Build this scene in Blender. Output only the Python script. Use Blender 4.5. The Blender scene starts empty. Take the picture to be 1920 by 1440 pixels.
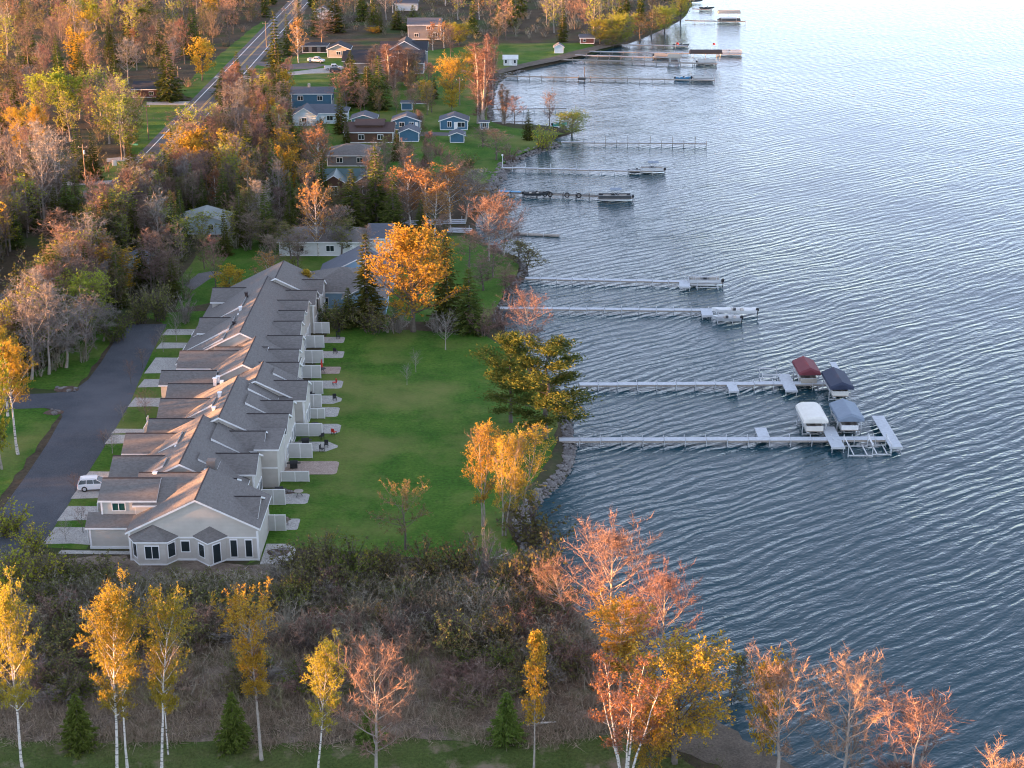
import bpy, math, random
import numpy as np
R = math.radians
scene = bpy.context.scene
C = scene.collection

# ------------------------------------------------------------------ camera
FPX = 2946.0                      # focal length in photo pixels (1920 wide)
PITCH = math.atan(1120 / FPX)
CAM_H = 93.2 * math.cos(PITCH)
cam_data = bpy.data.cameras.new('camera')
cam_data.sensor_width = 36.0
cam_data.lens = 36.0 * FPX / 1920.0
cam_data.clip_start = 1.0
cam_data.clip_end = 12000.0
cam = bpy.data.objects.new('camera', cam_data)
cam.location = (0, 0, CAM_H)
cam.rotation_euler = (math.pi / 2 - PITCH, 0, 0)
C.objects.link(cam)
scene.camera = cam

# ------------------------------------------------------------------ sky, sun, exposure
SUN_EL = 3.4                      # degrees
SUN_AZ = -99.0                   # degrees clockwise from +Y : low sun on the left, a little behind the camera
SUN_STRENGTH = 5.0
SKY_STRENGTH = 0.1
EXPOSURE = 3.05
world = bpy.data.worlds.new('World')
scene.world = world
world.use_nodes = True
wn = world.node_tree
wn.nodes.clear()
sky = wn.nodes.new('ShaderNodeTexSky')
sky.sky_type = 'NISHITA'
sky.sun_disc = False
sky.sun_elevation = R(SUN_EL)
sky.sun_rotation = R(SUN_AZ)
sky.air_density = 0.4
sky.dust_density = 0.1
sky.ozone_density = 1.5
bg = wn.nodes.new('ShaderNodeBackground')
bg.inputs['Strength'].default_value = SKY_STRENGTH
wo = wn.nodes.new('ShaderNodeOutputWorld')
# a thin veil of high cloud lies over the whole sky, denser to the eye towards the horizon all round
geo_w = wn.nodes.new('ShaderNodeNewGeometry')
sep_w = wn.nodes.new('ShaderNodeSeparateXYZ')
wn.links.new(geo_w.outputs['Incoming'], sep_w.inputs[0])
ab = wn.nodes.new('ShaderNodeMath'); ab.operation = 'ABSOLUTE'; wn.links.new(sep_w.outputs['Z'], ab.inputs[0])
iv = wn.nodes.new('ShaderNodeMath'); iv.operation = 'SUBTRACT'; iv.inputs[0].default_value = 1.0; wn.links.new(ab.outputs[0], iv.inputs[1])
pw = wn.nodes.new('ShaderNodeMath'); pw.operation = 'POWER'; pw.inputs[1].default_value = 1.5; wn.links.new(iv.outputs[0], pw.inputs[0])
vc = wn.nodes.new('ShaderNodeMix'); vc.data_type = 'RGBA'
vc.inputs[6].default_value = (0.46, 0.46, 0.40, 1)
vc.inputs[7].default_value = (1.8, 1.45, 1.15, 1)
wn.links.new(pw.outputs[0], vc.inputs[0])
veil = wn.nodes.new('ShaderNodeMix'); veil.data_type = 'RGBA'; veil.blend_type = 'ADD'
veil.inputs[0].default_value = 1.0
wn.links.new(vc.outputs[2], veil.inputs[7])
wn.links.new(sky.outputs[0], veil.inputs[6])
wn.links.new(veil.outputs[2], bg.inputs['Color'])
wn.links.new(bg.outputs[0], wo.inputs['Surface'])
sun_data = bpy.data.lights.new('sun', 'SUN')
sun_data.energy = SUN_STRENGTH
sun_data.angle = R(0.6)
sun_data.color = (1.0, 0.45, 0.17)
sun = bpy.data.objects.new('sun', sun_data)
# lamp shines along its -Z : from the sun's place in the sky towards the scene
sun.rotation_euler = (R(90 - SUN_EL), 0, math.pi - R(SUN_AZ))
sun.location = (-200, 100, 150)
C.objects.link(sun)
vs = scene.view_settings
vs.view_transform = 'Standard'
vs.look = 'None'
vs.gamma = 1.0
vs.use_curve_mapping = False
vs.exposure = EXPOSURE
scene.cycles.filter_width = 1.1
scene.cycles.max_bounces = 6
scene.cycles.diffuse_bounces = 3
scene.cycles.glossy_bounces = 3
scene.cycles.transmission_bounces = 4
scene.cycles.transparent_max_bounces = 6
scene.cycles.caustics_reflective = False
scene.cycles.caustics_refractive = False

WATER_Z = -0.9
_c, _s = math.cos(PITCH), math.sin(PITCH)

def P(px, py, z=0.0):
    """Point of the place that a photo pixel (1920 x 1440) shows at height z."""
    u = (px - 960) / FPX; v = (py - 720) / FPX
    t = (z - CAM_H) / -(_s + v * _c)
    return (u * t, (_c - v * _s) * t, z)

def XZ(px, py, y):
    """x and z of a photo pixel on the upright plane at distance y."""
    u = (px - 960) / FPX; v = (py - 720) / FPX
    t = y / (_c - v * _s)
    return (u * t, CAM_H - (_s + v * _c) * t)

# ------------------------------------------------------------------ materials
def _nt(name):
    m = bpy.data.materials.new(name); m.use_nodes = True
    n = m.node_tree; n.nodes.clear()
    out = n.nodes.new('ShaderNodeOutputMaterial')
    return m, n, out

def _mix(n, fac, a, b, blend='MIX'):
    mx = n.nodes.new('ShaderNodeMix'); mx.data_type = 'RGBA'; mx.blend_type = blend
    if hasattr(fac, 'is_linked'): n.links.new(fac, mx.inputs[0])
    else: mx.inputs[0].default_value = fac
    for sock, val in ((mx.inputs[6], a), (mx.inputs[7], b)):
        if hasattr(val, 'is_linked'): n.links.new(val, sock)
        else: sock.default_value = (*val, 1)
    return mx.outputs[2]

def _noise(n, coord, scale, detail=4, rough=0.55, stretch=None, rot=None):
    if rot:
        vr = n.nodes.new('ShaderNodeVectorRotate'); vr.rotation_type = 'Z_AXIS'; vr.inputs['Angle'].default_value = rot[2]
        n.links.new(coord, vr.inputs['Vector']); coord = vr.outputs[0]
    mp = n.nodes.new('ShaderNodeMapping')
    if stretch: mp.inputs['Scale'].default_value = stretch
    n.links.new(coord, mp.inputs['Vector'])
    t = n.nodes.new('ShaderNodeTexNoise')
    t.inputs['Scale'].default_value = scale; t.inputs['Detail'].default_value = detail
    t.inputs['Roughness'].default_value = rough
    n.links.new(mp.outputs[0], t.inputs['Vector'])
    return t.outputs['Fac']

def _ramp(n, fac, stops):
    r = n.nodes.new('ShaderNodeValToRGB')
    e = r.color_ramp.elements
    while len(e) < len(stops): e.new(0.5)
    for i, (p, col) in enumerate(stops):
        e[i].position = p
        e[i].color = (*col, 1) if len(col) == 3 else col
    n.links.new(fac, r.inputs[0])
    return r.outputs[0]

def _mr(n, val, a, b, c, d):
    m = n.nodes.new('ShaderNodeMapRange')
    n.links.new(val, m.inputs[0])
    for i, x in enumerate((a, b, c, d)): m.inputs[i + 1].default_value = x
    return m.outputs[0]

def _bump(n, h, strength, dist):
    b = n.nodes.new('ShaderNodeBump')
    b.inputs['Strength'].default_value = strength; b.inputs['Distance'].default_value = dist
    n.links.new(h, b.inputs['Height'])
    return b.outputs[0]

def mat_plain(name, col, rough=0.6, var=0.12, scale=1.5, metal=0.0, bump=0.0, spec=0.4):
    """A painted or weathered surface: its colour with soft blotches and fine grain."""
    m, n, out = _nt(name)
    geo = n.nodes.new('ShaderNodeNewGeometry')
    f1 = _noise(n, geo.outputs['Position'], scale, 5)
    f2 = _noise(n, geo.outputs['Position'], scale * 9, 3)
    col1 = _mix(n, _mr(n, f1, 0.3, 0.7, 0, 1), [c * (1 - var) for c in col], [min(1, c * (1 + var)) for c in col])
    col2 = _mix(n, _mr(n, f2, 0.3, 0.7, 0, var), col1, [c * 0.55 for c in col])
    p = n.nodes.new('ShaderNodeBsdfPrincipled')
    n.links.new(col2, p.inputs['Base Color'])
    p.inputs['Roughness'].default_value = rough; p.inputs['Metallic'].default_value = metal
    p.inputs['Specular IOR Level'].default_value = spec
    if bump: n.links.new(_bump(n, f2, bump, 0.05), p.inputs['Normal'])
    n.links.new(p.outputs[0], out.inputs[0])
    return m

def mat_shingle(name, col, col2):
    m, n, out = _nt(name)
    geo = n.nodes.new('ShaderNodeNewGeometry')
    b = _noise(n, geo.outputs['Position'], 2.6, 3, 0.7, (0.8, 0.8, 3.0))
    big = _noise(n, geo.outputs['Position'], 0.35, 4)
    base = _mix(n, _mr(n, b, 0.3, 0.7, 0, 1), col, col2)
    base = _mix(n, _mr(n, big, 0.35, 0.7, 0, 0.45), base, [c * 0.72 for c in col])
    w = n.nodes.new('ShaderNodeTexWave'); w.wave_type = 'BANDS'; w.bands_direction = 'Z'; w.wave_profile = 'SAW'
    w.inputs['Scale'].default_value = 2.6; w.inputs['Distortion'].default_value = 0.6; w.inputs['Detail'].default_value = 1
    n.links.new(geo.outputs['Position'], w.inputs['Vector'])
    p = n.nodes.new('ShaderNodeBsdfPrincipled')
    n.links.new(base, p.inputs['Base Color']); p.inputs['Roughness'].default_value = 0.85
    p.inputs['Specular IOR Level'].default_value = 0.25
    n.links.new(_bump(n, w.outputs['Fac'], 0.5, 0.03), p.inputs['Normal'])
    n.links.new(p.outputs[0], out.inputs[0])
    return m

def mat_siding(name, col, vert=False):
    m, n, out = _nt(name)
    geo = n.nodes.new('ShaderNodeNewGeometry')
    w = n.nodes.new('ShaderNodeTexWave'); w.wave_type = 'BANDS'; w.bands_direction = 'DIAGONAL' if vert else 'Z'; w.wave_profile = 'SAW'
    w.inputs['Scale'].default_value = 1.7
    n.links.new(geo.outputs['Position'], w.inputs['Vector'])
    f1 = _noise(n, geo.outputs['Position'], 0.8, 4)
    base = _mix(n, _mr(n, f1, 0.3, 0.7, 0, 1), [c * 0.9 for c in col], [min(1, c * 1.06) for c in col])
    base = _mix(n, _mr(n, w.outputs['Fac'], 0.0, 0.25, 0.35, 0.0), base, [c * 0.6 for c in col])
    p = n.nodes.new('ShaderNodeBsdfPrincipled')
    n.links.new(base, p.inputs['Base Color']); p.inputs['Roughness'].default_value = 0.6
    n.links.new(_bump(n, w.outputs['Fac'], 0.4, 0.02), p.inputs['Normal'])
    n.links.new(p.outputs[0], out.inputs[0])
    return m

def mat_glass(name, col=(0.02, 0.03, 0.035)):
    m, n, out = _nt(name)
    p = n.nodes.new('ShaderNodeBsdfPrincipled')
    p.inputs['Base Color'].default_value = (*col, 1); p.inputs['Roughness'].default_value = 0.06
    n.links.new(p.outputs[0], out.inputs[0])
    return m

def mat_leaf(name, cols, trans=0.45, spread=0.35):
    """Foliage: colour differs from leaf to leaf and from tree to tree."""
    m, n, out = _nt(name)
    geo = n.nodes.new('ShaderNodeNewGeometry'); oi = n.nodes.new('ShaderNodeObjectInfo')
    k = len(cols)
    base = _ramp(n, geo.outputs['Random Per Island'], [(i / max(1, k - 1), c) for i, c in enumerate(cols)])
    hs = n.nodes.new('ShaderNodeHueSaturation')
    n.links.new(base, hs.inputs['Color'])
    n.links.new(_mr(n, oi.outputs['Random'], 0, 1, 1 - spread * 0.6, 1 + spread * 0.6), hs.inputs['Value'])
    n.links.new(_mr(n, oi.outputs['Random'], 0, 1, 0.5 - spread * 0.07, 0.5 + spread * 0.07), hs.inputs['Hue'])
    d = n.nodes.new('ShaderNodeBsdfDiffuse'); t = n.nodes.new('ShaderNodeBsdfTranslucent')
    n.links.new(hs.outputs[0], d.inputs[0]); n.links.new(hs.outputs[0], t.inputs[0])
    mx = n.nodes.new('ShaderNodeMixShader'); mx.inputs[0].default_value = trans
    n.links.new(d.outputs[0], mx.inputs[1]); n.links.new(t.outputs[0], mx.inputs[2])
    n.links.new(mx.outputs[0], out.inputs[0])
    return m

def mat_patch(name, cols_a, cols_b, scale, trans=0.2):
    """Brush whose colour drifts from patch to patch as well as from stem to stem."""
    m, n, out = _nt(name)
    geo = n.nodes.new('ShaderNodeNewGeometry')
    ra = _ramp(n, geo.outputs['Random Per Island'], [(i / (len(cols_a) - 1), c) for i, c in enumerate(cols_a)])
    rb_ = _ramp(n, geo.outputs['Random Per Island'], [(i / (len(cols_b) - 1), c) for i, c in enumerate(cols_b)])
    f = _noise(n, geo.outputs['Position'], scale, 4, 0.6)
    col = _mix(n, _mr(n, f, 0.42, 0.6, 0, 1), ra, rb_)
    d = n.nodes.new('ShaderNodeBsdfDiffuse'); t = n.nodes.new('ShaderNodeBsdfTranslucent')
    n.links.new(col, d.inputs[0]); n.links.new(col, t.inputs[0])
    mx = n.nodes.new('ShaderNodeMixShader'); mx.inputs[0].default_value = trans
    n.links.new(d.outputs[0], mx.inputs[1]); n.links.new(t.outputs[0], mx.inputs[2])
    n.links.new(mx.outputs[0], out.inputs[0])
    return m

def mat_birch(name, col=(0.62, 0.58, 0.53)):
    m, n, out = _nt(name)
    geo = n.nodes.new('ShaderNodeNewGeometry')
    f = _noise(n, geo.outputs['Position'], 2.2, 4, 0.6, (0.5, 0.5, 3.0))
    base = _ramp(n, f, [(0.0, (0.06, 0.05, 0.045)), (0.38, (0.10, 0.09, 0.08)), (0.46, col), (1.0, [min(1, c * 1.1) for c in col])])
    d = n.nodes.new('ShaderNodeBsdfDiffuse'); n.links.new(base, d.inputs[0]); n.links.new(d.outputs[0], out.inputs[0])
    return m

def mat_ground(name, stops, scale, scale2, extra=None, bump=0.4, rough=0.95):
    m, n, out = _nt(name)
    geo = n.nodes.new('ShaderNodeNewGeometry')
    f1 = _noise(n, geo.outputs['Position'], scale, 6, 0.6)
    f2 = _noise(n, geo.outputs['Position'], scale2, 4, 0.65)
    base = _ramp(n, f1, stops)
    dk = n.nodes.new('ShaderNodeMix'); dk.data_type = 'RGBA'; dk.blend_type = 'MULTIPLY'
    dk.inputs[0].default_value = 1.0
    n.links.new(base, dk.inputs[6])
    n.links.new(_ramp(n, f2, [(0.25, (0.55, 0.55, 0.55)), (0.75, (1.35, 1.35, 1.3))]), dk.inputs[7])
    col = dk.outputs[2]
    if extra:
        f3 = _noise(n, geo.outputs['Position'], extra[0], 5, 0.6)
        col = _mix(n, _mr(n, f3, extra[1], extra[2], 0, extra[4] if len(extra) > 4 else 1), col, extra[3])
    p = n.nodes.new('ShaderNodeBsdfPrincipled')
    n.links.new(col, p.inputs['Base Color']); p.inputs['Roughness'].default_value = rough
    p.inputs['Specular IOR Level'].default_value = 0.15
    n.links.new(_bump(n, f2, bump, 0.15), p.inputs['Normal'])
    n.links.new(p.outputs[0], out.inputs[0])
    return m

def mat_water(name):
    m, n, out = _nt(name)
    geo = n.nodes.new('ShaderNodeNewGeometry')
    pos = geo.outputs['Position']
    # short wind waves whose crests run obliquely; a second, finer chop across them; slow gust patches
    warp = n.nodes.new('ShaderNodeTexNoise'); warp.inputs['Scale'].default_value = 0.05; warp.inputs['Detail'].default_value = 2
    n.links.new(pos, warp.inputs['Vector'])
    vm = n.nodes.new('ShaderNodeVectorMath'); vm.operation = 'MULTIPLY_ADD'
    n.links.new(warp.outputs['Color'], vm.inputs[0]); vm.inputs[1].default_value = (5, 5, 0)
    n.links.new(pos, vm.inputs[2])
    a = _noise(n, vm.outputs[0], 0.85, 3, 0.5, (0.30, 1.0, 1.0), (0, 0, R(-38)))
    b = _noise(n, vm.outputs[0], 2.1, 3, 0.55, (0.38, 1.0, 1.0), (0, 0, R(-28)))
    c = _noise(n, vm.outputs[0], 0.28, 2, 0.5, (0.35, 1.0, 1.0), (0, 0, R(-52)))
    g = _noise(n, pos, 0.018, 3, 0.5)
    vr = n.nodes.new('ShaderNodeVectorRotate'); vr.rotation_type = 'Z_AXIS'; vr.inputs['Angle'].default_value = R(-36)
    n.links.new(vm.outputs[0], vr.inputs['Vector'])
    mp = n.nodes.new('ShaderNodeMapping'); mp.inputs['Scale'].default_value = (0.35, 1.0, 1.0); n.links.new(vr.outputs[0], mp.inputs['Vector'])
    wv = n.nodes.new('ShaderNodeTexWave'); wv.wave_type = 'BANDS'; wv.bands_direction = 'Y'; wv.wave_profile = 'SIN'
    wv.inputs['Scale'].default_value = 0.17; wv.inputs['Distortion'].default_value = 7.0; wv.inputs['Detail'].default_value = 3.0; wv.inputs['Detail Scale'].default_value = 1.3; wv.inputs['Detail Roughness'].default_value = 0.55
    n.links.new(mp.outputs[0], wv.inputs['Vector'])
    def mul(x, k):
        q = n.nodes.new('ShaderNodeMath'); q.operation = 'MULTIPLY'; n.links.new(x, q.inputs[0])
        if hasattr(k, 'is_linked'): n.links.new(k, q.inputs[1])
        else: q.inputs[1].default_value = k
        return q.outputs[0]
    def add(x, y):
        q = n.nodes.new('ShaderNodeMath'); q.operation = 'ADD'; n.links.new(x, q.inputs[0]); n.links.new(y, q.inputs[1]); return q.outputs[0]
    h = add(add(add(mul(a, 0.85), mul(b, 0.42)), mul(c, 0.4)), mul(wv.outputs['Fac'], 0.3))
    sy = n.nodes.new('ShaderNodeSeparateXYZ'); n.links.new(pos, sy.inputs[0])
    h = mul(h, _mr(n, sy.outputs['Y'], 190, 560, 1.0, 0.38))          # the chop dies down towards the sheltered north end
    h = mul(h, _mr(n, g, 0.32, 0.68, 0.6, 1.2))
    p = n.nodes.new('ShaderNodeBsdfPrincipled')
    p.inputs['Base Color'].default_value = (0.015, 0.052, 0.070, 1)
    p.inputs['Roughness'].default_value = 0.09
    p.inputs['IOR'].default_value = 1.333
    n.links.new(_bump(n, h, 1.0, WAVE_H), p.inputs['Normal'])
    n.links.new(p.outputs[0], out.inputs[0])
    return m
WAVE_H = 0.27

M = {}
M['forest_floor'] = mat_ground('forest_floor', [(0.25, (0.035, 0.03, 0.018)), (0.5, (0.075, 0.058, 0.04)), (0.75, (0.10, 0.085, 0.05))], 0.12, 1.4, (0.05, 0.5, 0.65, (0.045, 0.07, 0.02)))
M['lawn'] = mat_ground('lawn', [(0.25, (0.028, 0.088, 0.008)), (0.42, (0.046, 0.12, 0.012)), (0.58, (0.07, 0.145, 0.018)), (0.8, (0.115, 0.175, 0.03))], 0.2, 2.2, (0.06, 0.47, 0.66, (0.19, 0.19, 0.06), 0.7), 0.9)
M['rough_grass'] = mat_ground('rough_grass', [(0.25, (0.055, 0.085, 0.02)), (0.5, (0.075, 0.105, 0.028)), (0.8, (0.12, 0.11, 0.05))], 0.15, 3.0, (0.25, 0.55, 0.66, (0.22, 0.17, 0.12), 0.85), 0.6)
M['asphalt'] = mat_ground('asphalt', [(0.3, (0.068, 0.074, 0.09)), (0.7, (0.092, 0.098, 0.115))], 0.25, 6.0, (0.06, 0.48, 0.68, (0.13, 0.13, 0.145), 0.6), 0.15, 0.9)
M['road_asphalt'] = mat_ground('road_asphalt', [(0.3, (0.12, 0.115, 0.12)), (0.7, (0.16, 0.15, 0.155))], 0.2, 6.0, None, 0.15, 0.9)
M['concrete'] = mat_ground('concrete', [(0.3, (0.36, 0.34, 0.33)), (0.7, (0.46, 0.44, 0.42))], 0.5, 5.0, None, 0.1, 0.9)
M['paver'] = mat_ground('paver', [(0.3, (0.33, 0.25, 0.22)), (0.7, (0.42, 0.33, 0.29))], 0.8, 6.0, None, 0.2, 0.9)
M['sand'] = mat_ground('sand', [(0.3, (0.10, 0.085, 0.07)), (0.7, (0.17, 0.14, 0.115))], 0.4, 4.0, None, 0.3, 0.95)
M['gravel_bed'] = mat_ground('gravel_bed', [(0.3, (0.09, 0.06, 0.05)), (0.7, (0.15, 0.11, 0.09))], 0.8, 6.0, None, 0.4, 0.95)
M['rock'] = mat_ground('rock', [(0.3, (0.11, 0.10, 0.10)), (0.7, (0.26, 0.24, 0.235))], 0.7, 5.0, None, 0.4, 0.9)
M['water'] = mat_water('water')
M['line_white'] = mat_plain('line_white', (0.75, 0.74, 0.72), 0.7)
M['line_yellow'] = mat_plain('line_yellow', (0.65, 0.42, 0.10), 0.7)
M['shingle'] = mat_shingle('shingle', (0.20, 0.185, 0.175), (0.12, 0.11, 0.105))
M['shingle_dark'] = mat_shingle('shingle_dark', (0.05, 0.052, 0.062), (0.035, 0.036, 0.045))
M['shingle_blue'] = mat_shingle('shingle_blue', (0.12, 0.13, 0.155), (0.09, 0.10, 0.125))
M['shingle_brown'] = mat_shingle('shingle_brown', (0.105, 0.068, 0.06), (0.08, 0.052, 0.048))
M['shingle_pale'] = mat_shingle('shingle_pale', (0.30, 0.33, 0.32), (0.24, 0.27, 0.26))
M['roof_green'] = mat_plain('roof_green', (0.055, 0.10, 0.105), 0.45, 0.1, 0.6, 0.3)
M['ridge'] = mat_plain('ridge', (0.035, 0.028, 0.03), 0.8)
M['trim'] = mat_plain('trim', (0.78, 0.78, 0.77), 0.5, 0.05)
M['siding'] = mat_siding('siding', (0.50, 0.47, 0.42))
M['siding_blue'] = mat_siding('siding_blue', (0.055, 0.15, 0.24))
M['siding_teal'] = mat_siding('siding_teal', (0.12, 0.25, 0.30))
M['siding_pale'] = mat_siding('siding_pale', (0.55, 0.66, 0.72))
M['siding_white'] = mat_siding('siding_white', (0.66, 0.66, 0.64))
M['siding_grey'] = mat_siding('siding_grey', (0.17, 0.17, 0.18))
M['siding_sky'] = mat_siding('siding_sky', (0.28, 0.44, 0.58))
M['log'] = mat_siding('log', (0.10, 0.05, 0.03))
M['redwood'] = mat_siding('redwood', (0.16, 0.06, 0.045))
M['fence_vinyl'] = mat_plain('fence_vinyl', (0.52, 0.52, 0.50), 0.5, 0.05)
M['glass'] = mat_glass('glass')
M['glass_green'] = mat_glass('glass_green', (0.02, 0.07, 0.06))
M['chrome'] = mat_plain('chrome', (0.6, 0.6, 0.6), 0.3, 0.05, metal=0.9)
M['alu'] = mat_plain('alu', (0.62, 0.63, 0.64), 0.4, 0.06, metal=0.35)
M['dock_deck'] = mat_plain('dock_deck', (0.47, 0.50, 0.54), 0.6, 0.12, 2.0)
M['dock_wood'] = mat_plain('dock_wood', (0.32, 0.28, 0.24), 0.8, 0.15, 2.0)
M['dock_blue'] = mat_plain('dock_blue', (0.10, 0.30, 0.50), 0.6, 0.1, 2.0)
M['steel_dark'] = mat_plain('steel_dark', (0.07, 0.065, 0.06), 0.7)
M['rubber'] = mat_plain('rubber', (0.025, 0.025, 0.027), 0.8)
M['black'] = mat_plain('black', (0.02, 0.02, 0.024), 0.6)
M['navy_canvas'] = mat_plain('navy_canvas', (0.03, 0.04, 0.075), 0.75, 0.1)
M['red_canvas'] = mat_plain('red_canvas', (0.16, 0.035, 0.045), 0.75, 0.1)
M['blue_canvas'] = mat_plain('blue_canvas', (0.19, 0.235, 0.30), 0.7, 0.08)
M['cream_canvas'] = mat_plain('cream_canvas', (0.72, 0.69, 0.63), 0.7, 0.06)
M['tan_canvas'] = mat_plain('tan_canvas', (0.40, 0.36, 0.30), 0.7, 0.06)
M['car_white'] = mat_plain('car_white', (0.76, 0.77, 0.79), 0.25, 0.03, spec=0.6)
M['car_dark'] = mat_plain('car_dark', (0.05, 0.055, 0.06), 0.25, 0.03, spec=0.6)
M['seat'] = mat_plain('seat', (0.42, 0.38, 0.33), 0.7)
M['red'] = mat_plain('red', (0.55, 0.04, 0.03), 0.55)
M['green_plastic'] = mat_plain('green_plastic', (0.10, 0.45, 0.38), 0.5)
M['pole_wood'] = mat_plain('pole_wood', (0.20, 0.16, 0.13), 0.85, 0.2)
M['bark'] = mat_plain('bark', (0.14, 0.115, 0.095), 0.9, 0.3, 2.5, bump=0.3)
M['bark_pale'] = mat_plain('bark_pale', (0.34, 0.30, 0.26), 0.9, 0.25, 2.5)
M['birch'] = mat_birch('birch')
M['twig'] = mat_leaf('twig', [(0.13, 0.095, 0.075), (0.20, 0.15, 0.12), (0.26, 0.20, 0.165)], 0.1, 0.35)
M['twig_red'] = mat_leaf('twig_red', [(0.17, 0.11, 0.085), (0.26, 0.17, 0.135), (0.33, 0.22, 0.175)], 0.15, 0.3)
M['twig_grey'] = mat_leaf('twig_grey', [(0.16, 0.14, 0.125), (0.23, 0.205, 0.185), (0.30, 0.27, 0.24)], 0.1, 0.3)
M['twig_dark'] = mat_leaf('twig_dark', [(0.07, 0.055, 0.05), (0.11, 0.085, 0.078), (0.15, 0.12, 0.105)], 0.1, 0.3)
M['leaf_gold'] = mat_leaf('leaf_gold', [(0.36, 0.23, 0.03), (0.46, 0.31, 0.042), (0.55, 0.39, 0.06)], 0.45, 0.15)
M['leaf_lime'] = mat_leaf('leaf_lime', [(0.23, 0.26, 0.03), (0.33, 0.36, 0.048), (0.44, 0.45, 0.065)], 0.45, 0.25)
M['leaf_aspen'] = mat_leaf('leaf_aspen', [(0.28, 0.235, 0.03), (0.38, 0.31, 0.043), (0.48, 0.39, 0.06)], 0.45, 0.18)
M['leaf_green'] = mat_leaf('leaf_green', [(0.09, 0.12, 0.025), (0.13, 0.165, 0.035), (0.18, 0.21, 0.05)], 0.45, 0.3)
M['leaf_olive'] = mat_leaf('leaf_olive', [(0.12, 0.125, 0.04), (0.17, 0.17, 0.058), (0.22, 0.205, 0.08)], 0.4, 0.35)
M['leaf_rust'] = mat_leaf('leaf_rust', [(0.27, 0.135, 0.05), (0.36, 0.19, 0.065), (0.42, 0.25, 0.09)], 0.4, 0.25)
M['needle'] = mat_leaf('needle', [(0.055, 0.075, 0.018), (0.09, 0.11, 0.026), (0.14, 0.15, 0.036)], 0.2, 0.4)
M['needle_pine'] = mat_leaf('needle_pine', [(0.065, 0.09, 0.02), (0.10, 0.125, 0.03), (0.16, 0.165, 0.045)], 0.25, 0.2)
M['needle_young'] = mat_leaf('needle_young', [(0.08, 0.12, 0.025), (0.12, 0.17, 0.035), (0.17, 0.22, 0.05)], 0.25, 0.2)
M['scrub_floor'] = mat_ground('scrub_floor', [(0.3, (0.10, 0.075, 0.06)), (0.5, (0.20, 0.155, 0.125)), (0.7, (0.30, 0.24, 0.19))], 0.35, 3.0, (0.12, 0.52, 0.62, (0.10, 0.11, 0.045), 0.8), 0.8)
M['reed'] = mat_leaf('reed', [(0.19, 0.15, 0.105), (0.33, 0.265, 0.19), (0.50, 0.41, 0.30)], 0.25, 0.1)
M['brush_mix'] = mat_patch('brush_mix', [(0.12, 0.11, 0.075), (0.215, 0.195, 0.135), (0.31, 0.28, 0.20)], [(0.28, 0.255, 0.20), (0.42, 0.385, 0.31), (0.58, 0.53, 0.44)], 0.2)
M['brush_brown'] = mat_patch('brush_brown', [(0.16, 0.11, 0.09), (0.27, 0.20, 0.165), (0.38, 0.285, 0.24)], [(0.14, 0.14, 0.07), (0.23, 0.215, 0.11), (0.32, 0.29, 0.16)], 0.14)
M['brush_leaf'] = mat_patch('brush_leaf', [(0.10, 0.125, 0.035), (0.155, 0.18, 0.055), (0.22, 0.24, 0.08)], [(0.14, 0.13, 0.065), (0.20, 0.18, 0.09), (0.27, 0.24, 0.12)], 0.15, 0.35)
M['dead_stem'] = mat_leaf('dead_stem', [(0.20, 0.17, 0.13), (0.30, 0.26, 0.20), (0.42, 0.37, 0.30)], 0.1, 0.1)
M['grass_blade'] = mat_leaf('grass_blade', [(0.05, 0.09, 0.02), (0.09, 0.13, 0.03), (0.15, 0.15, 0.06)], 0.3, 0.1)

# ------------------------------------------------------------------ builders
def prop(o, label=None, cat=None, group=None, kind=None):
    if label: o['label'] = label
    if cat: o['category'] = cat
    if group: o['group'] = group
    if kind: o['kind'] = kind
    return o

def thing(name, label, cat, loc=(0, 0, 0), rz=0.0, group=None):
    o = bpy.data.objects.new(name, None); C.objects.link(o)
    o.empty_display_size = 0.3
    o.location = loc; o.rotation_euler = (0, 0, rz)
    return prop(o, label, cat, group)

def link(name, me, parent=None, loc=None):
    o = bpy.data.objects.new(name, me); C.objects.link(o)
    if parent is not None: o.parent = parent
    if loc: o.location = loc
    return o

def copy_tree(o, parent=None):
    c = o.copy(); C.objects.link(c)
    if parent is not None: c.parent = parent
    for ch in list(o.children): copy_tree(ch, c)
    return c

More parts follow.
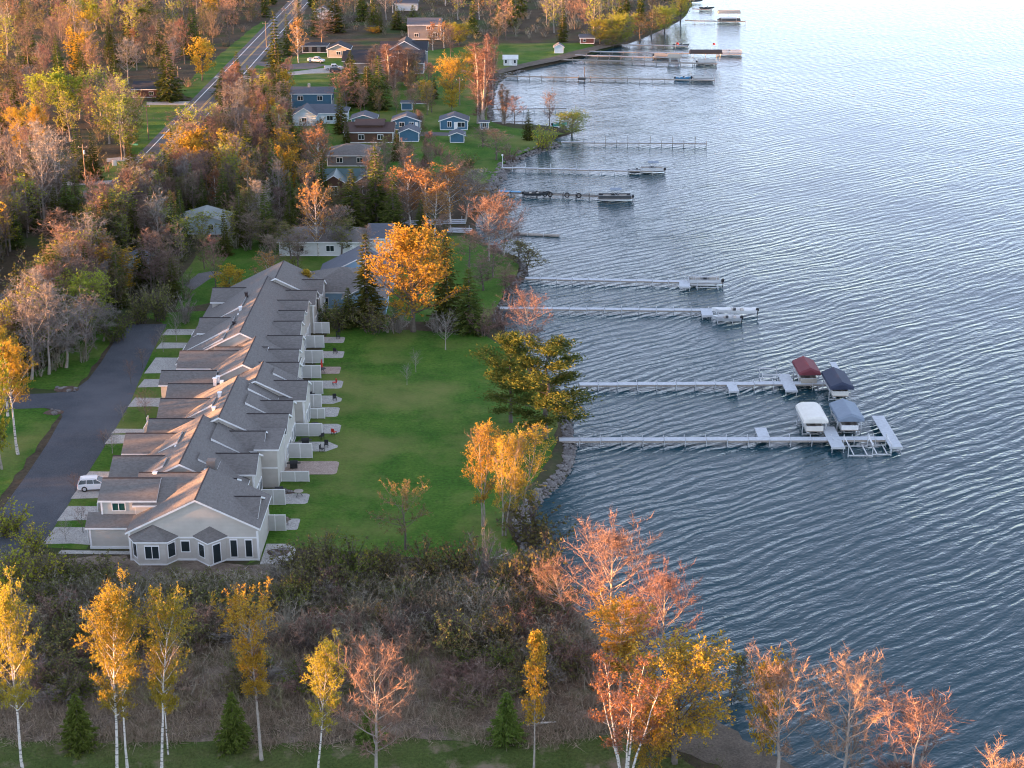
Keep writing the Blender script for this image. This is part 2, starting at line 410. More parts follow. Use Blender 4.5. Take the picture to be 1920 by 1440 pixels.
class MB:
    """Collects faces and links them as one mesh object."""
    def __init__(self): self.v = []; self.f = []; self.m = []
    def face(self, pts, m=0):
        b = len(self.v); self.v += [tuple(p) for p in pts]
        self.f.append(tuple(range(b, b + len(pts)))); self.m.append(m); return self
    def box(self, x0, x1, y0, y1, z0, z1, m=0, bev=0.0):
        b = len(self.v)
        self.v += [(x0, y0, z0), (x1, y0, z0), (x1, y1, z0), (x0, y1, z0), (x0, y0, z1), (x1, y0, z1), (x1, y1, z1), (x0, y1, z1)]
        for q in ((0, 3, 2, 1), (4, 5, 6, 7), (0, 1, 5, 4), (1, 2, 6, 5), (2, 3, 7, 6), (3, 0, 4, 7)):
            self.f.append(tuple(b + i for i in q)); self.m.append(m)
        return self
    def prism(self, poly, z0, z1, m=0, mside=None):
        """Upright prism over a plan polygon (counter-clockwise)."""
        n = len(poly); b = len(self.v)
        self.v += [(x, y, z0) for x, y in poly] + [(x, y, z1) for x, y in poly]
        self.f.append(tuple(b + n + i for i in range(n))); self.m.append(m)
        self.f.append(tuple(b + i for i in reversed(range(n)))); self.m.append(m)
        for i in range(n):
            j = (i + 1) % n
            self.f.append((b + i, b + j, b + n + j, b + n + i)); self.m.append(m if mside is None else mside)
        return self
    def slab(self, pts, t, mtop=0, mside=1):
        """A plate: pts is its top, edges go straight down by t."""
        n = len(pts); b = len(self.v)
        self.v += [tuple(p) for p in pts] + [(p[0], p[1], p[2] - t) for p in pts]
        self.f.append(tuple(b + i for i in range(n))); self.m.append(mtop)
        self.f.append(tuple(b + n + i for i in reversed(range(n)))); self.m.append(mside)
        for i in range(n):
            j = (i + 1) % n
            self.f.append((b + j, b + i, b + n + i, b + n + j)); self.m.append(mside)
        return self
    def tube(self, pts, r, sides=6, m=0, caps=True):
        pts = [np.array(p, float) for p in pts]
        rr = r if isinstance(r, (list, tuple)) else [r] * len(pts)
        b = len(self.v)
        for i, p in enumerate(pts):
            d = pts[min(i + 1, len(pts) - 1)] - pts[max(i - 1, 0)]
            d = d / (np.linalg.norm(d) + 1e-9)
            a = np.cross(d, (0, 0, 1) if abs(d[2]) < 0.9 else (1, 0, 0)); a /= np.linalg.norm(a)
            c = np.cross(d, a)
            for k in range(sides):
                q = p + rr[i] * (math.cos(2 * math.pi * k / sides) * a + math.sin(2 * math.pi * k / sides) * c)
                self.v.append(tuple(q))
        for i in range(len(pts) - 1):
            for k in range(sides):
                k2 = (k + 1) % sides
                self.f.append((b + i * sides + k, b + i * sides + k2, b + (i + 1) * sides + k2, b + (i + 1) * sides + k)); self.m.append(m)
        if caps:
            self.f.append(tuple(b + k for k in reversed(range(sides)))); self.m.append(m)
            e = b + (len(pts) - 1) * sides
            self.f.append(tuple(e + k for k in range(sides))); self.m.append(m)
        return self
    def loft(self, rings, m=0, caps=True):
        n = len(rings[0]); b = len(self.v)
        for rg in rings: self.v += [tuple(p) for p in rg]
        for i in range(len(rings) - 1):
            for k in range(n):
                k2 = (k + 1) % n
                self.f.append((b + i * n + k, b + i * n + k2, b + (i + 1) * n + k2, b + (i + 1) * n + k)); self.m.append(m)
        if caps:
            self.f.append(tuple(b + k for k in reversed(range(n)))); self.m.append(m)
            e = b + (len(rings) - 1) * n
            self.f.append(tuple(e + k for k in range(n))); self.m.append(m)
        return self
    def mesh(self, name, mats, smooth=False):
        me = bpy.data.meshes.new(name)
        me.from_pydata(self.v, [], self.f)
        for mm in (mats if isinstance(mats, (list, tuple)) else [mats]): me.materials.append(M[mm])
        me.polygons.foreach_set('material_index', self.m)
        if smooth: me.polygons.foreach_set('use_smooth', [True] * len(self.f))
        me.update()
        return me
    def build(self, name, mats, parent=None, loc=None, smooth=False, bevel=0.0):
        o = link(name, self.mesh(name, mats, smooth), parent, loc)
        if bevel:
            bv = o.modifiers.new('bevel', 'BEVEL'); bv.width = bevel; bv.segments = 2; bv.limit_method = 'ANGLE'; bv.angle_limit = R(35)
        return o

def structure(o): o['kind'] = 'structure'; return o

def sheet(name, poly, z, m, th=0.0):
    """A flat ground sheet over a plan polygon, triangulated by Blender's own n-gon fill."""
    me = bpy.data.meshes.new(name)
    me.from_pydata([(x, y, z) for x, y in poly], [], [tuple(range(len(poly)))])
    me.materials.append(M[m]); me.update()
    if me.polygons[0].normal.z < 0: me.flip_normals()
    return structure(link(name, me))

def tri_mesh(name, V, T, mi, mats, smooth=False):
    me = bpy.data.meshes.new(name)
    V = np.asarray(V, np.float32); T = np.asarray(T, np.int32)
    me.vertices.add(len(V)); me.vertices.foreach_set('co', V.ravel())
    me.loops.add(len(T) * 3); me.loops.foreach_set('vertex_index', T.ravel())
    me.polygons.add(len(T))
    me.polygons.foreach_set('loop_start', np.arange(0, len(T) * 3, 3, dtype=np.int32))
    me.polygons.foreach_set('loop_total', np.full(len(T), 3, np.int32))
    for mm in mats: me.materials.append(M[mm])
    me.polygons.foreach_set('material_index', np.asarray(mi, np.int32))
    if smooth: me.polygons.foreach_set('use_smooth', np.ones(len(T), bool))
    me.update(calc_edges=True)
    return me
# ------------------------------------------------------------------ terrain and lake
SHORE_PX = [(2100, 1900), (1640, 1560), (1470, 1462), (1400, 1425), (1330, 1388), (1262, 1335), (1190, 1268), (1120, 1195), (1065, 1130), (1020, 1060), (998, 1015), (985, 980),
            (1000, 952), (1024, 930), (1052, 908), (1070, 880), (1079, 850), (1072, 815), (1070, 780), (1050, 735), (1005, 690), (962, 655), (944, 625), (938, 595), (948, 562),
            (972, 535), (992, 512), (984, 494), (958, 478), (930, 466), (905, 452), (888, 432), (892, 410), (912, 385), (930, 358), (944, 330), (958, 308), (985, 293), (1020, 283),
            (1052, 274), (1052, 267), (1036, 263), (1050, 256), (1076, 250), (1062, 243), (1030, 238), (985, 235), (940, 233), (924, 226), (922, 205), (926, 180), (930, 160),
            (948, 144), (990, 131), (1045, 119), (1095, 108), (1130, 95), (1175, 83), (1210, 70), (1232, 60), (1262, 46), (1284, 33), (1292, 18), (1297, 2), (1290, -14), (1240, -34), (1120, -48), (960, -58), (800, -70), (700, -80)]
SHORE = np.array([P(x, y, WATER_Z)[:2] for x, y in SHORE_PX])
# rounding the polyline
for _ in range(2):
    q = SHORE
    SHORE = np.vstack([[q[0]], *[np.array([q[i] * 0.75 + q[i + 1] * 0.25, q[i] * 0.25 + q[i + 1] * 0.75]) for i in range(len(q) - 1)], [q[-1]]])
LAND = np.vstack([SHORE, [[-130, 1100], [-400, 9000], [-9000, 9000], [-9000, -2000], [SHORE[0][0] + 200, -2000]]])

def inside(pts, poly):
    x, y = pts[:, 0], pts[:, 1]; res = np.zeros(len(pts), bool)
    n = len(poly)
    for i in range(n):
        x0, y0 = poly[i]; x1, y1 = poly[(i + 1) % n]
        c = ((y0 > y) != (y1 > y)) & (x < (x1 - x0) * (y - y0) / (y1 - y0 + 1e-12) + x0)
        res ^= c
    return res

def shore_dist(pts):
    """Signed distance to the waterline, positive on land."""
    d = np.full(len(pts), 1e9)
    for i in range(len(SHORE) - 1):
        a = SHORE[i]; b = SHORE[i + 1]; ab = b - a; L = ab @ ab + 1e-12
        t = np.clip(((pts - a) @ ab) / L, 0, 1)
        q = a + t[:, None] * ab
        d = np.minimum(d, np.hypot(pts[:, 0] - q[:, 0], pts[:, 1] - q[:, 1]))
    return np.where(inside(pts, LAND), d, -d)

def ground_z(pts):
    d = shore_dist(pts)
    z = np.where(d > 0, np.clip(WATER_Z + d * 0.42, None, 0.0), np.clip(WATER_Z + d * 0.22, -4.0, None))
    return z

def coords(spans):
    out = []
    for a, b, st in spans: out += list(np.arange(a, b, st))
    return np.array(out)
gx = coords([(-6000, -600, 900), (-600, -60, 45), (-60, -24, 3), (-24, 75, 1.1), (75, 120, 5), (120, 600, 80), (600, 6001, 900)])
gy = coords([(-400, 80, 60), (80, 110, 6), (110, 300, 1.1), (300, 480, 1.6), (480, 760, 2.5), (760, 1100, 20), (1100, 9001, 600)])
GX, GY = np.meshgrid(gx, gy)
pts = np.stack([GX.ravel(), GY.ravel()], 1)
near = (pts[:, 0] > -40) & (pts[:, 0] < 130) & (pts[:, 1] > 60) & (pts[:, 1] < 900)
gz = np.where(inside(pts, LAND), 0.0, -4.0)
gz[near] = ground_z(pts[near])
V = np.column_stack([pts, gz])
nx, ny = len(gx), len(gy)
ii, jj = np.meshgrid(np.arange(nx - 1), np.arange(ny - 1))
a = (jj * nx + ii).ravel()
T = np.vstack([np.column_stack([a, a + 1, a + nx + 1]), np.column_stack([a, a + nx + 1, a + nx])])
structure(link('ground', tri_mesh('ground', V, T, np.zeros(len(T)), ['forest_floor'])))

lake = MB().face([(-60, -300, WATER_Z), (6000, -300, WATER_Z), (6000, 9000, WATER_Z), (-60, 9000, WATER_Z)])
structure(lake.build('lake', 'water'))

def px_poly(pp, z=0.0): return [P(x, y, z)[:2] for x, y in pp]
def wob(poly, amp, step, seed):
    """Roughen a plan outline the way a mown edge wanders."""
    rng = random.Random(seed); out = []
    for i in range(len(poly)):
        a = np.array(poly[i]); b = np.array(poly[(i + 1) % len(poly)])
        n = max(1, int(np.linalg.norm(b - a) / step))
        for k in range(n):
            q = a + (b - a) * k / n
            out.append((q[0] + rng.uniform(-amp, amp), q[1] + rng.uniform(-amp, amp)))
    return out

# lawns
sheet('lawn', wob([(-31.5, 168), (-31.5, 259.5)] + px_poly([(622, 610), (705, 617), (800, 621), (900, 626), (932, 645), (985, 690), (1025, 735), (1046, 785), (1040, 845), (1012, 893), (972, 925), (945, 965), (962, 1010), (985, 1062), (975, 1082), (930, 1078), (880, 1065), (800, 1050), (700, 1035), (600, 1030), (545, 1030)]), 0.35, 2.5, 1), 0.024, 'lawn')
sheet('lawn', wob(px_poly([(735, 520), (815, 446), (860, 441), (890, 456), (925, 471), (955, 483), (974, 498), (966, 518), (940, 554), (926, 588), (905, 612), (745, 600)]), 0.3, 3, 2), 0.026, 'lawn')
sheet('lawn', wob(px_poly([(620, 330), (700, 250), (790, 180), (880, 140), (922, 150), (914, 180), (912, 226), (960, 240), (1040, 246), (1060, 250), (1030, 256), (1020, 262), (1040, 268), (1000, 280), (955, 298), (935, 318), (925, 340), (905, 345), (850, 320), (800, 310), (730, 300)]), 0.5, 4, 3), 0.028, 'lawn')
sheet('lawn', wob(px_poly([(780, 150), (800, 95), (930, 82), (1100, 80), (1120, 90), (1085, 102), (1035, 112), (980, 124), (935, 135), (915, 140)]), 0.6, 6, 4), 0.03, 'lawn')
sheet('lawn', wob(px_poly([(480, 120), (600, 95), (700, 130), (760, 160), (700, 182), (560, 172), (470, 190), (430, 150)]), 0.5, 4, 5), 0.022, 'lawn')
sheet('lawn', wob(px_poly([(270, 190), (360, 190), (318, 235), (262, 290), (235, 285)]), 0.5, 3, 6), 0.022, 'lawn')
sheet('lawn', wob(px_poly([(370, 190), (450, 100), (510, 45), (490, 40), (430, 88), (330, 170)]), 0.5, 3, 7), 0.0215, 'lawn')
sheet('lawn', wob(px_poly([(200, 310), (262, 292), (205, 352), (110, 380), (120, 340)]), 0.5, 3, 8), 0.0225, 'lawn')
sheet('lawn', wob([(-67.3, 226.4), (-67.3, 258), (-74, 262), (-73.5, 246), (-75, 236), (-81, 228)], 0.3, 2, 9), 0.0245, 'lawn')
sheet('lawn', wob([(-67.2, 172), (-67.0, 216.5), (-71, 219.6), (-78, 218), (-74.5, 206), (-72, 190), (-70, 176)], 0.3, 2, 10), 0.0235, 'lawn')
sheet('lawn', wob([(-58.8, 173), (-52, 172.2), (-50.5, 258), (-53, 266), (-66, 264), (-60.6, 259)], 0.1, 3, 11), 0.0185, 'lawn')
sheet('lawn', wob(px_poly([(330, 560), (420, 555), (440, 520), (390, 505), (340, 530)]), 0.3, 2, 12), 0.0205, 'lawn')
sheet('lawn', wob(px_poly([(390, 460), (480, 450), (520, 480), (420, 500)]), 0.3, 2, 13), 0.0206, 'lawn')
sheet('lawn', wob(px_poly([(535, 172), (700, 163), (800, 148), (905, 142), (912, 228), (955, 242), (930, 300), (800, 330), (660, 345), (560, 330), (540, 250)]), 0.5, 4, 21), 0.0195, 'lawn')
sheet('lawn', wob(px_poly([(395, 445), (520, 436), (720, 450), (740, 520), (735, 615), (600, 610), (560, 560), (430, 560), (330, 580), (330, 530)]), 0.5, 4, 22), 0.0175, 'lawn')
sheet('meadow', wob([(-75, 95), (-75, 131), (-50, 131.8), (-40, 130.6), (-30, 131.4), (-20, 130.4), (-12, 131.8), (0, 130.6), (9, 132), (15, 129), (24, 122), (32, 113), (36, 95)], 0.8, 2, 14), 0.019, 'rough_grass')
sheet('scrub_ground', wob([(-80, 130.5), (-50, 131), (-30, 130), (-12, 131), (0, 129.8), (9, 131), (14, 137), (15, 146), (8, 156), (3, 165), (-4, 168), (-26, 168.6), (-33, 168.8), (-52, 170.6), (-62, 171), (-80, 171)], 0.9, 1.5, 23), 0.0165, 'scrub_floor')
# beach and bare banks
sheet('beach', wob(px_poly([(935, 138), (985, 126), (1040, 115), (1090, 104), (1125, 92), (1180, 80), (1150, 79), (1090, 92), (1030, 108), (970, 121), (930, 132)]), 0.3, 4, 15), 0.033, 'sand')
sheet('bank', wob([(10.5, 136), (15, 139), (19, 136), (25, 129), (31, 122), (36, 114), (32, 112), (24, 122), (16, 130)], 0.5, 1.5, 16), 0.031, 'sand')

# ------------------------------------------------------------------ highway on the west side
ra = P(473, 100); rb = P(297, 290)
def road_x(y): return rb[0] + (ra[0] - rb[0]) * (y - rb[1]) / (ra[1] - rb[1])
def strip(off0, off1, y0, y1, z, name, m, step=40):
    mb = MB(); ys = list(np.arange(y0, y1, step)) + [y1]
    for a, b in zip(ys[:-1], ys[1:]):
        mb.face([(road_x(a) + off0, a, z), (road_x(a) + off1, a, z), (road_x(b) + off1, b, z), (road_x(b) + off0, b, z)])
    return mb.build(name, m)
structure(strip(-5.2, 5.2, 60, 2500, 0.036, 'road', 'road_asphalt'))
road = bpy.data.objects['road']
for off in (-3.45, 3.45): strip(off - 0.14, off + 0.14, 60, 2500, 0.0405, 'edge_line', 'line_white').parent = road
for off in (-0.2, 0.2): strip(off - 0.09, off + 0.09, 60, 2500, 0.0405, 'centre_line', 'line_yellow').parent = road
def side_drive(pp, m, name='driveway', z=0.032): return sheet(name, px_poly(pp), z, m)
side_drive([(200, 297), (262, 292), (285, 286), (290, 293), (262, 300), (200, 304)], 'concrete')
side_drive([(275, 191), (360, 190), (372, 192), (366, 197), (275, 197)], 'concrete', z=0.0325)
side_drive([(110, 341), (215, 338), (213, 345), (110, 349)], 'concrete')
side_drive([(456, 108), (485, 115), (540, 121), (590, 117), (612, 122), (586, 129), (530, 131), (470, 120), (448, 112)], 'road_asphalt', z=0.037)
side_drive([(405, 142), (470, 143), (540, 136), (585, 130), (645, 124), (660, 130), (640, 137), (582, 138), (540, 142), (470, 148), (400, 147)], 'concrete', z=0.038)
side_drive([(740, 250), (800, 247), (870, 250), (878, 256), (800, 254), (745, 262)], 'road_asphalt', z=0.034)
side_drive([(345, 535), (372, 513), (400, 508), (420, 512), (392, 524), (362, 545)], 'road_asphalt', z=0.034)
side_drive([(400, 437), (480, 433), (540, 440), (480, 445), (410, 446)], 'road_asphalt', z=0.034)

# ------------------------------------------------------------------ parking court of the townhouses
LOT = [(-57.9, 168), (-57.6, 176.7), (-57.6, 191.1), (-57.5, 207.7), (-57.7, 221.0), (-58.4, 229.6), (-59.3, 244.0), (-59.8, 258.3), (-66.6, 258.3), (-66.8, 249.3), (-66.5, 238.9), (-66.6, 231), (-67.4, 227.4), (-69.2, 225.6), (-71.3, 225.0),
       (-76, 224.6), (-84, 224), (road_x(223) + 4, 225), (road_x(217) + 4, 216.4), (-80, 217.6), (-74, 218.6), (-70.0, 219.0), (-67.6, 218.0), (-66.5, 215.5), (-65.9, 205.7), (-65.7, 194.6), (-65.8, 182.9), (-65.2, 168)]
sheet('parking_court', LOT, 0.0345, 'asphalt')
DRIVES = [(173.6, 178.4, -51.6), (180.2, 184.6, -52), (186.8, 191.6, -52), (193.4, 195.6, -52), (205.2, 208.6, -51.6), (209.0, 210.8, -52), (219.4, 223.2, -51.5), (227.6, 231.2, -51.5), (233.8, 241.2, -52.5), (245.6, 248.6, -52.5), (252.4, 255.6, -52.5)]
for k, (y0, y1, xr) in enumerate(DRIVES):
    xl = -57.75 - max(0, y0 - 222) * 0.055
    mb = MB().prism([(xl, y0), (-54.3, y0 + 0.25), (xr, y0 - 0.2), (xr, y1), (-54.3, y1 - 0.1), (xl + 0.25, y1)], 0.0, 0.047)
    structure(mb.build('driveway', 'concrete'))
structure(MB().prism([(-55, 172.0), (-46, 171.7), (-46, 170.9), (-55.2, 171.1)], 0, 0.046).build('path', 'concrete'))
# ------------------------------------------------------------------ townhouse row
def pent(mb, pts2, a0, a1, axis, m=0):
    """Extrude an upright outline (list of (across, z)) along axis from a0 to a1."""
    n = len(pts2); b = len(mb.v)
    for a in (a0, a1):
        for (q, z) in pts2: mb.v.append((q, a, z) if axis == 'y' else (a, q, z))
    mb.f.append(tuple(b + i for i in range(n))); mb.m.append(m)
    mb.f.append(tuple(b + n + i for i in reversed(range(n)))); mb.m.append(m)
    for i in range(n):
        j = (i + 1) % n
        mb.f.append((b + i, b + n + i, b + n + j, b + j)); mb.m.append(m)

def gable_y(par, xr, y0, y1, zr, xl, xg, pitch=0.5, roof='shingle', wall='siding', ov=0.35, zb=0.0, t=0.26, shade_line=True):
    zl = zr - pitch * (xr - xl); zg = zr - pitch * (xg - xr)
    mb = MB(); pent(mb, [(xl, zb), (xg, zb), (xg, zg - 0.12), (xr, zr - 0.12), (xl, zl - 0.12)], y0, y1, 'y')
    mb.build('wall', wall, par)
    mb = MB()
    a, b = y0 - ov, y1 + ov
    zl2 = zr - pitch * (xr - xl + ov); zg2 = zr - pitch * (xg + ov - xr)
    mb.slab([(xr, a, zr + .14), (xr, b, zr + .14), (xl - ov, b, zl2 + .14), (xl - ov, a, zl2 + .14)], t)
    mb.slab([(xr, b, zr + .14), (xr, a, zr + .14), (xg + ov, a, zg2 + .14), (xg + ov, b, zg2 + .14)], t)
    r = mb.build('roof', [roof, 'trim'], par)
    if shade_line: MB().tube([(xr, a + .02, zr + .14), (xr, b - .02, zr + .14)], 0.10, 5).build('ridge_shade_line', 'ridge', r)  # dark strip along the ridge paints in the shaded slope behind it
    return r

def gable_x(par, yr, x0, x1, zr, half, pitch=0.5, roof='shingle', wall='siding', ov=0.3, zb=0.0, t=0.24, shade_line=True, fascia='trim'):
    ze = zr - pitch * half
    mb = MB(); pent(mb, [(yr - half, zb), (yr + half, zb), (yr + half, ze - 0.12), (yr, zr - 0.12), (yr - half, ze - 0.12)], x0, x1, 'x')
    mb.build('wall', wall, par)
    mb = MB(); e = pitch * (half + ov)
    a, b = x0 - ov, x1 + ov
    mb.slab([(a, yr, zr + .13), (b, yr, zr + .13), (b, yr - half - ov, zr - e + .13), (a, yr - half - ov, zr - e + .13)], t)
    mb.slab([(b, yr, zr + .13), (a, yr, zr + .13), (a, yr + half + ov, zr - e + .13), (b, yr + half + ov, zr - e + .13)], t)
    r = mb.build('roof', [roof, fascia], par)
    if shade_line: MB().tube([(a + .02, yr, zr + .13), (b - .02, yr, zr + .13)], 0.10, 5).build('ridge_shade_line', 'ridge', r)  # dark line painted for the shade of the far slope
    return r

def window(par, x, y, z, w, h, glass='glass', frame='trim', axis='y', bars=1):
    """A framed window on a wall that faces -y (or +x): frame with its panes."""
    fr = MB(); t = 0.10
    def bx(mb, a0, a1, z0, z1, d0, d1):
        if axis == 'y': mb.box(x + a0, x + a1, y - d1, y - d0, z + z0, z + z1)
        else: mb.box(x + d0, x + d1, y + a0, y + a1, z + z0, z + z1)
    bx(fr, -w / 2 - t, w / 2 + t, h, h + t * 1.6, -.02, .08); bx(fr, -w / 2 - t, w / 2 + t, -t, 0, -.02, .08)
    bx(fr, -w / 2 - t, -w / 2, 0, h, -.02, .07); bx(fr, w / 2, w / 2 + t, 0, h, -.02, .07)
    for k in range(1, bars + 1):
        c = -w / 2 + w * k / (bars + 1); bx(fr, c - .04, c + .04, 0, h, -.02, .065)
    f = fr.build('window', frame, par)
    for k in range(bars + 1):
        a0 = -w / 2 + w * k / (bars + 1) + (.04 if k else 0); a1 = -w / 2 + w * (k + 1) / (bars + 1) - (.04 if k < bars else 0)
        pn = MB(); bx(pn, a0, a1, 0, h, -.01, .025); pn.build('pane', glass, f)
    return f

TH = thing('townhouse_row', 'long beige townhouse row with many brown-grey shingled gables beside the asphalt court', 'townhouses')
# main gables, near to far
gable_y(TH, -37.6, 169.4, 178.2, 8.0, -45.9, -30.4)
gable_y(TH, -41.5, 179.9, 195.6, 8.04, -50.2, -33.9)
gable_y(TH, -39.3, 195.3, 210.6, 8.08, -49.0, -32.2)
gable_y(TH, -36.7, 210.2, 217.6, 7.72, -46.0, -30.8)
gable_y(TH, -39.6, 217.2, 229.2, 7.62, -46.5, -33.0)
gable_y(TH, -42.0, 229.6, 258.8, 8.3, -52.0, -34.9)
gable_y(TH, -40.5, 258.0, 268.0, 8.42, -50.0, -33.6)
# west wings over the garages
for yr, zr, x0, x1, half in ((177.0, 7.3, -50.2, -43.6, 2.9), (185.9, 6.42, -51.1, -43, 2.9), (193.4, 6.45, -51.2, -43, 2.9), (199.8, 5.95, -49.5, -42.5, 2.2), (206.0, 6.48, -49.2, -41, 3.0),
                          (213.0, 6.05, -49.6, -40, 2.3), (218.4, 6.1, -51.7, -44, 2.35), (225.9, 6.52, -50.4, -38.6, 3.0), (242.2, 6.45, -50.4, -43.5, 2.9), (258.5, 6.43, -51.2, -43.5, 2.9)):
    gable_x(TH, yr, x0, x1, zr, half)
gable_x(TH, 178.1, -45.95, -38.2, 7.55, 4.35)
gable_x(TH, 226.6, -45.2, -37.6, 6.9, 3.9)
# low garage roof in front of the near wing
mb = MB()
mb.slab([(-51.9, 174.35, 4.05), (-44.9, 174.35, 4.05), (-44.9, 172.1, 2.98), (-51.9, 172.1, 2.98)], 0.22); mb.build('roof', ['shingle', 'trim'], TH)
MB().box(-51.4, -45.4, 172.55, 174.3, 0, 2.8).build('wall', 'siding', TH)
MB().box(-51.55, -45.42, 172.42, 172.55, 0.0, 0.32).build('base_trim', 'trim', TH)
window(TH, -48.05, 174.1, 4.42, 1.5, .95, 'glass_green', bars=1)
for x in (-51.42, -45.5): MB().box(x - 0.11, x + 0.11, 172.46, 172.55, 0, 2.78).build('corner_board', 'trim', TH)
for x in (-50.12, -45.95): MB().box(x - 0.1, x + 0.1, 174.0, 174.12, 3.9, 5.75).build('corner_board', 'trim', TH)
# east wings
EAST = [(174.2, 6.1, -36, -30.9, 2.7), (179.3, 6.2, -38.5, -34.6, 2.4), (186.7, 6.43, -40, -33.0, 2.9), (194.2, 6.42, -38, -33.2, 2.8), (200.0, 6.6, -38, -30.9, 3.0), (205.6, 6.34, -38, -31.0, 2.6), (212.9, 6.6, -36, -29.8, 3.2),
        (220.3, 6.7, -38, -32.0, 3.4), (226.6, 6.55, -38, -32.8, 2.6), (232.4, 6.75, -38, -33.0, 3.0), (239.3, 6.8, -38, -34.0, 3.0), (244.9, 6.78, -38, -34.2, 2.3), (250.0, 6.9, -39, -34.2, 2.7), (256.4, 6.62, -39, -33.6, 2.9), (263, 6.5, -40, -33.1, 3.0)]
for yr, zr, x0, x1, half in EAST:
    gable_x(TH, yr, x0, x1, zr, half)
    ze = zr - .5 * half
    for s in (-1,):
        MB().box(x1 - 0.25, x1 + 0.02, yr + s * (half + .02) - .08, yr + s * (half + .02) + .04, 0, ze - .12).build('corner_board', 'trim', TH)
    window(TH, x1, yr - half * 0.35, 1.0, 1.2, 1.3, axis='x', bars=1)
    window(TH, x1, yr + half * 0.45, 0.15, 1.7, 2.05, axis='x', bars=1)
# raised roof steps: pale rake boards that cross the slopes
def rake_step(xr, zr, x0, x1, y0, y1, dz, pitch=0.5):
    z0 = zr + .14 - pitch * abs(x0 - xr) + dz; z1 = zr + .14 - pitch * abs(x1 - xr) + dz * 0.25
    MB().slab([(x0, y0, z0), (x1, y0, z1), (x1, y1, z1), (x0, y1, z0)], dz + .05, 0, 1).build('roof_step', ['shingle', 'trim'], TH)
for a in ((-41.5, 8.04, -39.4, -34.6, 189.6, 195.2, .34), (-39.3, 8.08, -37.0, -33.0, 202.6, 206.4, .34), (-39.3, 8.08, -37.4, -33.4, 207.6, 210.4, .34), (-36.7, 7.72, -34.9, -31.6, 214.8, 217.4, .3),
          (-41.5, 8.04, -39.8, -37.4, 182.6, 185, .3), (-41.5, 8.04, -43.6, -46.2, 188.6, 192.4, .3), (-41.5, 8.04, -44.0, -46.4, 181.4, 184, .3), (-39.3, 8.08, -41.4, -45.4, 201.6, 204.6, .3),
          (-42.0, 8.3, -44.6, -51.6, 234.2, 240.4, .36), (-42.0, 8.3, -44.8, -48.0, 230.0, 233.0, .3), (-42.0, 8.3, -44.4, -48.6, 245.6, 252, .34), (-42.0, 8.3, -48.6, -51.9, 241.4, 246, .3)):
    rake_step(*a)
# front gable: belt, corner boards, base, two bays, windows and door
yF = 169.4
MB().box(-45.9, -30.4, yF - 0.06, yF + .02, 2.95, 3.12).build('belt_trim', 'trim', TH)
for x in (-45.82, -30.48): MB().box(x - .12, x + .12, yF - .07, yF + .02, 0.25, 3.9).build('corner_board', 'trim', TH)
MB().box(-45.95, -30.35, yF - .09, yF + .02, 0.0, 0.24).build('base_trim', 'trim', TH)
bayA = [(-45.6, yF + .01), (-44.6, yF - 1.3), (-41.3, yF - 1.3), (-40.2, yF + .01)]
bayB = [(-38.0, yF + .01), (-36.1, yF - 1.7), (-34.3, yF + .01)]
def hip(mb, poly, zb, apex, ov=0.35):
    cx = sum(p[0] for p in poly) / len(poly)
    op = [(p[0] + (p[0] - cx) / (abs(p[0] - cx) + 1e-6) * ov if abs(p[0] - cx) > .3 else p[0], p[1] - (ov if p[1] < yF else 0)) for p in poly]
    n = len(op); b = len(mb.v)
    mb.v += [(x, y, zb) for x, y in op] + [(x, y, zb - .16) for x, y in op] + [apex]
    for i in range(n - 1):
        mb.f.append((b + i, b + i + 1, b + 2 * n)); mb.m.append(0)
        mb.f.append((b + n + i, b + n + i + 1, b + i + 1, b + i)); mb.m.append(1)
    mb.f.append(tuple(b + n + i for i in range(n))); mb.m.append(1)
for poly, apex in ((bayA, (-42.9, yF + .02, 4.75)), (bayB, (-36.1, yF + .02, 4.55))):
    MB().prism(poly, 0, 3.0).build('bay_wall', 'siding', TH)
    MB().prism([(x, y - (.05 if y < yF else 0)) for x, y in poly], 0, 0.2).build('base_trim', 'trim', TH)
    mb = MB(); hip(mb, poly, 3.22, apex); mb.build('bay_roof', ['shingle', 'trim'], TH)
def skew_window(p, q, u0, u1, z0, z1):
    """Window on a slanted bay wall between plan points p and q."""
    p = np.array(p); q = np.array(q); d = q - p; L = np.linalg.norm(d); d /= L; nrm = np.array([d[1], -d[0]])
    def cornered(a0, a1, b0, b1, off):
        A = p + d * a0 + nrm * off; B = p + d * a1 + nrm * off
        return [(A[0], A[1], b0), (B[0], B[1], b0), (B[0], B[1], b1), (A[0], A[1], b1)]
    fr = MB()
    for a0, a1, b0, b1 in ((u0 - .1, u1 + .1, z1, z1 + .15), (u0 - .1, u1 + .1, z0 - .1, z0), (u0 - .1, u0, z0, z1), (u1, u1 + .1, z0, z1)):
        c0 = cornered(a0, a1, b0, b1, .05); c1 = cornered(a0, a1, b0, b1, -.03)
        fr.face(c0); fr.face(c1)
        for i in range(4): fr.face([c0[i], c0[(i + 1) % 4], c1[(i + 1) % 4], c1[i]])
    f = fr.build('window', 'trim', TH); MB().face(cornered(u0, u1, z0, z1, .02)).build('pane', 'glass', f)
skew_window(bayA[0], bayA[1], .35, 1.3, .9, 2.6); skew_window(bayA[2], bayA[3], .35, 1.35, .9, 2.6)
skew_window(bayB[0], bayB[1], .7, 1.7, .9, 2.5); skew_window(bayB[1], bayB[2], .6, 1.6, .25, 2.6)
window(TH, -42.95, yF - 1.3, 0.9, 1.6, 1.6, bars=1); window(TH, -39.2, yF, 1.2, 0.95, 1.35, bars=0)
window(TH, -33.4, yF, 0.5, .75, 2.2, bars=0); window(TH, -31.6, yF, 0.5, .75, 2.2, bars=0)
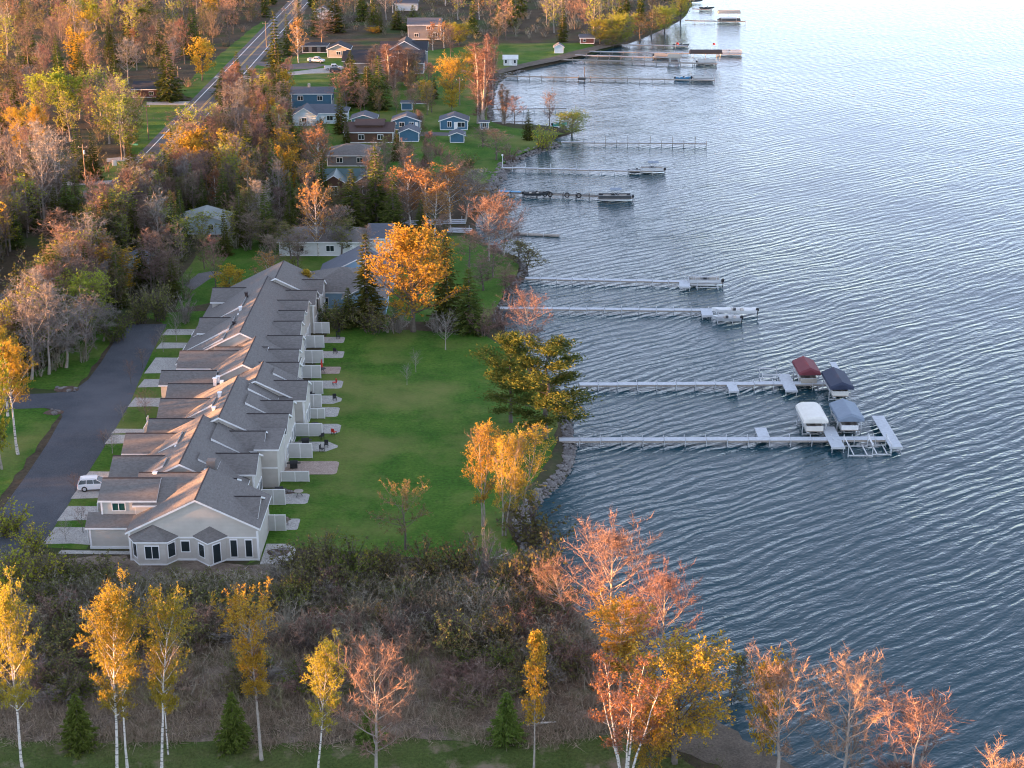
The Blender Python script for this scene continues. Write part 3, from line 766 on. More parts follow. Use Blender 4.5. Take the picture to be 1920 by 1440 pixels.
# east walls of the units that stand forward, roof vents and flues
MB().box(-33.6, -31.0, 190.4, 197.0, 0, 5.3).build('wall', 'siding', TH)
MB().slab([(-34, 190.1, 5.62), (-30.7, 190.1, 5.62), (-30.7, 197.2, 5.78), (-34, 197.2, 5.78)], .24).build('roof', ['shingle', 'trim'], TH)
MB().box(-33.62, -30.98, 190.36, 190.42, 2.75, 2.95).build('belt_trim', 'trim', TH)
for k, (px, py, zz, w) in enumerate(((372, 946, 7.2, 0), (343, 952, 6.2, 0), (291, 893, 7.2, 1), (247, 902, 6.4, 0), (333, 840, 7.0, 0), (331, 837, 7.0, 0), (338, 843, 7.0, 0), (312, 843, 6, 0), (341, 804, 6.2, 0), (401, 770, 7.4, 1), (395, 779, 7.0, 0), (412, 742, 7.6, 1), (413, 748, 7.2, 0),
                                   (403, 715, 6.6, 1), (409, 712, 6.6, 1), (416, 715, 6.9, 0), (439, 609, 7.3, 1), (434, 619, 7.0, 0), (451, 581, 7.4, 1), (448, 590, 7.2, 0), (462, 554, 7.6, 1), (386, 882, 6.8, 0))):
    x, y, z = P(px, py, zz)
    mb = MB()
    if w: mb.box(x - .22, x + .22, y - .22, y + .22, z - .7, z + .45).box(x - .3, x + .3, y - .3, y + .3, z + .45, z + .56)
    else: mb.box(x - .25, x + .25, y - .3, y + .3, z - .35, z + .12)
    mb.build('roof_vent', 'trim' if k % 4 else 'ridge', TH)
MB().box(-38.2, -37.1, 180.0, 181.0, 6.5, 8.35).build('chimney', 'shingle', TH)
# garage doors along the west side
for (y0, y1, xr) in DRIVES:
    MB().box(xr - .6 + .02, xr - .5 + .02, y0 + .4, y1 - .4, 0.05, 2.3).build('garage_door', 'trim', TH)

# privacy screens, patios and what stands on them
FENCES = [(177.4, -30.9, -28.3, 2.2), (185.0, -32.4, -29.4, 2.2), (192.3, -30.9, -27.2, 1.5), (200.2, -31.0, -27.7, 2.2), (208.0, -31.0, -27.2, 2.0), (214.8, -29.7, -27.6, 1.6), (219.4, -30.9, -28.6, 2.0), (224.8, -31.8, -29.0, 2.1), (231.7, -33.0, -30.1, 2.15),
          (238.6, -34.0, -30.5, 2.2), (246.1, -34.2, -31.2, 2.1), (253.4, -33.6, -31.1, 2.0)]
FL = ['near end of the townhouse row', 'beside the pointed patio', 'low, in front of the pink paver patio', 'behind the pink paver patio', 'beside the patio with the big black grill', 'short, by the open gabled porch', 'short, halfway along the row',
      'behind the dark covered grill, mid row', 'beside the red patio umbrella', 'far half of the row, below a round black table', 'far half, last but one along the lawn', 'farthest along the lawn']
for k, (y, x0, x1, h) in enumerate(FENCES):
    f = thing('privacy_screen', 'pale grey vinyl privacy screen, ' + FL[k], 'fence', (x0, y, 0), 0, 'privacy screens between the patios')
    L = x1 - x0; n = max(2, int(L / 1.3))
    for i in range(n): MB().box(L * i / n + .05, L * (i + 1) / n - .01, -.03, .03, .12, h - .06).build('panel', 'fence_vinyl', f)
    for i in range(n + 1): MB().box(L * i / n - .06, L * i / n + .05, -.07, .07, 0, h + .05).build('post', 'trim', f)
    MB().box(-.04, L + .03, -.06, .06, h - .055, h + .03).build('top_rail', 'trim', f); MB().box(0, L, -.055, .055, 0.06, .115).build('bottom_rail', 'trim', f)
PAT = [(171.0, -30.2, -26.4, 'concrete', 5.4), (179.2, -31, -26.9, 'concrete', 3.2), (186.8, -31.5, -26.6, 'concrete', 3.2), (196.8, -31, -23.8, 'paver', 4.4), (204.2, -31, -24.6, 'concrete', 3.4), (210.8, -30, -24.9, 'concrete', 3.6), (217.3, -30.2, -25.8, 'concrete', 3.8), (222.3, -31, -25.9, 'concrete', 3.4),
       (228.8, -32, -26.4, 'concrete', 3.4), (235.2, -33, -27.4, 'paver', 3.2), (242.6, -33.5, -27.6, 'concrete', 3.2), (249.9, -34, -28.2, 'concrete', 3.0)]
for y, x0, x1, m, d in PAT:
    r = d * (.16, .42, .3, .22, .12, .34, .2)[int(y) % 7]; k_ = 2 if int(y) % 3 == 0 else 6
    arc = [(x1 - r + r * math.cos(t), y - d / 2 + r + r * math.sin(t)) for t in np.linspace(-math.pi / 2, 0, k_)] + [(x1 - r + r * math.cos(t), y + d / 2 - r + r * math.sin(t)) for t in np.linspace(0, math.pi / 2, k_)]
    structure(MB().prism([(x0, y - d / 2)] + arc + [(x0, y + d / 2)], 0, 0.06).build('patio', m))
def grill(x, y, lab):
    g = thing('barbecue_grill', lab, 'grill', (x, y, 0.06), random.uniform(-.4, .4), 'barbecue grills on the patios')
    MB().box(-.5, .5, -.3, .3, .1, .8).build('cabinet', 'black', g, bevel=.03)
    MB().loft([[(-.55, .32 * math.cos(t), .82 + .35 * math.sin(t)) for t in np.linspace(0, math.pi, 7)], [(.55, .32 * math.cos(t), .82 + .35 * math.sin(t)) for t in np.linspace(0, math.pi, 7)]]).build('lid', 'black', g)
    for s in (-1, 1): MB().box(s * .55 if s > 0 else -.95, .95 if s > 0 else -.55, -.25, .25, .76, .81).build('side_shelf', 'steel_dark', g)
def patio_table(x, y, lab, um=None, m='black'):
    g = thing('patio_table', lab, 'table', (x, y, 0.06), 0, 'patio tables behind the townhouses')
    ring = [[(r * math.cos(t), r * math.sin(t), z) for t in np.linspace(0, 2 * math.pi, 13)[:-1]] for r, z in ((.62, .70), (.65, .72), (.65, .74), (.6, .75))]
    MB().loft(ring).build('table_top', m, g)
    for k in range(3): MB().tube([(0.1 * math.cos(k * 2.1), .1 * math.sin(k * 2.1), .7), (.5 * math.cos(k * 2.1), .5 * math.sin(k * 2.1), 0)], .03, 5).build('leg', 'black', g)
    if um:
        u = thing('patio_umbrella', 'folded red patio umbrella standing in the table, halfway along the row', 'umbrella', (x, y, 0.06))
        MB().tube([(0, 0, 0), (0, 0, 2.2)], .03, 6).build('pole', 'steel_dark', u)
        MB().loft([[(r * math.cos(t), r * math.sin(t), z) for t in np.linspace(0, 2 * math.pi, 9)[:-1]] for r, z in ((.2, 1.0), (.16, 1.5), (.05, 2.3))]).build('canopy', um, u)
def chair(x, y, rz, lab, m='black'):
    g = thing('patio_chair', lab, 'chair', (x, y, 0.06), rz, 'patio chairs behind the townhouses')
    MB().box(-.28, .28, -.28, .28, .40, .46).build('seat', m, g); MB().slab([(-.28, .26, .98), (.28, .26, .98), (.28, .33, .98), (-.28, .33, .98)], .5, 0, 0).build('backrest', m, g)
    for sx in (-.25, .25):
        for sy in (-.25, .25): MB().box(sx - .025, sx + .025, sy - .025, sy + .025, 0, .4).build('leg', 'black', g)
random.seed(5)
grill(-29.8, 196.6, 'black grill on the pink paver patio'); grill(-29.2, 204.6, 'big black covered grill beside a green plant, mid row'); grill(-30.9, 222.6, 'dark covered grill in front of a pale screen past mid row'); grill(-32.0, 234.0, 'small black grill beside the red umbrella')
grill(-30.6, 188.0, 'black grill at the house corner behind the pointed patio')
patio_table(-31.8, 242.0, 'round black patio table in the far half of the row'); patio_table(-30.2, 234.0, 'small table under the folded red umbrella', 'red'); patio_table(-28.0, 187.6, 'brown table beside the house corner, third patio', None, 'dock_wood')
patio_table(-28.6, 210.9, 'dark table beside the open gabled porch')
for k, (x, y, m, lab) in enumerate(((-26.2, 204.0, 'black', 'dark chair on the patio behind the big black grill, farther one'), (-26.6, 202.4, 'black', 'dark chair on the patio behind the big black grill, nearer one'), (-25.6, 208.6, 'red', 'red chair at the round patio edge on the lawn'),
                                   (-27.2, 207.0, 'black', 'black chair just in front of the red chair'), (-27.6, 228.6, 'red', 'small reddish chair on the white round patio'), (-26.9, 222.0, 'black', 'single dark chair on the round patio past mid row'),
                                   (-29.3, 250.6, 'black', 'dark chair at the farthest patio, lawn side'), (-29.0, 243.2, 'black', 'dark chair on the last but one patio'), (-29.6, 253.0, 'black', 'black chair behind the farthest patio'), (-28.6, 178.9, 'dock_wood', 'brown chair on the second patio from the near end'))):
    chair(x, y, k * 1.3, lab, m)
def rock_verts(rng, s):
    import bmesh
    bm = bmesh.new(); bmesh.ops.create_icosphere(bm, subdivisions=1, radius=s)
    sx, sy, sz = rng.uniform(.8, 1.3), rng.uniform(.7, 1.2), rng.uniform(.45, .75)
    for v in bm.verts:
        k = rng.uniform(.8, 1.15); v.co.x *= sx * k; v.co.y *= sy * k; v.co.z *= sz * k
    return bm
def landscape_bed(label, x, y, n, spread, seed, plants=True):
    """A small planting bed: a mulch mound with stones and dark low plants."""
    rng = random.Random(seed)
    g = thing('planting_bed', label, 'planting bed', (x, y, 0))
    ring = [(spread * math.cos(t) * rng.uniform(.85, 1.1), spread * .7 * math.sin(t) * rng.uniform(.85, 1.1)) for t in np.linspace(0, 2 * math.pi, 15)[:-1]]
    MB().loft([[(a, b, 0.05) for a, b in ring], [(a * .8, b * .8, .16) for a, b in ring]]).build('mulch', 'gravel_bed', g)
    for k in range(n):
        me = bpy.data.meshes.new('stone'); bm = rock_verts(rng, rng.uniform(.18, .5)); bm.to_mesh(me); bm.free(); me.materials.append(M['rock'])
        t = rng.uniform(0, 6.3); r = spread * rng.uniform(.2, .95)
        link('stone', me, g, (r * math.cos(t), r * .7 * math.sin(t), .15))
    return g
BEDS = [landscape_bed('stone planting bed at the near corner of the townhouse row', -28.4, 171.4, 7, 1.5, 1), landscape_bed('stone planting bed between the two nearest privacy screens', -29.5, 180.6, 7, 1.4, 2),
        landscape_bed('stone bed on the north side of the court entrance', -68.8, 226.8, 9, 2.0, 3), landscape_bed('stone bed on the south side of the court entrance', -68.2, 217.2, 8, 1.6, 4), landscape_bed('planting bed between the second and third screens', -29.6, 188.9, 6, 1.0, 6)]

# ------------------------------------------------------------------ houses of the neighbourhood
def house(name, label, px, py, w, d, hw, axis='x', pitch=.5, wall='siding_blue', roof='shingle_blue', rz=0.0, wins=(), door=None, chim=None, cat='house', extra=None, ov=.45, base=None):
    """px, py: photo pixel of the middle of the wall foot that faces the camera."""
    x, y, _ = P(px, py)
    h = thing(name, label, cat, (x, y, 0), rz)
    if axis == 'x':
        gable_x(h, d / 2, -w / 2, w / 2, hw + pitch * d / 2, d / 2, pitch, roof, wall, ov, 0, .22, False)
    elif axis == 'y':
        gable_y(h, 0, 0, d, hw + pitch * w / 2, -w / 2, w / 2, pitch, roof, wall, ov, 0, .22, False)
    else:
        MB().box(-w / 2, w / 2, 0, d, 0, hw).build('wall', wall, h)
        k = min(w, d) / 2 + ov; o = ov; zt = hw + pitch * k
        a = [(-w / 2 - o, -o), (w / 2 + o, -o), (w / 2 + o, d + o), (-w / 2 - o, d + o)]
        r0, r1 = ((-w / 2 - o + k, d / 2), (w / 2 + o - k, d / 2)) if w >= d else ((0, -o + k), (0, d + o - k))
        mb = MB(); z = hw + .1
        if w >= d: fs = ((a[0], a[1], r1, r0), (a[1], a[2], r1), (a[2], a[3], r0, r1), (a[3], a[0], r0))
        else: fs = ((a[0], a[1], r0), (a[1], a[2], r1, r0), (a[2], a[3], r1), (a[3], a[0], r0, r1))
        for q in fs: mb.face([(p[0], p[1], z if p in a else zt) for p in q], 0)
        for i in range(4): mb.face([(a[i][0], a[i][1], z - .2), (a[(i + 1) % 4][0], a[(i + 1) % 4][1], z - .2), (a[(i + 1) % 4][0], a[(i + 1) % 4][1], z), (a[i][0], a[i][1], z)], 1)
        mb.face([(p[0], p[1], z - .2) for p in a], 1)
        mb.build('roof', [roof, 'trim'], h)
    MB().box(-w / 2 - .04, w / 2 + .04, -.05, d + .05, 0, .22).build('base_trim', base or 'trim', h)
    for s in (-1, 1): MB().box(s * w / 2 - .09, s * w / 2 + .09, -.04, .06, .22, hw - .1).build('corner_board', 'trim', h)
    for (wx, wz, ww, wh) in wins: window(h, wx, 0, wz, ww, wh, bars=1 if ww > .9 else 0)
    for k in range(int(d // 3)): window(h, w / 2, 1.5 + 3 * k, 1.0, 1.0, 1.1, axis='x')
    if door is not None:
        dd = MB().box(door - .45, door + .45, -.05, .04, .22, 2.2).build('door', 'trim', h)
        MB().box(door + .28, door + .36, -.1, -.05, 1.1, 1.2).build('handle', 'steel_dark', dd)
    if chim: MB().box(chim[0] - .35, chim[0] + .35, chim[1] - .35, chim[1] + .35, hw, chim[2]).build('chimney', chim[3] if len(chim) > 3 else 'tan_canvas', h)
    return h
B = house('blue_house', 'two-storey dark blue house with white-framed windows and grey roof near the highway', 585, 205, 11.5, 7, 4.6, 'x', .35, wins=((-3.2, 2.6, 1.4, 1.2), (2.4, 2.6, 1.4, 1.2)), chim=(-1, 3.5, 6.8))
h = house('white_house', 'pale blue house with a white gable front and wide grey hip roof', 602, 232, 14, 8, 2.9, 'h', .42, 'siding_pale', wins=((2.5, 1.0, 1.6, 1.2), (5, 1.0, 1.4, 1.2)), door=.6)
gable_y(h, -4.2, -3.2, 4, 4.9, -7.4, -1.0, .6, 'shingle_blue', 'siding_pale', .4, 0, .22, False); window(h, -4.2, -3.2, 1.2, 1.2, 1.0)
house('teal_cabin', 'small teal cabin with a white-trimmed low gable, westmost of the three cabins', 682, 240, 6.6, 6, 2.5, 'y', .32, 'siding_teal', wins=((-.6, 1, 1.0, 1.1), (1.6, 1, 1.3, 1.1)), door=-2.0)
house('blue_cabin', 'blue cabin with white windows behind a blue garage, middle of the three cabins', 762, 244, 7.4, 6, 2.6, 'y', .34, wins=((-1.2, 1.0, 1.3, 1.1), (1.4, 1.0, 1.2, 1.1)), door=2.8)
house('blue_cabin', 'blue cabin with a white door nearest the lake, eastmost of the three cabins', 851, 244, 7.4, 6, 2.6, 'y', .34, wins=((-1.2, .9, 1.0, 1.4), (2.0, .9, 1.9, 1.2)), door=.5)
house('blue_garage', 'windowless blue garage in front of the middle blue cabin', 767, 266, 5.0, 5.6, 2.5, 'y', .42, cat='garage')
house('blue_garage', 'small blue garage in front of the eastmost blue cabin', 857, 268, 3.6, 4.2, 2.1, 'y', .36, cat='garage')
house('garden_shed', 'small grey-blue shed with a white cross window by the leaning salmon poplars', 908, 243, 2.2, 2.2, 2.0, 'h', .3, 'siding_blue', wins=((0, .7, 1.0, 1.1),), cat='shed')
h = house('blue_shed', 'low blue shed with open lean-to on the lawn behind the cabins', 763, 207, 3.0, 3, 2.2, 'h', .2, cat='shed')
MB().slab([(1.8, 0, 2.0), (6.3, 0, 2.0), (6.3, 3, 2.2), (1.8, 3, 2.2)], .14).build('lean_to_roof', ['shingle_brown', 'trim'], h)
for x in (6.1,): MB().box(x - .07, x + .07, .05, .2, 0, 1.9).build('post', 'trim', h)
h = house('brown_house', 'brown house with a long ribbed brown roof between spruces', 692, 268, 12.5, 10, 2.9, 'x', .32, 'log', 'shingle_brown', wins=((-2, 1, 1.4, 1.1), (3, 1, 1.4, 1.1)))
gable_x(h, 5.0, -3.4, 3.6, 5.3, 3.0, .3, 'shingle_brown', 'log', .4, 3.2, .22, False, 'shingle_brown')
h = house('grey_house', 'low grey-brown hip-roofed house half hidden by trees above the green-roofed house', 660, 312, 12, 9, 2.7, 'h', .42, 'siding_grey', 'shingle', wins=((-3, 1, 1.4, 1.1), (2, 1, 1.4, 1.1)))
h = house('log_house', 'dark log house with green metal roof and two gables facing the viewer', 654, 368, 11, 8, 3.4, 'x', .5, 'log', 'roof_green', wins=((0, 1, 1.6, 1.4),))
gable_y(h, -3.0, -2.5, 4, 5.4, -5.4, -.6, .62, 'roof_green', 'log', .4, 0, .22, False); gable_y(h, 4.2, -2.2, 4, 5.3, 2.0, 6.4, .62, 'roof_green', 'log', .4, 0, .22, False)
window(h, -3.0, -2.5, 1.0, 1.6, 1.8); window(h, 4.2, -2.2, 1.0, 1.4, 1.8); MB().box(.6, 1.4, -.6, .2, 0, 5.6).build('chimney', 'rock', h)
house('white_garage', 'pale green-white garage building behind leafing trees', 380, 440, 9.6, 6.5, 3.0, 'y', .3, 'siding_pale', 'shingle_pale', wins=((1.8, 1.1, 1.0, .9),), cat='garage')
h = house('long_house', 'long low white house with dark roof behind the two white-trunked trees', 610, 480, 18, 9, 2.9, 'h', .4, 'siding_white', 'shingle', wins=((-5, 1, 1.5, 1.1), (1, 1, 1.5, 1.1)), door=5.4)
gable_x(h, 5.2, 8.6, 13.0, 5.2, 4.2, .42, 'shingle_blue', 'siding_white', .4, 0, .22, False)
h = house('hip_roof_house', 'house with blue wall and broad purple-grey hip roofs just beyond the townhouses', 640, 580, 13, 12, 3.2, 'h', .45, 'siding_sky', 'shingle', wins=((-3, 1, 1.4, 1.1), (2, 1, 1.4, 1.1)), chim=None)
MB().box(-11.5, -6.6, 4, 11, 0, 3.1).build('wall', 'siding_sky', h)
mb = MB(); mb.slab([(-12.2, 3.4, 3.2), (-6.3, 3.4, 3.2), (-6.3, 7.5, 5.0), (-10.4, 7.5, 5.0)], .2); mb.slab([(-10.4, 7.5, 5.0), (-6.3, 7.5, 5.0), (-6.3, 11.6, 3.2), (-12.2, 11.6, 3.2)], .2); mb.slab([(-12.2, 3.4, 3.2), (-10.4, 7.5, 5.0), (-12.2, 11.6, 3.2)], .2)
mb.build('roof', ['shingle_blue', 'trim'], h)
gable_y(h, 2.0, 10, 19, 6.3, -5.0, 8.5, .5, 'shingle_blue', 'siding_sky', .4, 0, .22, False)
gable_y(h, 4.5, -3.0, 4.0, 5.2, .8, 8.2, .55, 'shingle', 'siding_sky', .4, 0, .22, False)
h = house('dark_house', 'large dark-roofed lake house with many gables at the far lawn', 722, 138, 25, 12, 3.6, 'x', .5, 'siding_grey', 'shingle_dark', wins=((-6, 1, 1.4, 1.2), (6, 1, 1.6, 1.3)))
gable_y(h, 3.5, -4.0, 8, 6.4, -1.5, 8.5, .42, 'shingle_dark', 'siding_grey', .5, 0, .26, False); window(h, 1.6, -4.0, 2.6, 1.5, 1.3)
gable_y(h, 6.0, 8, 18, 9.2, 1.0, 11.0, .55, 'shingle_dark', 'siding_grey', .5, 0, .26, False)
gable_x(h, 14, -2, 13, 8.2, 4.5, .5, 'shingle_dark', 'siding_grey', .5, 0, .26, False)
gable_x(h, 10, -14, -4, 5.6, 4.5, .5, 'shingle_dark', 'siding_grey', .5, 0, .26, False)
h = house('grey_gable_house', 'dark grey gabled house behind the large dark-roofed house', 796, 74, 12, 9, 5.4, 'x', .4, 'siding_grey', 'shingle_blue', wins=((-3, 1, 1.4, 1.2), (1.5, 3.6, 1.4, 1.1), (4, 1, 1.6, 1.3)))
h = house('stone_garage', 'small stone-fronted garage with a curved-looking gable beside the parked pickups', 635, 108, 7.5, 8, 2.9, 'y', .42, 'tan_canvas', 'shingle_dark', wins=((0, 1.0, 1.4, 1.0),), cat='garage')
h = house('carport', 'low dark open carport left of the stone garage', 590, 99, 8.6, 6, 2.4, 'h', .25, 'siding_grey', 'shingle_dark', cat='carport')
for x in (-3, 0, 3): MB().box(x - .9, x + .9, -.03, .03, .25, 2.0).build('bay_shade_panel', 'black', h)  # black panels on the wall paint the shade inside the open bays
house('white_shed', 'small cream shed with french doors on the far lawn', 957, 123, 4.4, 3.2, 2.4, 'x', .5, 'siding_white', 'siding_white', wins=((-1.5, .8, .6, 1.1), (1.5, .8, .6, 1.1)), door=0, cat='shed')
house('grey_shed', 'small grey gabled shed in the middle of the far lawn', 1048, 100, 3.0, 3.4, 2.3, 'y', .6, 'siding_pale', 'shingle_blue', cat='shed')
house('red_cabin', 'small reddish cabin with blue-grey roof at the edge of the far wood', 1101, 82, 5.0, 4.5, 2.2, 'x', .4, 'redwood', 'shingle_blue', wins=((-1, .8, .9, .8),), cat='cabin')
house('forest_house', 'low dark-roofed house beyond the highway, half hidden by a big spruce', 278, 183, 9, 8, 2.6, 'x', .4, 'redwood', 'shingle_dark', wins=((1, .8, 1.2, .9),))
house('roadside_house', 'small pale house among trees left of the townhouse court', 252, 522, 5.5, 6, 2.8, 'y', .5, 'siding_pale', 'shingle_blue', wins=((0, 1, 1.0, 1.2),))
house('far_house', 'pale blue-grey roof among trees at the top of the picture', 762, 20, 9, 8, 3, 'x', .45, 'siding_pale', 'shingle_blue')
house('salmon_gable_house', 'small house with a gable among trees near the bend of the highway', 606, 36, 7, 7, 3, 'y', .5, 'siding_white', 'shingle_blue')
house('road_hut', 'tiny pale hut between the highway and the pink-crowned trees', 428, 262, 2.2, 2, 2.1, 'h', .25, 'siding_pale', 'shingle_blue', cat='hut')
# ------------------------------------------------------------------ docks, lifts and boats
def dock(label, p0, p1, w=1.25, deck='dock_deck', z=0.0, post='alu', pz=0.35, sec=3.0, tall=0.0, group='docks along the shore', posts=True):
    a = np.array(P(p0[0], p0[1], z)[:2]); b = np.array(P(p1[0], p1[1], z)[:2])
    L = np.linalg.norm(b - a); d = thing('dock', label, 'dock', (a[0], a[1], 0), math.atan2(b[1] - a[1], b[0] - a[0]), group)
    d['len'] = L
    n = max(1, int(round(L / sec))); s = L / n
    rng = random.Random(int(L * 100))
    me_deck = MB().box(.02, s - .02, -w / 2, w / 2, -.07, .03).box(0, s, -w / 2 - .04, -w / 2 - .002, -.26, .02, 1).box(0, s, w / 2 + .002, w / 2 + .04, -.26, .02, 1).mesh('deck_section', [deck, 'dock_wood'])  # side skirts darkened to paint the dark reflection under the deck
    for i in range(n):
        o = link('deck_section', me_deck, d, (i * s, 0, z + rng.uniform(-.03, .03)))
    if posts:
        for i in range(1, n + 1):
            h = pz + (tall if i % 2 == 0 else 0)
            bent = MB()
            for sy in (-1, 1): bent.tube([(0, sy * (w / 2 + .09), -2.4), (0, sy * (w / 2 + .09), z + h)], .055, 6)
            bent.tube([(0, -w / 2 - .09, z - .28), (0, w / 2 + .09, z - .28)], .05, 5)
            bent.build('post_frame', post, d, (i * s - .1, 0, 0))
    return d
def finger(par, x, y0, y1, w=1.9, deck='dock_deck', z=0.0):
    """A side platform that belongs to a dock (in the dock's own axes)."""
    f = MB().box(x - w / 2, x + w / 2, y0, y1, z - .06, z + .05).build('platform', deck, par)
    MB().box(x - w / 2 - .05, x + w / 2 + .05, y0 - .05, y0 + .02, z - .26, z + .02).box(x - w / 2 - .05, x + w / 2 + .05, y1 - .02, y1 + .05, z - .26, z + .02).build('rim', 'alu', f)
    for px_ in (x - w / 2 + .15, x + w / 2 - .15):
        for py_ in (y0 + .2, y1 - .2): MB().tube([(px_, py_, -2.4), (px_, py_, z + .04)], .055, 6).build('post', 'alu', f)
    return f

def lift_mesh_parts(t, W=3.1, L=5.6, zt=1.1, m='alu'):
    for sx in (-1, 1):
        for sy in (-1, 1): MB().tube([(sx * W / 2, sy * L / 2 * .72, -2.3), (sx * W / 2, sy * L / 2 * .72, WATER_Z + zt + .9)], .07, 6).build('post', m, t)
        MB().box(sx * W / 2 - .06, sx * W / 2 + .06, -L / 2 * .78, L / 2 * .78, WATER_Z + zt + .55, WATER_Z + zt + .67).build('side_rail', m, t)
        MB().box(sx * W / 2 * .55 - .07, sx * W / 2 * .55 + .07, -L / 2 * .8, L / 2 * .8, WATER_Z + .32, WATER_Z + .44).build('bunk', m, t)
    for sy in (-1, 1): MB().box(-W / 2, W / 2, sy * L / 2 * .72 - .07, sy * L / 2 * .72 + .07, WATER_Z + .14, WATER_Z + .3).build('cross_beam', m, t)
    wh = MB(); ring = [(W / 2 + .16, L / 2 * .72 + .45 * math.cos(q), WATER_Z + zt + .35 + .45 * math.sin(q)) for q in np.linspace(0, 2 * math.pi, 15)]
    wh.tube(ring, .03, 4); wh.build('winch_wheel', m, t)
def boat_lift(label, px, py, rz=0.0, canopy=None, W=3.2, L=6.6, z_c=2.35, shape='gable', group='boat lifts at the docks', lift=True):
    """px, py: where the middle of the lift meets the water."""
    x, y, _ = P(px, py, WATER_Z)
    t = thing('boat_lift', label, 'boat lift', (x, y, 0), rz, group)
    if lift: lift_mesh_parts(t, W, L * .9)
    if canopy:
        k = 9; rings = []
        for yy, sc in ((-L / 2, 1), (-L / 2 + .15, 1.0), (0, 1.0), (L / 2 - .15, 1), (L / 2, 1)):
            prof = []
            for q in np.linspace(-1, 1, k):
                zz = .75 * (1 - abs(q)) if shape == 'gable' else .5 * (1 - q ** 4)
                prof.append((q * W / 2 * 1.08, yy, z_c + zz))
            if yy in (-L / 2, L / 2): prof = [(p[0], p[1] + (-.05 if yy < 0 else .05), p[2] - .32) for p in prof]
            rings.append([(-W / 2 * 1.1, yy * (1.01), z_c - .45)] + prof + [(W / 2 * 1.1, yy * 1.01, z_c - .45)])
        mb = MB(); n = len(rings[0]); b = 0
        for rg in rings: mb.v += rg
        for i in range(len(rings) - 1):
            for j in range(n - 1): mb.f.append((i * n + j, i * n + j + 1, (i + 1) * n + j + 1, (i + 1) * n + j)); mb.m.append(0)
        for e, rg in ((0, rings[0]), (len(rings) - 1, rings[-1])):
            mb.f.append(tuple(e * n + j for j in (range(n) if e else reversed(range(n))))); mb.m.append(0)
        c = mb.build('canopy', canopy, t)
        for sx in (-1, 1):
            for sy in (-1, 0, 1): MB().tube([(sx * W / 2 * 1.0, sy * L * .42, WATER_Z + 1.6), (sx * W / 2 * 1.04, sy * L * .45, z_c - .1)], .04, 5).build('canopy_post', 'alu', t)
    return t
def motor(par, x, z, m='black'):
    mb = MB(); mb.loft([[(x + a * s, b * s * .8, z + h) for a, b in ((-.22, -.2), (.22, -.2), (.28, 0), (.22, .2), (-.22, .2))] for s, h in ((.8, .0), (1.1, .15), (1.1, .45), (.7, .62))])
    mb.box(x - .08, x + .08, -.06, .06, z - .8, z); mb.build('outboard_motor', m, par)
def pontoon(label, px, py, rz, top=None, fence='tan_canvas', zf=WATER_Z + .45, group='pontoon boats', x=None, L=6.6):
    X, Y, _ = P(px, py, WATER_Z)
    t = thing('pontoon_boat', label, 'boat', (X, Y, zf), rz, group)
    for s in (-1, 1):
        MB().tube([(-L / 2, s * .85, -.05), (L / 2 - .9, s * .85, -.05), (L / 2 - .3, s * .85, .02), (L / 2, s * .85, .14)], [.3, .3, .22, .04], 8).build('pontoon', 'chrome', t, smooth=True)
    MB().box(-L / 2, L / 2 - .2, -1.2, 1.2, .27, .36).build('deck', 'dock_wood', t)
    MB().box(-L / 2 + .3, L / 2 - .35, -1.22, -1.17, .36, 1.02).box(-L / 2 + .3, L / 2 - .35, 1.17, 1.22, .36, 1.02).box(L / 2 - .4, L / 2 - .35, -1.17, 1.17, .36, 1.02).build('fence_panel', fence, t)
    MB().tube([(-L / 2 + .3, -1.2, 1.06), (L / 2 - .37, -1.2, 1.06), (L / 2 - .37, 1.2, 1.06), (-L / 2 + .3, 1.2, 1.06)], .035, 5).build('rail', 'alu', t)
    for sx in (-1.9, 1.6):
        for s in (-1, 1): MB().box(sx - .9, sx + .9, s * 1.1 - .3 * (s > 0) * 2, s * 1.1 + .3 * (s < 0) * 2, .36, .82).build('seat', 'seat', t)
    MB().box(-.5, .1, -.95, -.35, .36, 1.25).build('console', 'car_dark', t)
    motor(t, -L / 2 - .2, .3)
    if top:
        MB().slab([(-1.6, -1.15, 2.35), (1.0, -1.15, 2.35), (1.0, 1.15, 2.35), (-1.6, 1.15, 2.35)], .1, 0, 0).build('bimini_top', top, t)
        for sx in (-1.4, .8):
            for s in (-1, 1): MB().tube([(-.3, s * 1.15, 1.05), (sx, s * 1.12, 2.3)], .03, 5).build('bimini_pole', 'alu', t)
    return t
def fishing_boat(label, px, py, rz, hull='alu', zf=WATER_Z + .1, L=5.4, group='fishing boats'):
    X, Y, _ = P(px, py, WATER_Z)
    t = thing('fishing_boat', label, 'boat', (X, Y, zf), rz, group)
    rings = []
    for u, w, k in ((-1, .85, 0), (-.4, .98, 0), (.3, .95, .02), (.7, .62, .12), (1, .04, .3)):
        rings.append([(u * L / 2, -w, .75 + k), (u * L / 2, -w * .8, .15 + k), (u * L / 2, 0, 0 + k * 1.5), (u * L / 2, w * .8, .15 + k), (u * L / 2, w, .75 + k), (u * L / 2, w * .88, .72 + k), (u * L / 2, w * .7, .35 + k), (u * L / 2, -w * .7, .35 + k), (u * L / 2, -w * .88, .72 + k)])
    MB().loft(rings).build('hull', hull, t)
    for x in (-1.4, .2): MB().box(x - .25, x + .25, -.6, .6, .4, .75).build('seat', 'seat', t)
    MB().box(-.2, .25, .25, .75, .4, 1.15).build('console', 'car_dark', t)
    motor(t, -L / 2 - .15, .35)
    return t

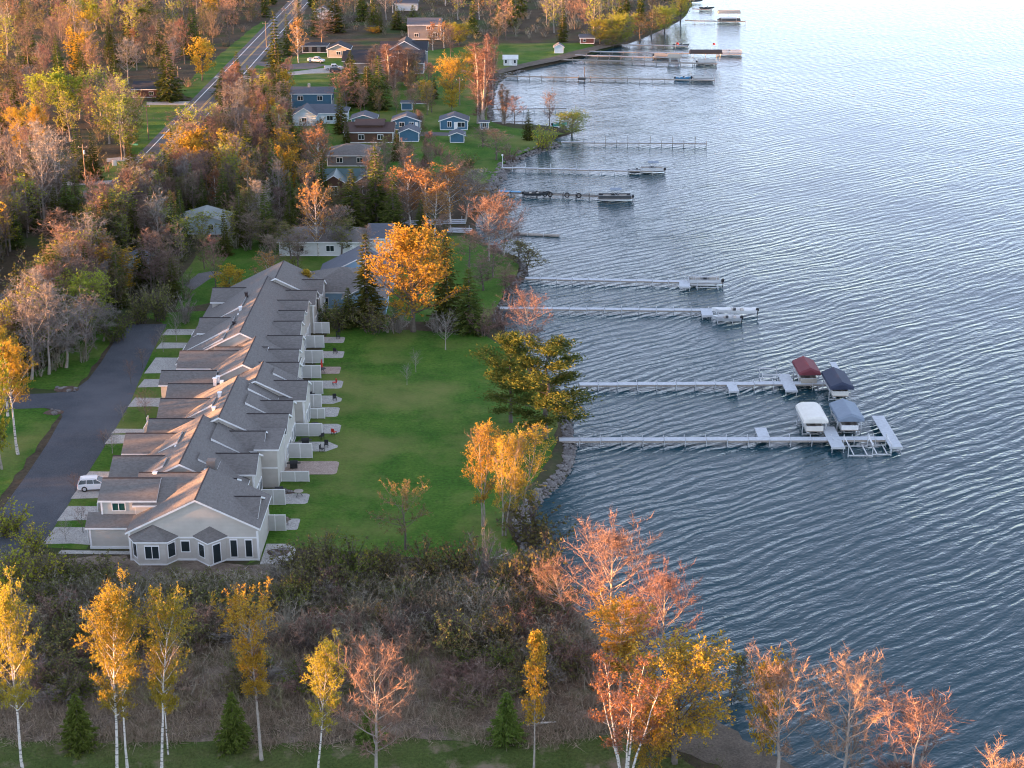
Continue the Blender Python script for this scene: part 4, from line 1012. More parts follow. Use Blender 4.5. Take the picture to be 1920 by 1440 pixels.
D1 = dock('long pale dock at the rocky shore, nearest of all, with lifts at its end', (1048, 824), (1680, 822), 1.3)
L1 = D1['len']
finger(D1, L1 * .61, .7, 4.1, 1.7); finger(D1, L1 * .815, -3.2, 4.4, 1.9); finger(D1, L1 * .985, -3.2, 8.6, 1.8)
D2 = dock('long pale dock with red and navy boat canopies near its end', (1086, 720), (1560, 718), 1.3)
L2 = D2['len']
finger(D2, L2 * .60, -3.4, -.7, 1.5); finger(D2, L2 * .825, -3.3, 3.9, 1.9); finger(D2, L2 * 1.05, -3.3, 9.5, 1.0)
D3 = dock('grey dock with a square end platform and a fishing boat, third from the viewer', (938, 577), (1330, 581), 1.2)
finger(D3, D3['len'] * .985, -3.2, .7, 2.0)
D4 = dock('grey dock with a square end platform and an empty lift, fourth from the viewer', (984, 521), (1345, 529), 1.2)
finger(D4, D4['len'] * .83, -3.4, -.6, 2.0)
D5 = dock('short half sunken dock stub beyond the leaning shore trees', (962, 437), (1050, 441), 1.0, 'dock_wood', -.6)
D6 = dock('dock with a blue shore ramp and black tyre bumpers', (935, 359), (1180, 369), 1.1, 'steel_dark', -.1, 'steel_dark')
L6 = D6['len']; MB().box(0, L6 * .17, -.62, .62, .0, .06).build('ramp', 'dock_blue', D6)
for q in (.36, .40, .53, .62):
    ring = [(L6 * q + .5 * math.cos(t), -.75, -.1 + .5 * math.sin(t)) for t in np.linspace(0, 2 * math.pi, 13)]
    MB().tube(ring, .14, 6).build('tyre_bumper', 'rubber', D6)
D7 = dock('thin pale dock leading to a canopied pontoon at a stone breakwater', (938, 314), (1225, 320), 1.0, tall=.9)
D8 = dock('empty thin dock with tall posts off the grassy point', (1052, 266), (1325, 268), 1.0, 'dock_deck', 0, 'dock_wood', .5, 3.0, 1.2)
D9 = dock('thin dock north of the point, farther of two behind the bare shoreline trees', (922, 204), (1062, 202), .8, 'dock_deck', 0, 'alu', .5)
D9b = dock('thin dock just north of the point, nearer of two behind the bare trees', (922, 228), (1000, 226), .8, 'dock_deck', 0, 'alu', .5)
D10 = dock('very long thin dock from the far beach with one tall post midway', (948, 142), (1340, 150), 1.0, 'dock_wood', 0, 'dock_wood', .5, 4.0)
MB().tube([(D10['len'] * .38, .8, -2), (D10['len'] * .38, .8, 3.2)], .12, 6).build('marker_post', 'steel_dark', D10); MB().box(D10['len'] * .37 - 1.2, D10['len'] * .37 + 1.2, -2.2, -.6, -.5, .1).build('float', 'steel_dark', D10)
D11 = dock('long dock from the sandy beach ending at a dark canopy, nearest of three there', (1052, 111), (1345, 119), 1.0, 'dock_wood', 0, 'dock_wood', .4, 4.0)
D12 = dock('dock from the sandy beach with a pale pontoon, middle of three there', (1078, 103), (1275, 108), 1.0, 'dock_deck', 0, 'dock_wood', .4, 4.0)
D13 = dock('long dock with two red flags, farthest of three at the sandy beach', (1105, 96), (1390, 101), 1.0, 'dock_deck', 0, 'dock_wood', .4, 4.0)
D14 = dock('short dock in front of the yellow willows', (1160, 83), (1290, 86), 1.0, 'dock_deck', 0, 'dock_wood', .4, 4.0)
D15 = dock('far dock with a raised canopy off the willow point', (1284, 38), (1398, 40), 1.0, 'dock_wood', 0, 'dock_wood', .4, 4.0)
D16 = dock('farthest small dock at the top of the picture', (1298, 16), (1334, 18), 1.0, 'dock_wood', 0, 'dock_wood', .4, 4.0)
for k, (q, lab) in enumerate(((.56, 'red and white flag on the far dock, the one nearer the beach'), (.80, 'red and white flag on the far dock, the outer one'))):
    x, y, _ = P(1105 + (1390 - 1105) * q, 96 + 5 * q)
    t = thing('flag', lab, 'flag', (x, y, 0), 0, 'flags on the far dock')
    MB().tube([(0, 0, 0), (.5, 0, 3.6)], .05, 5).build('pole', 'alu', t)
    MB().loft([[(.47, 0, 3.5), (.47, .03, 3.5), (.38, .03, 2.9), (.38, 0, 2.9)], [(.9, .12, 3.6), (.9, .15, 3.6), (.95, .15, 2.95), (.95, .12, 2.95)], [(1.4, -.06, 3.35), (1.4, -.03, 3.35), (1.35, -.03, 2.75), (1.35, -.06, 2.75)]]).build('cloth', 'red', t)

boat_lift('boat lift with cream rounded canopy at the nearest dock', 1520, 806, 0.02, 'cream_canvas', 3.3, 6.2, 1.85, 'round')
boat_lift('boat lift with light blue canopy beside the cream one', 1585, 803, 0.02, 'blue_canvas', 3.5, 6.4, 1.9, 'gable')
boat_lift('boat lift with dark red canopy at the second dock', 1510, 716, 0.03, 'red_canvas', 3.1, 5.8, 1.75, 'gable')
boat_lift('boat lift with navy black canopy at the end of the second dock', 1568, 741, 0.02, 'navy_canvas', 3.3, 7.0, 1.8, 'gable')
boat_lift('empty silver boat lift in front of the nearest dock below the blue canopy', 1608, 848, 0.0, None, 3.4, 5.2)
boat_lift('empty silver boat lift at the tip of the nearest dock', 1648, 846, 0.0, None, 2.6, 5.2)
boat_lift('empty low boat lift left of the red canopy', 1442, 716, math.pi / 2, None, 3.0, 4.2)
boat_lift('empty silver boat lift at the end of the fourth dock', 1325, 540, math.pi / 2, None, 3.0, 6.0)
boat_lift('silver boat lift holding the small boat at the third dock', 1358, 603, math.pi / 2, None, 2.4, 4.0)
pontoon('white pontoon boat under the cream canopy', 1520, 806, -math.pi / 2, None, 'cream_canvas', WATER_Z + .7)
pontoon('white pontoon boat under the light blue canopy', 1585, 803, -math.pi / 2, None, 'trim', WATER_Z + .6)
pontoon('pontoon boat under the navy black canopy', 1568, 741, -math.pi / 2, None, 'cream_canvas', WATER_Z + .7)
pontoon('pontoon boat under the dark red canopy', 1510, 716, -math.pi / 2, None, 'tan_canvas', WATER_Z + .6)
fishing_boat('long dark and white boat with black motor moored at the third dock', 1376, 592, math.pi, 'trim', WATER_Z + .5, 8.0)
fishing_boat('small silver boat on a lift in front of the third dock', 1362, 605, math.pi, 'alu', WATER_Z + .35, 5.0)
pontoon('silver pontoon with rails at the end of the fourth dock', 1320, 536, math.pi, None, 'alu', WATER_Z + .5)
pontoon('long grey pontoon boat at the end of the tyre-bumper dock', 1152, 377, math.pi, 'blue_canvas', 'car_dark', WATER_Z + .5, L=8.0)
fishing_boat('dark open boat alongside the blue dock ramp', 1006, 370, 0.0, 'car_dark', WATER_Z + .4, 6.0)
pontoon('pontoon boat with a flat canopy at the end of the breakwater dock', 1222, 325, math.pi, 'blue_canvas', 'alu', WATER_Z + .5, L=6.0)
fishing_boat('small dark dinghy beside the breakwater dock', 1194, 325, 0, 'car_dark', WATER_Z + .1, 3.6)
pontoon('pale pontoon boat with black rails at the end of the very long dock', 1318, 151, 0, None, 'alu', WATER_Z + .5, L=7)
fishing_boat('small blue boat beside the very long dock', 1282, 150, 0, 'dock_blue', WATER_Z + .1)
boat_lift('boat lift with long dark canopy at the end of the far beach dock', 1322, 121, math.pi / 2, 'black', 3.2, 11.0, 3.4)
pontoon('pontoon boat under the long dark far canopy', 1325, 121, 0, None, 'alu', WATER_Z + .5)
boat_lift('small dark covered lift midway along the far beach dock', 1264, 119, math.pi / 2, 'tan_canvas', 2.8, 4.4, 1.6)
pontoon('low pale pontoon boat on the middle beach dock', 1250, 109, 0, None, 'tan_canvas', WATER_Z + .5, L=9)
pontoon('grey pontoon boat at the flagged dock', 1368, 103, 0, None, 'alu', WATER_Z + .6, L=9)
fishing_boat('dark boat at the short dock by the willows', 1278, 88, 0, 'car_dark', WATER_Z + .1)
boat_lift('far boat lift with raised grey-brown canopy off the willow point', 1366, 42, math.pi / 2, 'tan_canvas', 3.0, 9.0, 3.2)
pontoon('dark pontoon boat under the raised far canopy', 1368, 42, 0, None, 'car_dark', WATER_Z + .5, L=9)
fishing_boat('dark boat at the farthest small dock', 1326, 18, 0, 'car_dark', WATER_Z + .2, 6)
fishing_boat('dark hull moored at the very top of the picture beside the willows', 1300, 5, 0, 'car_dark', WATER_Z + .3, 8)
fishing_boat('turquoise canoe lying under the leaning willow on the point', 1050, 243, .2, 'green_plastic', 0.05, 4.2, 'boats on land')
# white dock sections stored on the bank
for k, (px, py, L, rz, lab) in enumerate(((790, 420, 9, .02, 'stack of white dock sections lying behind the golden maple, western one'), (838, 418, 8, .06, 'stack of white dock sections lying on the bank, middle one'), (862, 434, 5, -.1, 'short white dock section lying nearest the bay'))):
    x, y, _ = P(px, py)
    t = thing('stored_dock', lab, 'dock sections', (x, y, 0), rz, 'white dock sections on the bank')
    for i in range(3): MB().box(-L / 2, L / 2, i * .9 - 1.3, i * .9 - .6, .1 + .14 * i, .2 + .14 * i).build('section', 'dock_deck', t)
    for sx in (-1, 1): MB().tube([(sx * L * .4, 0, 0), (sx * L * .4, 0, 1.4)], .05, 5).build('leg', 'alu', t)

# ------------------------------------------------------------------ vehicles
def wheel(par, x, y, r=.36, w=.24):
    ring = lambda rr, yy: [(x + rr * math.cos(t), yy, r + rr * math.sin(t)) for t in np.linspace(0, 2 * math.pi, 15)[:-1]]
    wh = MB().loft([ring(r * .8, y - w / 2), ring(r, y - w / 2 + .04), ring(r, y + w / 2 - .04), ring(r * .8, y + w / 2)]).build('wheel', 'rubber', par)
    for s in (-1, 1): MB().loft([ring(r * .6, y + s * (w / 2 - .01)), ring(r * .5, y + s * (w / 2 + .015))]).build('rim', 'alu', wh)
def body_loft(prof, w0, w1):
    """Car shell: rings (x, z0, z1, half width bottom, half width top)."""
    return [[(x, -a, z0), (x, -a, z0 + (z1 - z0) * .55), (x, -b, z1), (x, b, z1), (x, a, z0 + (z1 - z0) * .55), (x, a, z0)] for x, z0, z1, a, b in prof]
def suv(label, x, y, rz, m='car_white'):
    t = thing('suv', label, 'car', (x, y, .05), rz)
    MB().loft(body_loft([(-2.35, .45, .95, .84, .80), (-2.25, .3, 1.05, .92, .88), (-1.2, .28, 1.08, .95, .9), (.9, .28, 1.04, .95, .9), (1.95, .3, .95, .93, .84), (2.45, .38, .75, .82, .7)], 0, 0)).build('body', m, t, bevel=.05)
    MB().loft([[(xa, -.86, 1.04), (xa, .86, 1.04), (xb, .70, 1.60), (xb, -.70, 1.60)] for xa, xb in ((-2.25, -1.8), (1.15, .2))]).build('cabin', 'glass', t)
    MB().loft([[(xa, -w, z), (xa, w, z), (xa, w * .9, z + .1), (xa, -w * .9, z + .1)] for xa, w, z in ((-1.95, .70, 1.56), (-.9, .74, 1.60), (.25, .70, 1.57))]).build('roof', m, t)
    for xa, xb in ((-2.2, -1.95), (-1.15, -1.1), (-.2, -.25), (1.05, .18)):
        for s in (-1, 1): MB().tube([(xa, s * .87, 1.04), (xb, s * .71, 1.58)], .05, 5).build('pillar', m, t)
    for s in (-1, 1):
        MB().tube([(-1.6, s * .64, 1.73), (.1, s * .64, 1.73)], .03, 5).build('roof_rail', 'alu', t)
        MB().box(2.2, 2.34, s * .62 - .16, s * .62 + .16, .66, .82).build('headlight', 'chrome', t); MB().box(-2.36, -2.24, s * .74 - .12, s * .74 + .12, .75, 1.0).build('tail_light', 'red', t)
        MB().box(.75, .9, s * 1.0 - .08, s * 1.0 + .08, 1.05, 1.2).build('mirror', m, t)
        for wx in (-1.42, 1.5): wheel(t, wx, s * .86, .39)
    return t
def pickup(label, x, y, rz, m='car_white'):
    t = thing('pickup_truck', label, 'pickup truck', (x, y, .05), rz, 'white pickup trucks')
    MB().loft(body_loft([(-2.9, .5, 1.08, .94, .92), (-.6, .42, 1.1, .97, .94), (.9, .42, 1.12, .97, .93), (2.6, .45, 1.08, .95, .85), (2.95, .5, .9, .85, .78)], 0, 0)).build('body', m, t, bevel=.05)
    MB().box(-2.75, -.75, -.78, .78, 1.085, 1.115).build('bed_floor', 'black', t)
    MB().box(-2.88, -.7, -.95, -.8, 1.05, 1.28).box(-2.88, -.7, .8, .95, 1.05, 1.28).box(-2.9, -2.78, -.8, .8, 1.05, 1.26).build('bed_side', m, t)
    MB().loft([[(xa, -.88, 1.1), (xa, .88, 1.1), (xb, .74, 1.78), (xb, -.74, 1.78)] for xa, xb in ((-.65, -.5), (1.6, .85))]).build('cab_glass', 'glass', t)
    MB().loft([[(xa, -.76, 1.75), (xa, .76, 1.75), (xa, .68, 1.86), (xa, -.68, 1.86)] for xa in (-.55, .95)]).build('cab_roof', m, t)
    for s in (-1, 1):
        for xa, xb in ((-.65, -.5), (.3, .25), (1.6, .88)): MB().tube([(xa, s * .89, 1.1), (xb, s * .75, 1.77)], .05, 5).build('pillar', m, t)
        MB().box(2.8, 2.96, s * .66 - .16, s * .66 + .16, .75, .92).build('headlight', 'chrome', t); MB().box(-2.95, -2.86, s * .82 - .08, s * .82 + .08, .8, 1.1).build('tail_light', 'red', t)
        for wx in (-1.85, 1.9): wheel(t, wx, s * .86, .42, .28)
    return t
suv('white suv parked on a concrete driveway beside the asphalt court', -55.15, 190.0, R(8))
x, y, _ = P(593, 117); pickup('white pickup truck on the asphalt turnaround, nearer the highway', x, y, R(-14))
x, y, _ = P(625, 131); pickup('white pickup truck parked next to a dark car by the lake house', x, y, R(10))
x, y, _ = P(633, 134.5); suv('dark car parked close in front of a white pickup', x - .2, y - 1.2, R(10), 'car_dark')

# ------------------------------------------------------------------ utility poles, signs
def pole(label, px, py, h, arm=True, box=False):
    x, y, _ = P(px, py); t = thing('utility_pole', label, 'utility pole', (x, y, 0), 0, 'utility poles along the highway')
    MB().tube([(0, 0, -.2), (.05, 0, h)], [.16, .11], 7).build('pole', 'pole_wood', t)
    if arm: MB().box(-1.1, 1.1, -.06, .06, h - .8, h - .65).build('crossarm', 'pole_wood', t)
    for s in (-1, 0, 1): MB().tube([(s * .9, 0, h - .65), (s * .9, 0, h - .45)], .05, 5).build('insulator', 'trim', t)
    if box: MB().tube([(.3, -.1, h - 2.3), (.3, -.1, h - 1.4)], .22, 8).build('transformer', 'alu', t)
    return (x, y, h)
PL = [pole('utility pole with a pale transformer left of the highway, nearest one', 162, 350, 10, True, True), pole('utility pole left of the highway at the driveway mouth', 229, 300, 10), pole('utility pole at the edge of the roadside lawn', 279, 262, 9.5), pole('utility pole in front of the big dark spruce by the highway', 337, 184, 9.5),
      pole('utility pole on the right verge of the highway', 500, 88, 9), pole('pale pole with a crossarm on the cabin lawn', 862, 197, 8)]
wr = thing('power_line', 'thin power line strung between the roadside utility poles', 'power line', (0, 0, 0))
for a, b in zip(PL[:3], PL[1:4]):
    for s in (-.9, .9):
        MB().tube([(a[0] + s + (b[0] - a[0]) * q, a[1] + (b[1] - a[1]) * q, a[2] - .45 + (b[2] - a[2]) * q - 1.6 * 4 * q * (1 - q)) for q in np.linspace(0, 1, 9)], .018, 4).build('wire', 'black', wr)
def sign(label, px, py, w, h, z, m='trim'):
    x, y, _ = P(px, py); t = thing('sign', label, 'sign', (x, y, 0)); MB().box(-w / 2, w / 2, -.04, .04, z, z + h).build('board', m, t)
    for s in (-.35, .35): MB().box(s * w - .04, s * w + .04, .04, .12, 0, z + h * .8).build('post', 'pole_wood', t)
sign('white board sign on the verge left of the highway', 215, 315, 1.2, 1.3, .6); sign('small pale cabinet on the grass by a side drive', 160, 370, .8, 1.2, .3, 'alu')
sign('small turquoise board by the roadside shrub', 251, 276, 2.2, .4, .5, 'green_plastic')
x, y, _ = P(942, 313); t = thing('lamp_post', 'white lamp post at the shore end of the breakwater dock', 'lamp post', (x, y, 0)); MB().tube([(0, 0, -.3), (0, 0, 2.8)], .07, 6).build('post', 'trim', t); MB().box(-.22, .22, -.22, .22, 2.8, 3.1).build('lamp_head', 'trim', t)
x, y, _ = P(870, 137); t = thing('picnic_table', 'small dark picnic table on the far lawn', 'table', (x, y, 0)); MB().box(-.9, .9, -.4, .4, .7, .78).build('table_top', 'dock_wood', t)
for s in (-1, 1): MB().box(-.9, .9, s * .75 - .14, s * .75 + .14, .42, .48).build('bench', 'dock_wood', t); MB().box(s * .6 - .05, s * .6 + .05, -.7, .7, 0, .7).build('leg', 'dock_wood', t)
# ------------------------------------------------------------------ plants
class TB:
    """Triangle soup for trunks, twigs and leaves."""
    def __init__(self): self.V = []; self.T = []; self.mi = []; self.n = 0
    def add(self, V, T, m=0):
        V = np.asarray(V, np.float32).reshape(-1, 3); T = np.asarray(T, np.int64).reshape(-1, 3)
        self.V.append(V); self.T.append(T + self.n); self.mi.append(np.full(len(T), m)); self.n += len(V)
    def tube(self, pts, rad, sides=4, m=0):
        pts = np.asarray(pts, float); k = len(pts)
        d = np.gradient(pts, axis=0); d /= np.linalg.norm(d, axis=1)[:, None] + 1e-9
        ref = np.where(np.abs(d[:, 2:3]) < .9, np.array([[0, 0, 1.]]), np.array([[1., 0, 0]]))
        a = np.cross(d, ref); a /= np.linalg.norm(a, axis=1)[:, None] + 1e-9; b = np.cross(d, a)
        ang = np.arange(sides) * 2 * np.pi / sides
        rad = np.broadcast_to(np.asarray(rad, float), (k,))
        V = pts[:, None] + rad[:, None, None] * (np.cos(ang)[None, :, None] * a[:, None] + np.sin(ang)[None, :, None] * b[:, None])
        T = []
        for i in range(k - 1):
            for s in range(sides):
                s2 = (s + 1) % sides; p = i * sides; q = p + sides
                T += [(p + s, p + s2, q + s2), (p + s, q + s2, q + s)]
        self.add(V, T, m)
    def slivers(self, p, d, L, w, m=0):
        """Thin triangles: twigs or blades from p along d."""
        n = len(p); d = d / (np.linalg.norm(d, axis=1)[:, None] + 1e-9)
        side = np.cross(d, RNG.normal(size=(n, 3))); side /= np.linalg.norm(side, axis=1)[:, None] + 1e-9
        w = np.broadcast_to(np.asarray(w, float), (n,))[:, None]; L = np.broadcast_to(np.asarray(L, float), (n,))[:, None]
        V = np.stack([p - side * w / 2, p + side * w / 2, p + d * L], 1)
        self.add(V, np.arange(3 * n).reshape(n, 3), m)
    def leaves(self, c, size, m=0, flat=0.0):
        """Leaf-shaped kites with random tilt round the points c."""
        n = len(c); a = RNG.normal(size=(n, 3)); a[:, 2] *= 1 - flat; a /= np.linalg.norm(a, axis=1)[:, None] + 1e-9
        b = np.cross(a, RNG.normal(size=(n, 3)) * np.array([1 - .0, 1, 1]) + np.array([0, 0, flat * 3])); b /= np.linalg.norm(b, axis=1)[:, None] + 1e-9
        s = (np.broadcast_to(np.asarray(size, float), (n,)) * RNG.uniform(.6, 1.3, n))[:, None]
        V = np.stack([c - a * s * .5, c + b * s * .36, c + a * s * .5, c - b * s * .36], 1)
        q = np.arange(n)[:, None] * 4
        self.add(V, np.concatenate([q + [[0, 1, 2]], q + [[0, 2, 3]]]), m)
    def arrays(self): return np.concatenate(self.V), np.concatenate(self.T), np.concatenate(self.mi)
    def mesh(self, name, mats): return tri_mesh(name, *self.arrays(), mats)
RNG = np.random.default_rng(7)

PROF = {
    'round': lambda t: max(.12, math.sin(math.pi * (.14 + .80 * t)) ** .8),
    'vase': lambda t: (.35 + .75 * t) * (1 - t ** 7) + .08,
    'column': lambda t: .95 * (1 - t ** 3) * (.55 + .45 * min(1, t * 4)) + .08,
    'cone': lambda t: (1 - t) * .95 + .08,
    'egg': lambda t: max(.1, math.sin(math.pi * (.25 + .73 * t ** .8)) ** .9),
    'topball': lambda t: (.42 if t < .55 else .45 + .62 * math.sin(math.pi * (t - .55) / .47)) + .03,
}
def decid(seed, H, cb, W, prof='round', up=38, n1=20, n2=7, n3=9, twl=.8, tww=.035, nl=0, ls=.3, tr=.22, wander=.25, stems=1, droop=0.0, spread=.0, patch=1.0, sub=3):
    """A broadleaf tree: trunk and limbs (bark) and a crown of twigs and leaves."""
    global RNG
    RNG = np.random.default_rng(seed); rng = random.Random(seed)
    bark, crown = TB(), TB()
    f = PROF[prof]
    for st in range(stems):
        k = 9; az0 = st * 2 * math.pi / max(1, stems) + rng.uniform(0, 1); sp = spread * (1 if stems > 1 else 0)
        Hs = H * (1 if st == 0 else rng.uniform(.82, .98))
        tp = []; ox, oy = 0.0, 0.0
        for i in range(k):
            q = i / (k - 1)
            ox += rng.uniform(-wander, wander) * .4; oy += rng.uniform(-wander, wander) * .4
            tp.append((ox + sp * math.cos(az0) * q ** 1.2 + .25 * math.cos(az0) * (stems > 1), oy + sp * math.sin(az0) * q ** 1.2 + .25 * math.sin(az0) * (stems > 1), Hs * q * .97 - (.3 if i == 0 else 0)))
        tp = np.array(tp); qs = np.linspace(0, 1, k); trs = tr * (1 if stems == 1 else .8)
        rad = trs * (1 - qs * .9); rad[0] *= 1.35
        bark.tube(tp, rad, 7 if H > 8 else 5)
        n1s = max(4, int(n1 / stems))
        for i in range(n1s):
            t = (i + rng.random() * .8) / n1s; q = cb + (.97 - cb) * t
            p0 = np.array([np.interp(q, qs, tp[:, j]) for j in range(3)])
            Lb = W / 2 * f(t) * rng.uniform(.75, 1.2) * (1 / (1 + .35 * (stems - 1)))
            az = i * 2.4 + rng.uniform(-.5, .5) + st; el = R(up + 22 * t + rng.uniform(-10, 10))
            # a limb stays within the crown's outline sideways: its length is set by its reach
            Lb = min(Lb / max(.35, math.cos(el)), H * .6)
            hd = np.array([math.cos(az), math.sin(az), 0.]); lp = [p0]
            for s_ in range(1, 5):
                e = el + R(14) * (s_ / 4) - droop * (s_ / 4) ** 2
                lp.append(lp[-1] + Lb / 4 * (hd * math.cos(e) + np.array([0, 0, math.sin(e)])) + np.array([rng.uniform(-1, 1), rng.uniform(-1, 1), rng.uniform(-.6, .6)]) * Lb * .035)
            lp = np.array(lp); r0 = max(.025, trs * (1 - q * .85) * .55 * min(1, Lb / (W / 2) + .3))
            bark.tube(lp, r0 * np.array([1, .8, .6, .4, .18]), 4)
            if rng.random() > patch: nl_here = 0
            else: nl_here = nl
            ss = np.linspace(.25, 1, n2)
            for s_ in ss:
                b0 = np.array([np.interp(s_ * 4, np.arange(5), lp[:, j]) for j in range(3)])
                ld = lp[min(4, int(s_ * 4) + 1)] - lp[min(3, int(s_ * 4))]; ld /= np.linalg.norm(ld) + 1e-9
                dv = ld * .7 + RNG.normal(size=3) * .55 + np.array([0, 0, .25 - droop]); dv /= np.linalg.norm(dv)
                Ls = Lb * .42 * (1.15 - s_ * .6) + .25
                b1 = b0 + dv * Ls
                crown.tube([b0, b0 + dv * Ls * .55 + RNG.normal(size=3) * Ls * .05, b1], [r0 * .34, r0 * .2, .012], sub, 0)
                u = RNG.uniform(.1, 1, n3)[:, None]; tpts = b0 + (b1 - b0) * u
                td = dv * .55 + RNG.normal(size=(n3, 3)) * .6 + np.array([0, 0, .22 - droop * 1.2]); td /= np.linalg.norm(td, axis=1)[:, None]
                tl = RNG.uniform(.5, 1.2, n3) * twl
                crown.slivers(tpts, td, tl, tww, 0)
                if nl_here:
                    m_ = RNG.poisson(nl_here * n3 / 1.0)
                    if m_:
                        idx = RNG.integers(0, n3, m_)
                        crown.leaves(tpts[idx] + td[idx] * (tl[idx] * RNG.uniform(.2, 1.05, m_))[:, None] + RNG.normal(size=(m_, 3)) * .06, ls, 1)
    return bark, crown

def spruce(seed, H, W, tiers=26, per=9, tuft=9, base=.04):
    global RNG
    RNG = np.random.default_rng(seed); rng = random.Random(seed)
    bark, crown = TB(), TB()
    bark.tube([(0, 0, -.2), (0, 0, H * .5), (0, 0, H * .98)], [.2, .12, .015], 6)
    for i in range(tiers):
        t = i / (tiers - 1); z = H * (base + (.985 - base) * t ** .92)
        r = W / 2 * (1 - t) ** .82 * rng.uniform(.8, 1.12) + .12
        nb = max(4, int(per * (1 - t * .5)))
        for k in range(nb):
            az = k * 2 * math.pi / nb + rng.uniform(-.35, .35) + i; rr = r * rng.uniform(.7, 1.15)
            hd = np.array([math.cos(az), math.sin(az), 0])
            p0 = np.array([0, 0, z]); p1 = p0 + hd * rr * .6 + np.array([0, 0, -.16 * rr]); p2 = p0 + hd * rr + np.array([0, 0, -.12 * rr - .05 * rr])
            crown.tube([p0, p1, p2], [.03, .02, .01], 3, 1)
            n = max(4, int(tuft * (rr / (W / 2)) ** .6 * 1.3))
            u = RNG.uniform(.15, 1, n); c = np.where((u < .6)[:, None], p0 + (p1 - p0) * (u / .6)[:, None], p1 + (p2 - p1) * ((u - .6) / .4)[:, None])
            sd = np.array([-hd[1], hd[0], 0]); sgn = RNG.choice([-1, 1], n)
            d = hd * .55 + sgn[:, None] * sd * RNG.uniform(.2, 1.1, n)[:, None] + np.array([0, 0, 1]) * RNG.uniform(-.55, .15, n)[:, None]
            L = (.3 + .3 * rr * (1.1 - u)) * RNG.uniform(.7, 1.3, n)
            crown.slivers(c, d, L, L * .55, 0)
            crown.slivers(c, hd + RNG.normal(size=(n, 3)) * .3 + np.array([0, 0, -.35]), L * .8, L * .4, 0)
    crown.slivers(np.tile([[0, 0, H * .93]], (6, 1)), RNG.normal(size=(6, 3)) * .25 + np.array([0, 0, 1]), .09 * H, .12, 0)
    return bark, crown

def pine(seed, H, W, n1=26, cb=.18, tuft=34):
    """White pine: level limbs that carry flat plates of needles."""
    global RNG
    RNG = np.random.default_rng(seed); rng = random.Random(seed)
    bark, crown = TB(), TB()
    tp = np.array([(rng.uniform(-.15, .15) * i * .4, rng.uniform(-.15, .15) * i * .4, H * i / 7 * .97 - (.3 if i == 0 else 0)) for i in range(8)])
    bark.tube(tp, .32 * (1 - np.linspace(0, 1, 8) * .9), 7)
    for i in range(n1):
        t = (i + rng.random()) / n1; q = cb + (1 - cb) * t
        p0 = np.array([np.interp(q, np.linspace(0, 1, 8), tp[:, j]) for j in range(3)])
        L = W / 2 * (.42 + .62 * math.sin(math.pi * (.14 + .72 * t))) * (1 - .5 * t ** 2) * rng.uniform(.5, 1.2); az = i * 2.4 + rng.uniform(-.5, .5)
        hd = np.array([math.cos(az), math.sin(az), 0]); lift = .12 + .75 * t
        lp = np.array([p0 + hd * L * u + np.array([0, 0, L * lift * u ** 1.6]) for u in (0, .35, .7, 1)])
        bark.tube(lp, .11 * (1 - t * .6) * np.array([1, .7, .45, .15]), 4)
        for u in np.linspace(.4, 1, 5):
            c0 = np.array([np.interp(u, (0, .35, .7, 1), lp[:, j]) for j in range(3)])
            n = int(tuft * rng.uniform(.4, 1.2)); R_ = L * .17 + .3
            c = c0 + RNG.normal(size=(n, 3)) * np.array([R_ * .66, R_ * .66, R_ * .17]) + np.array([0, 0, .1])
            d = RNG.normal(size=(n, 3)) * np.array([1, 1, .55]) + hd * .5 + np.array([0, 0, .55])
            crown.slivers(c, d, RNG.uniform(.25, .5, n), .17, 0)
    return bark, crown

def shrub(seed, H, W, stems=14, sub_n=6, n3=7, tww=.03, nl=0, ls=.2, up=.55):
    global RNG
    RNG = np.random.default_rng(seed); rng = random.Random(seed)
    bark, crown = TB(), TB()
    for i in range(stems):
        az = rng.uniform(0, 6.28); rr = W / 2 * math.sqrt(rng.random()); h = H * rng.uniform(.6, 1.05) * (1 - .35 * (rr / (W / 2)) ** 2)
        b = np.array([math.cos(az) * rr * .35, math.sin(az) * rr * .35, -.1]); e = np.array([math.cos(az) * rr, math.sin(az) * rr, h])
        mid = (b + e) / 2 + np.array([math.cos(az), math.sin(az), 0]) * -.1 * W + RNG.normal(size=3) * .1
        bark.tube([b, mid, e], [.045, .03, .01], 3)
        for s_ in np.linspace(.25, 1, sub_n):
            p = b + (mid - b) * s_ * 2 if s_ < .5 else mid + (e - mid) * (s_ - .5) * 2
            n = n3; d = RNG.normal(size=(n, 3)) * .8 + np.array([math.cos(az) * .3, math.sin(az) * .3, up]); L = RNG.uniform(.3, .75, n) * (.25 * H + .15)
            d /= np.linalg.norm(d, axis=1)[:, None]
            crown.slivers(np.tile(p, (n, 1)), d, L, tww, 0)
            if nl:
                m_ = RNG.poisson(nl * n); idx = RNG.integers(0, n, max(1, m_))
                crown.leaves(p + d[idx] * (L[idx] * RNG.uniform(.1, 1.1, len(idx)))[:, None] + RNG.normal(size=(len(idx), 3)) * .08, ls, 1)
    return bark, crown

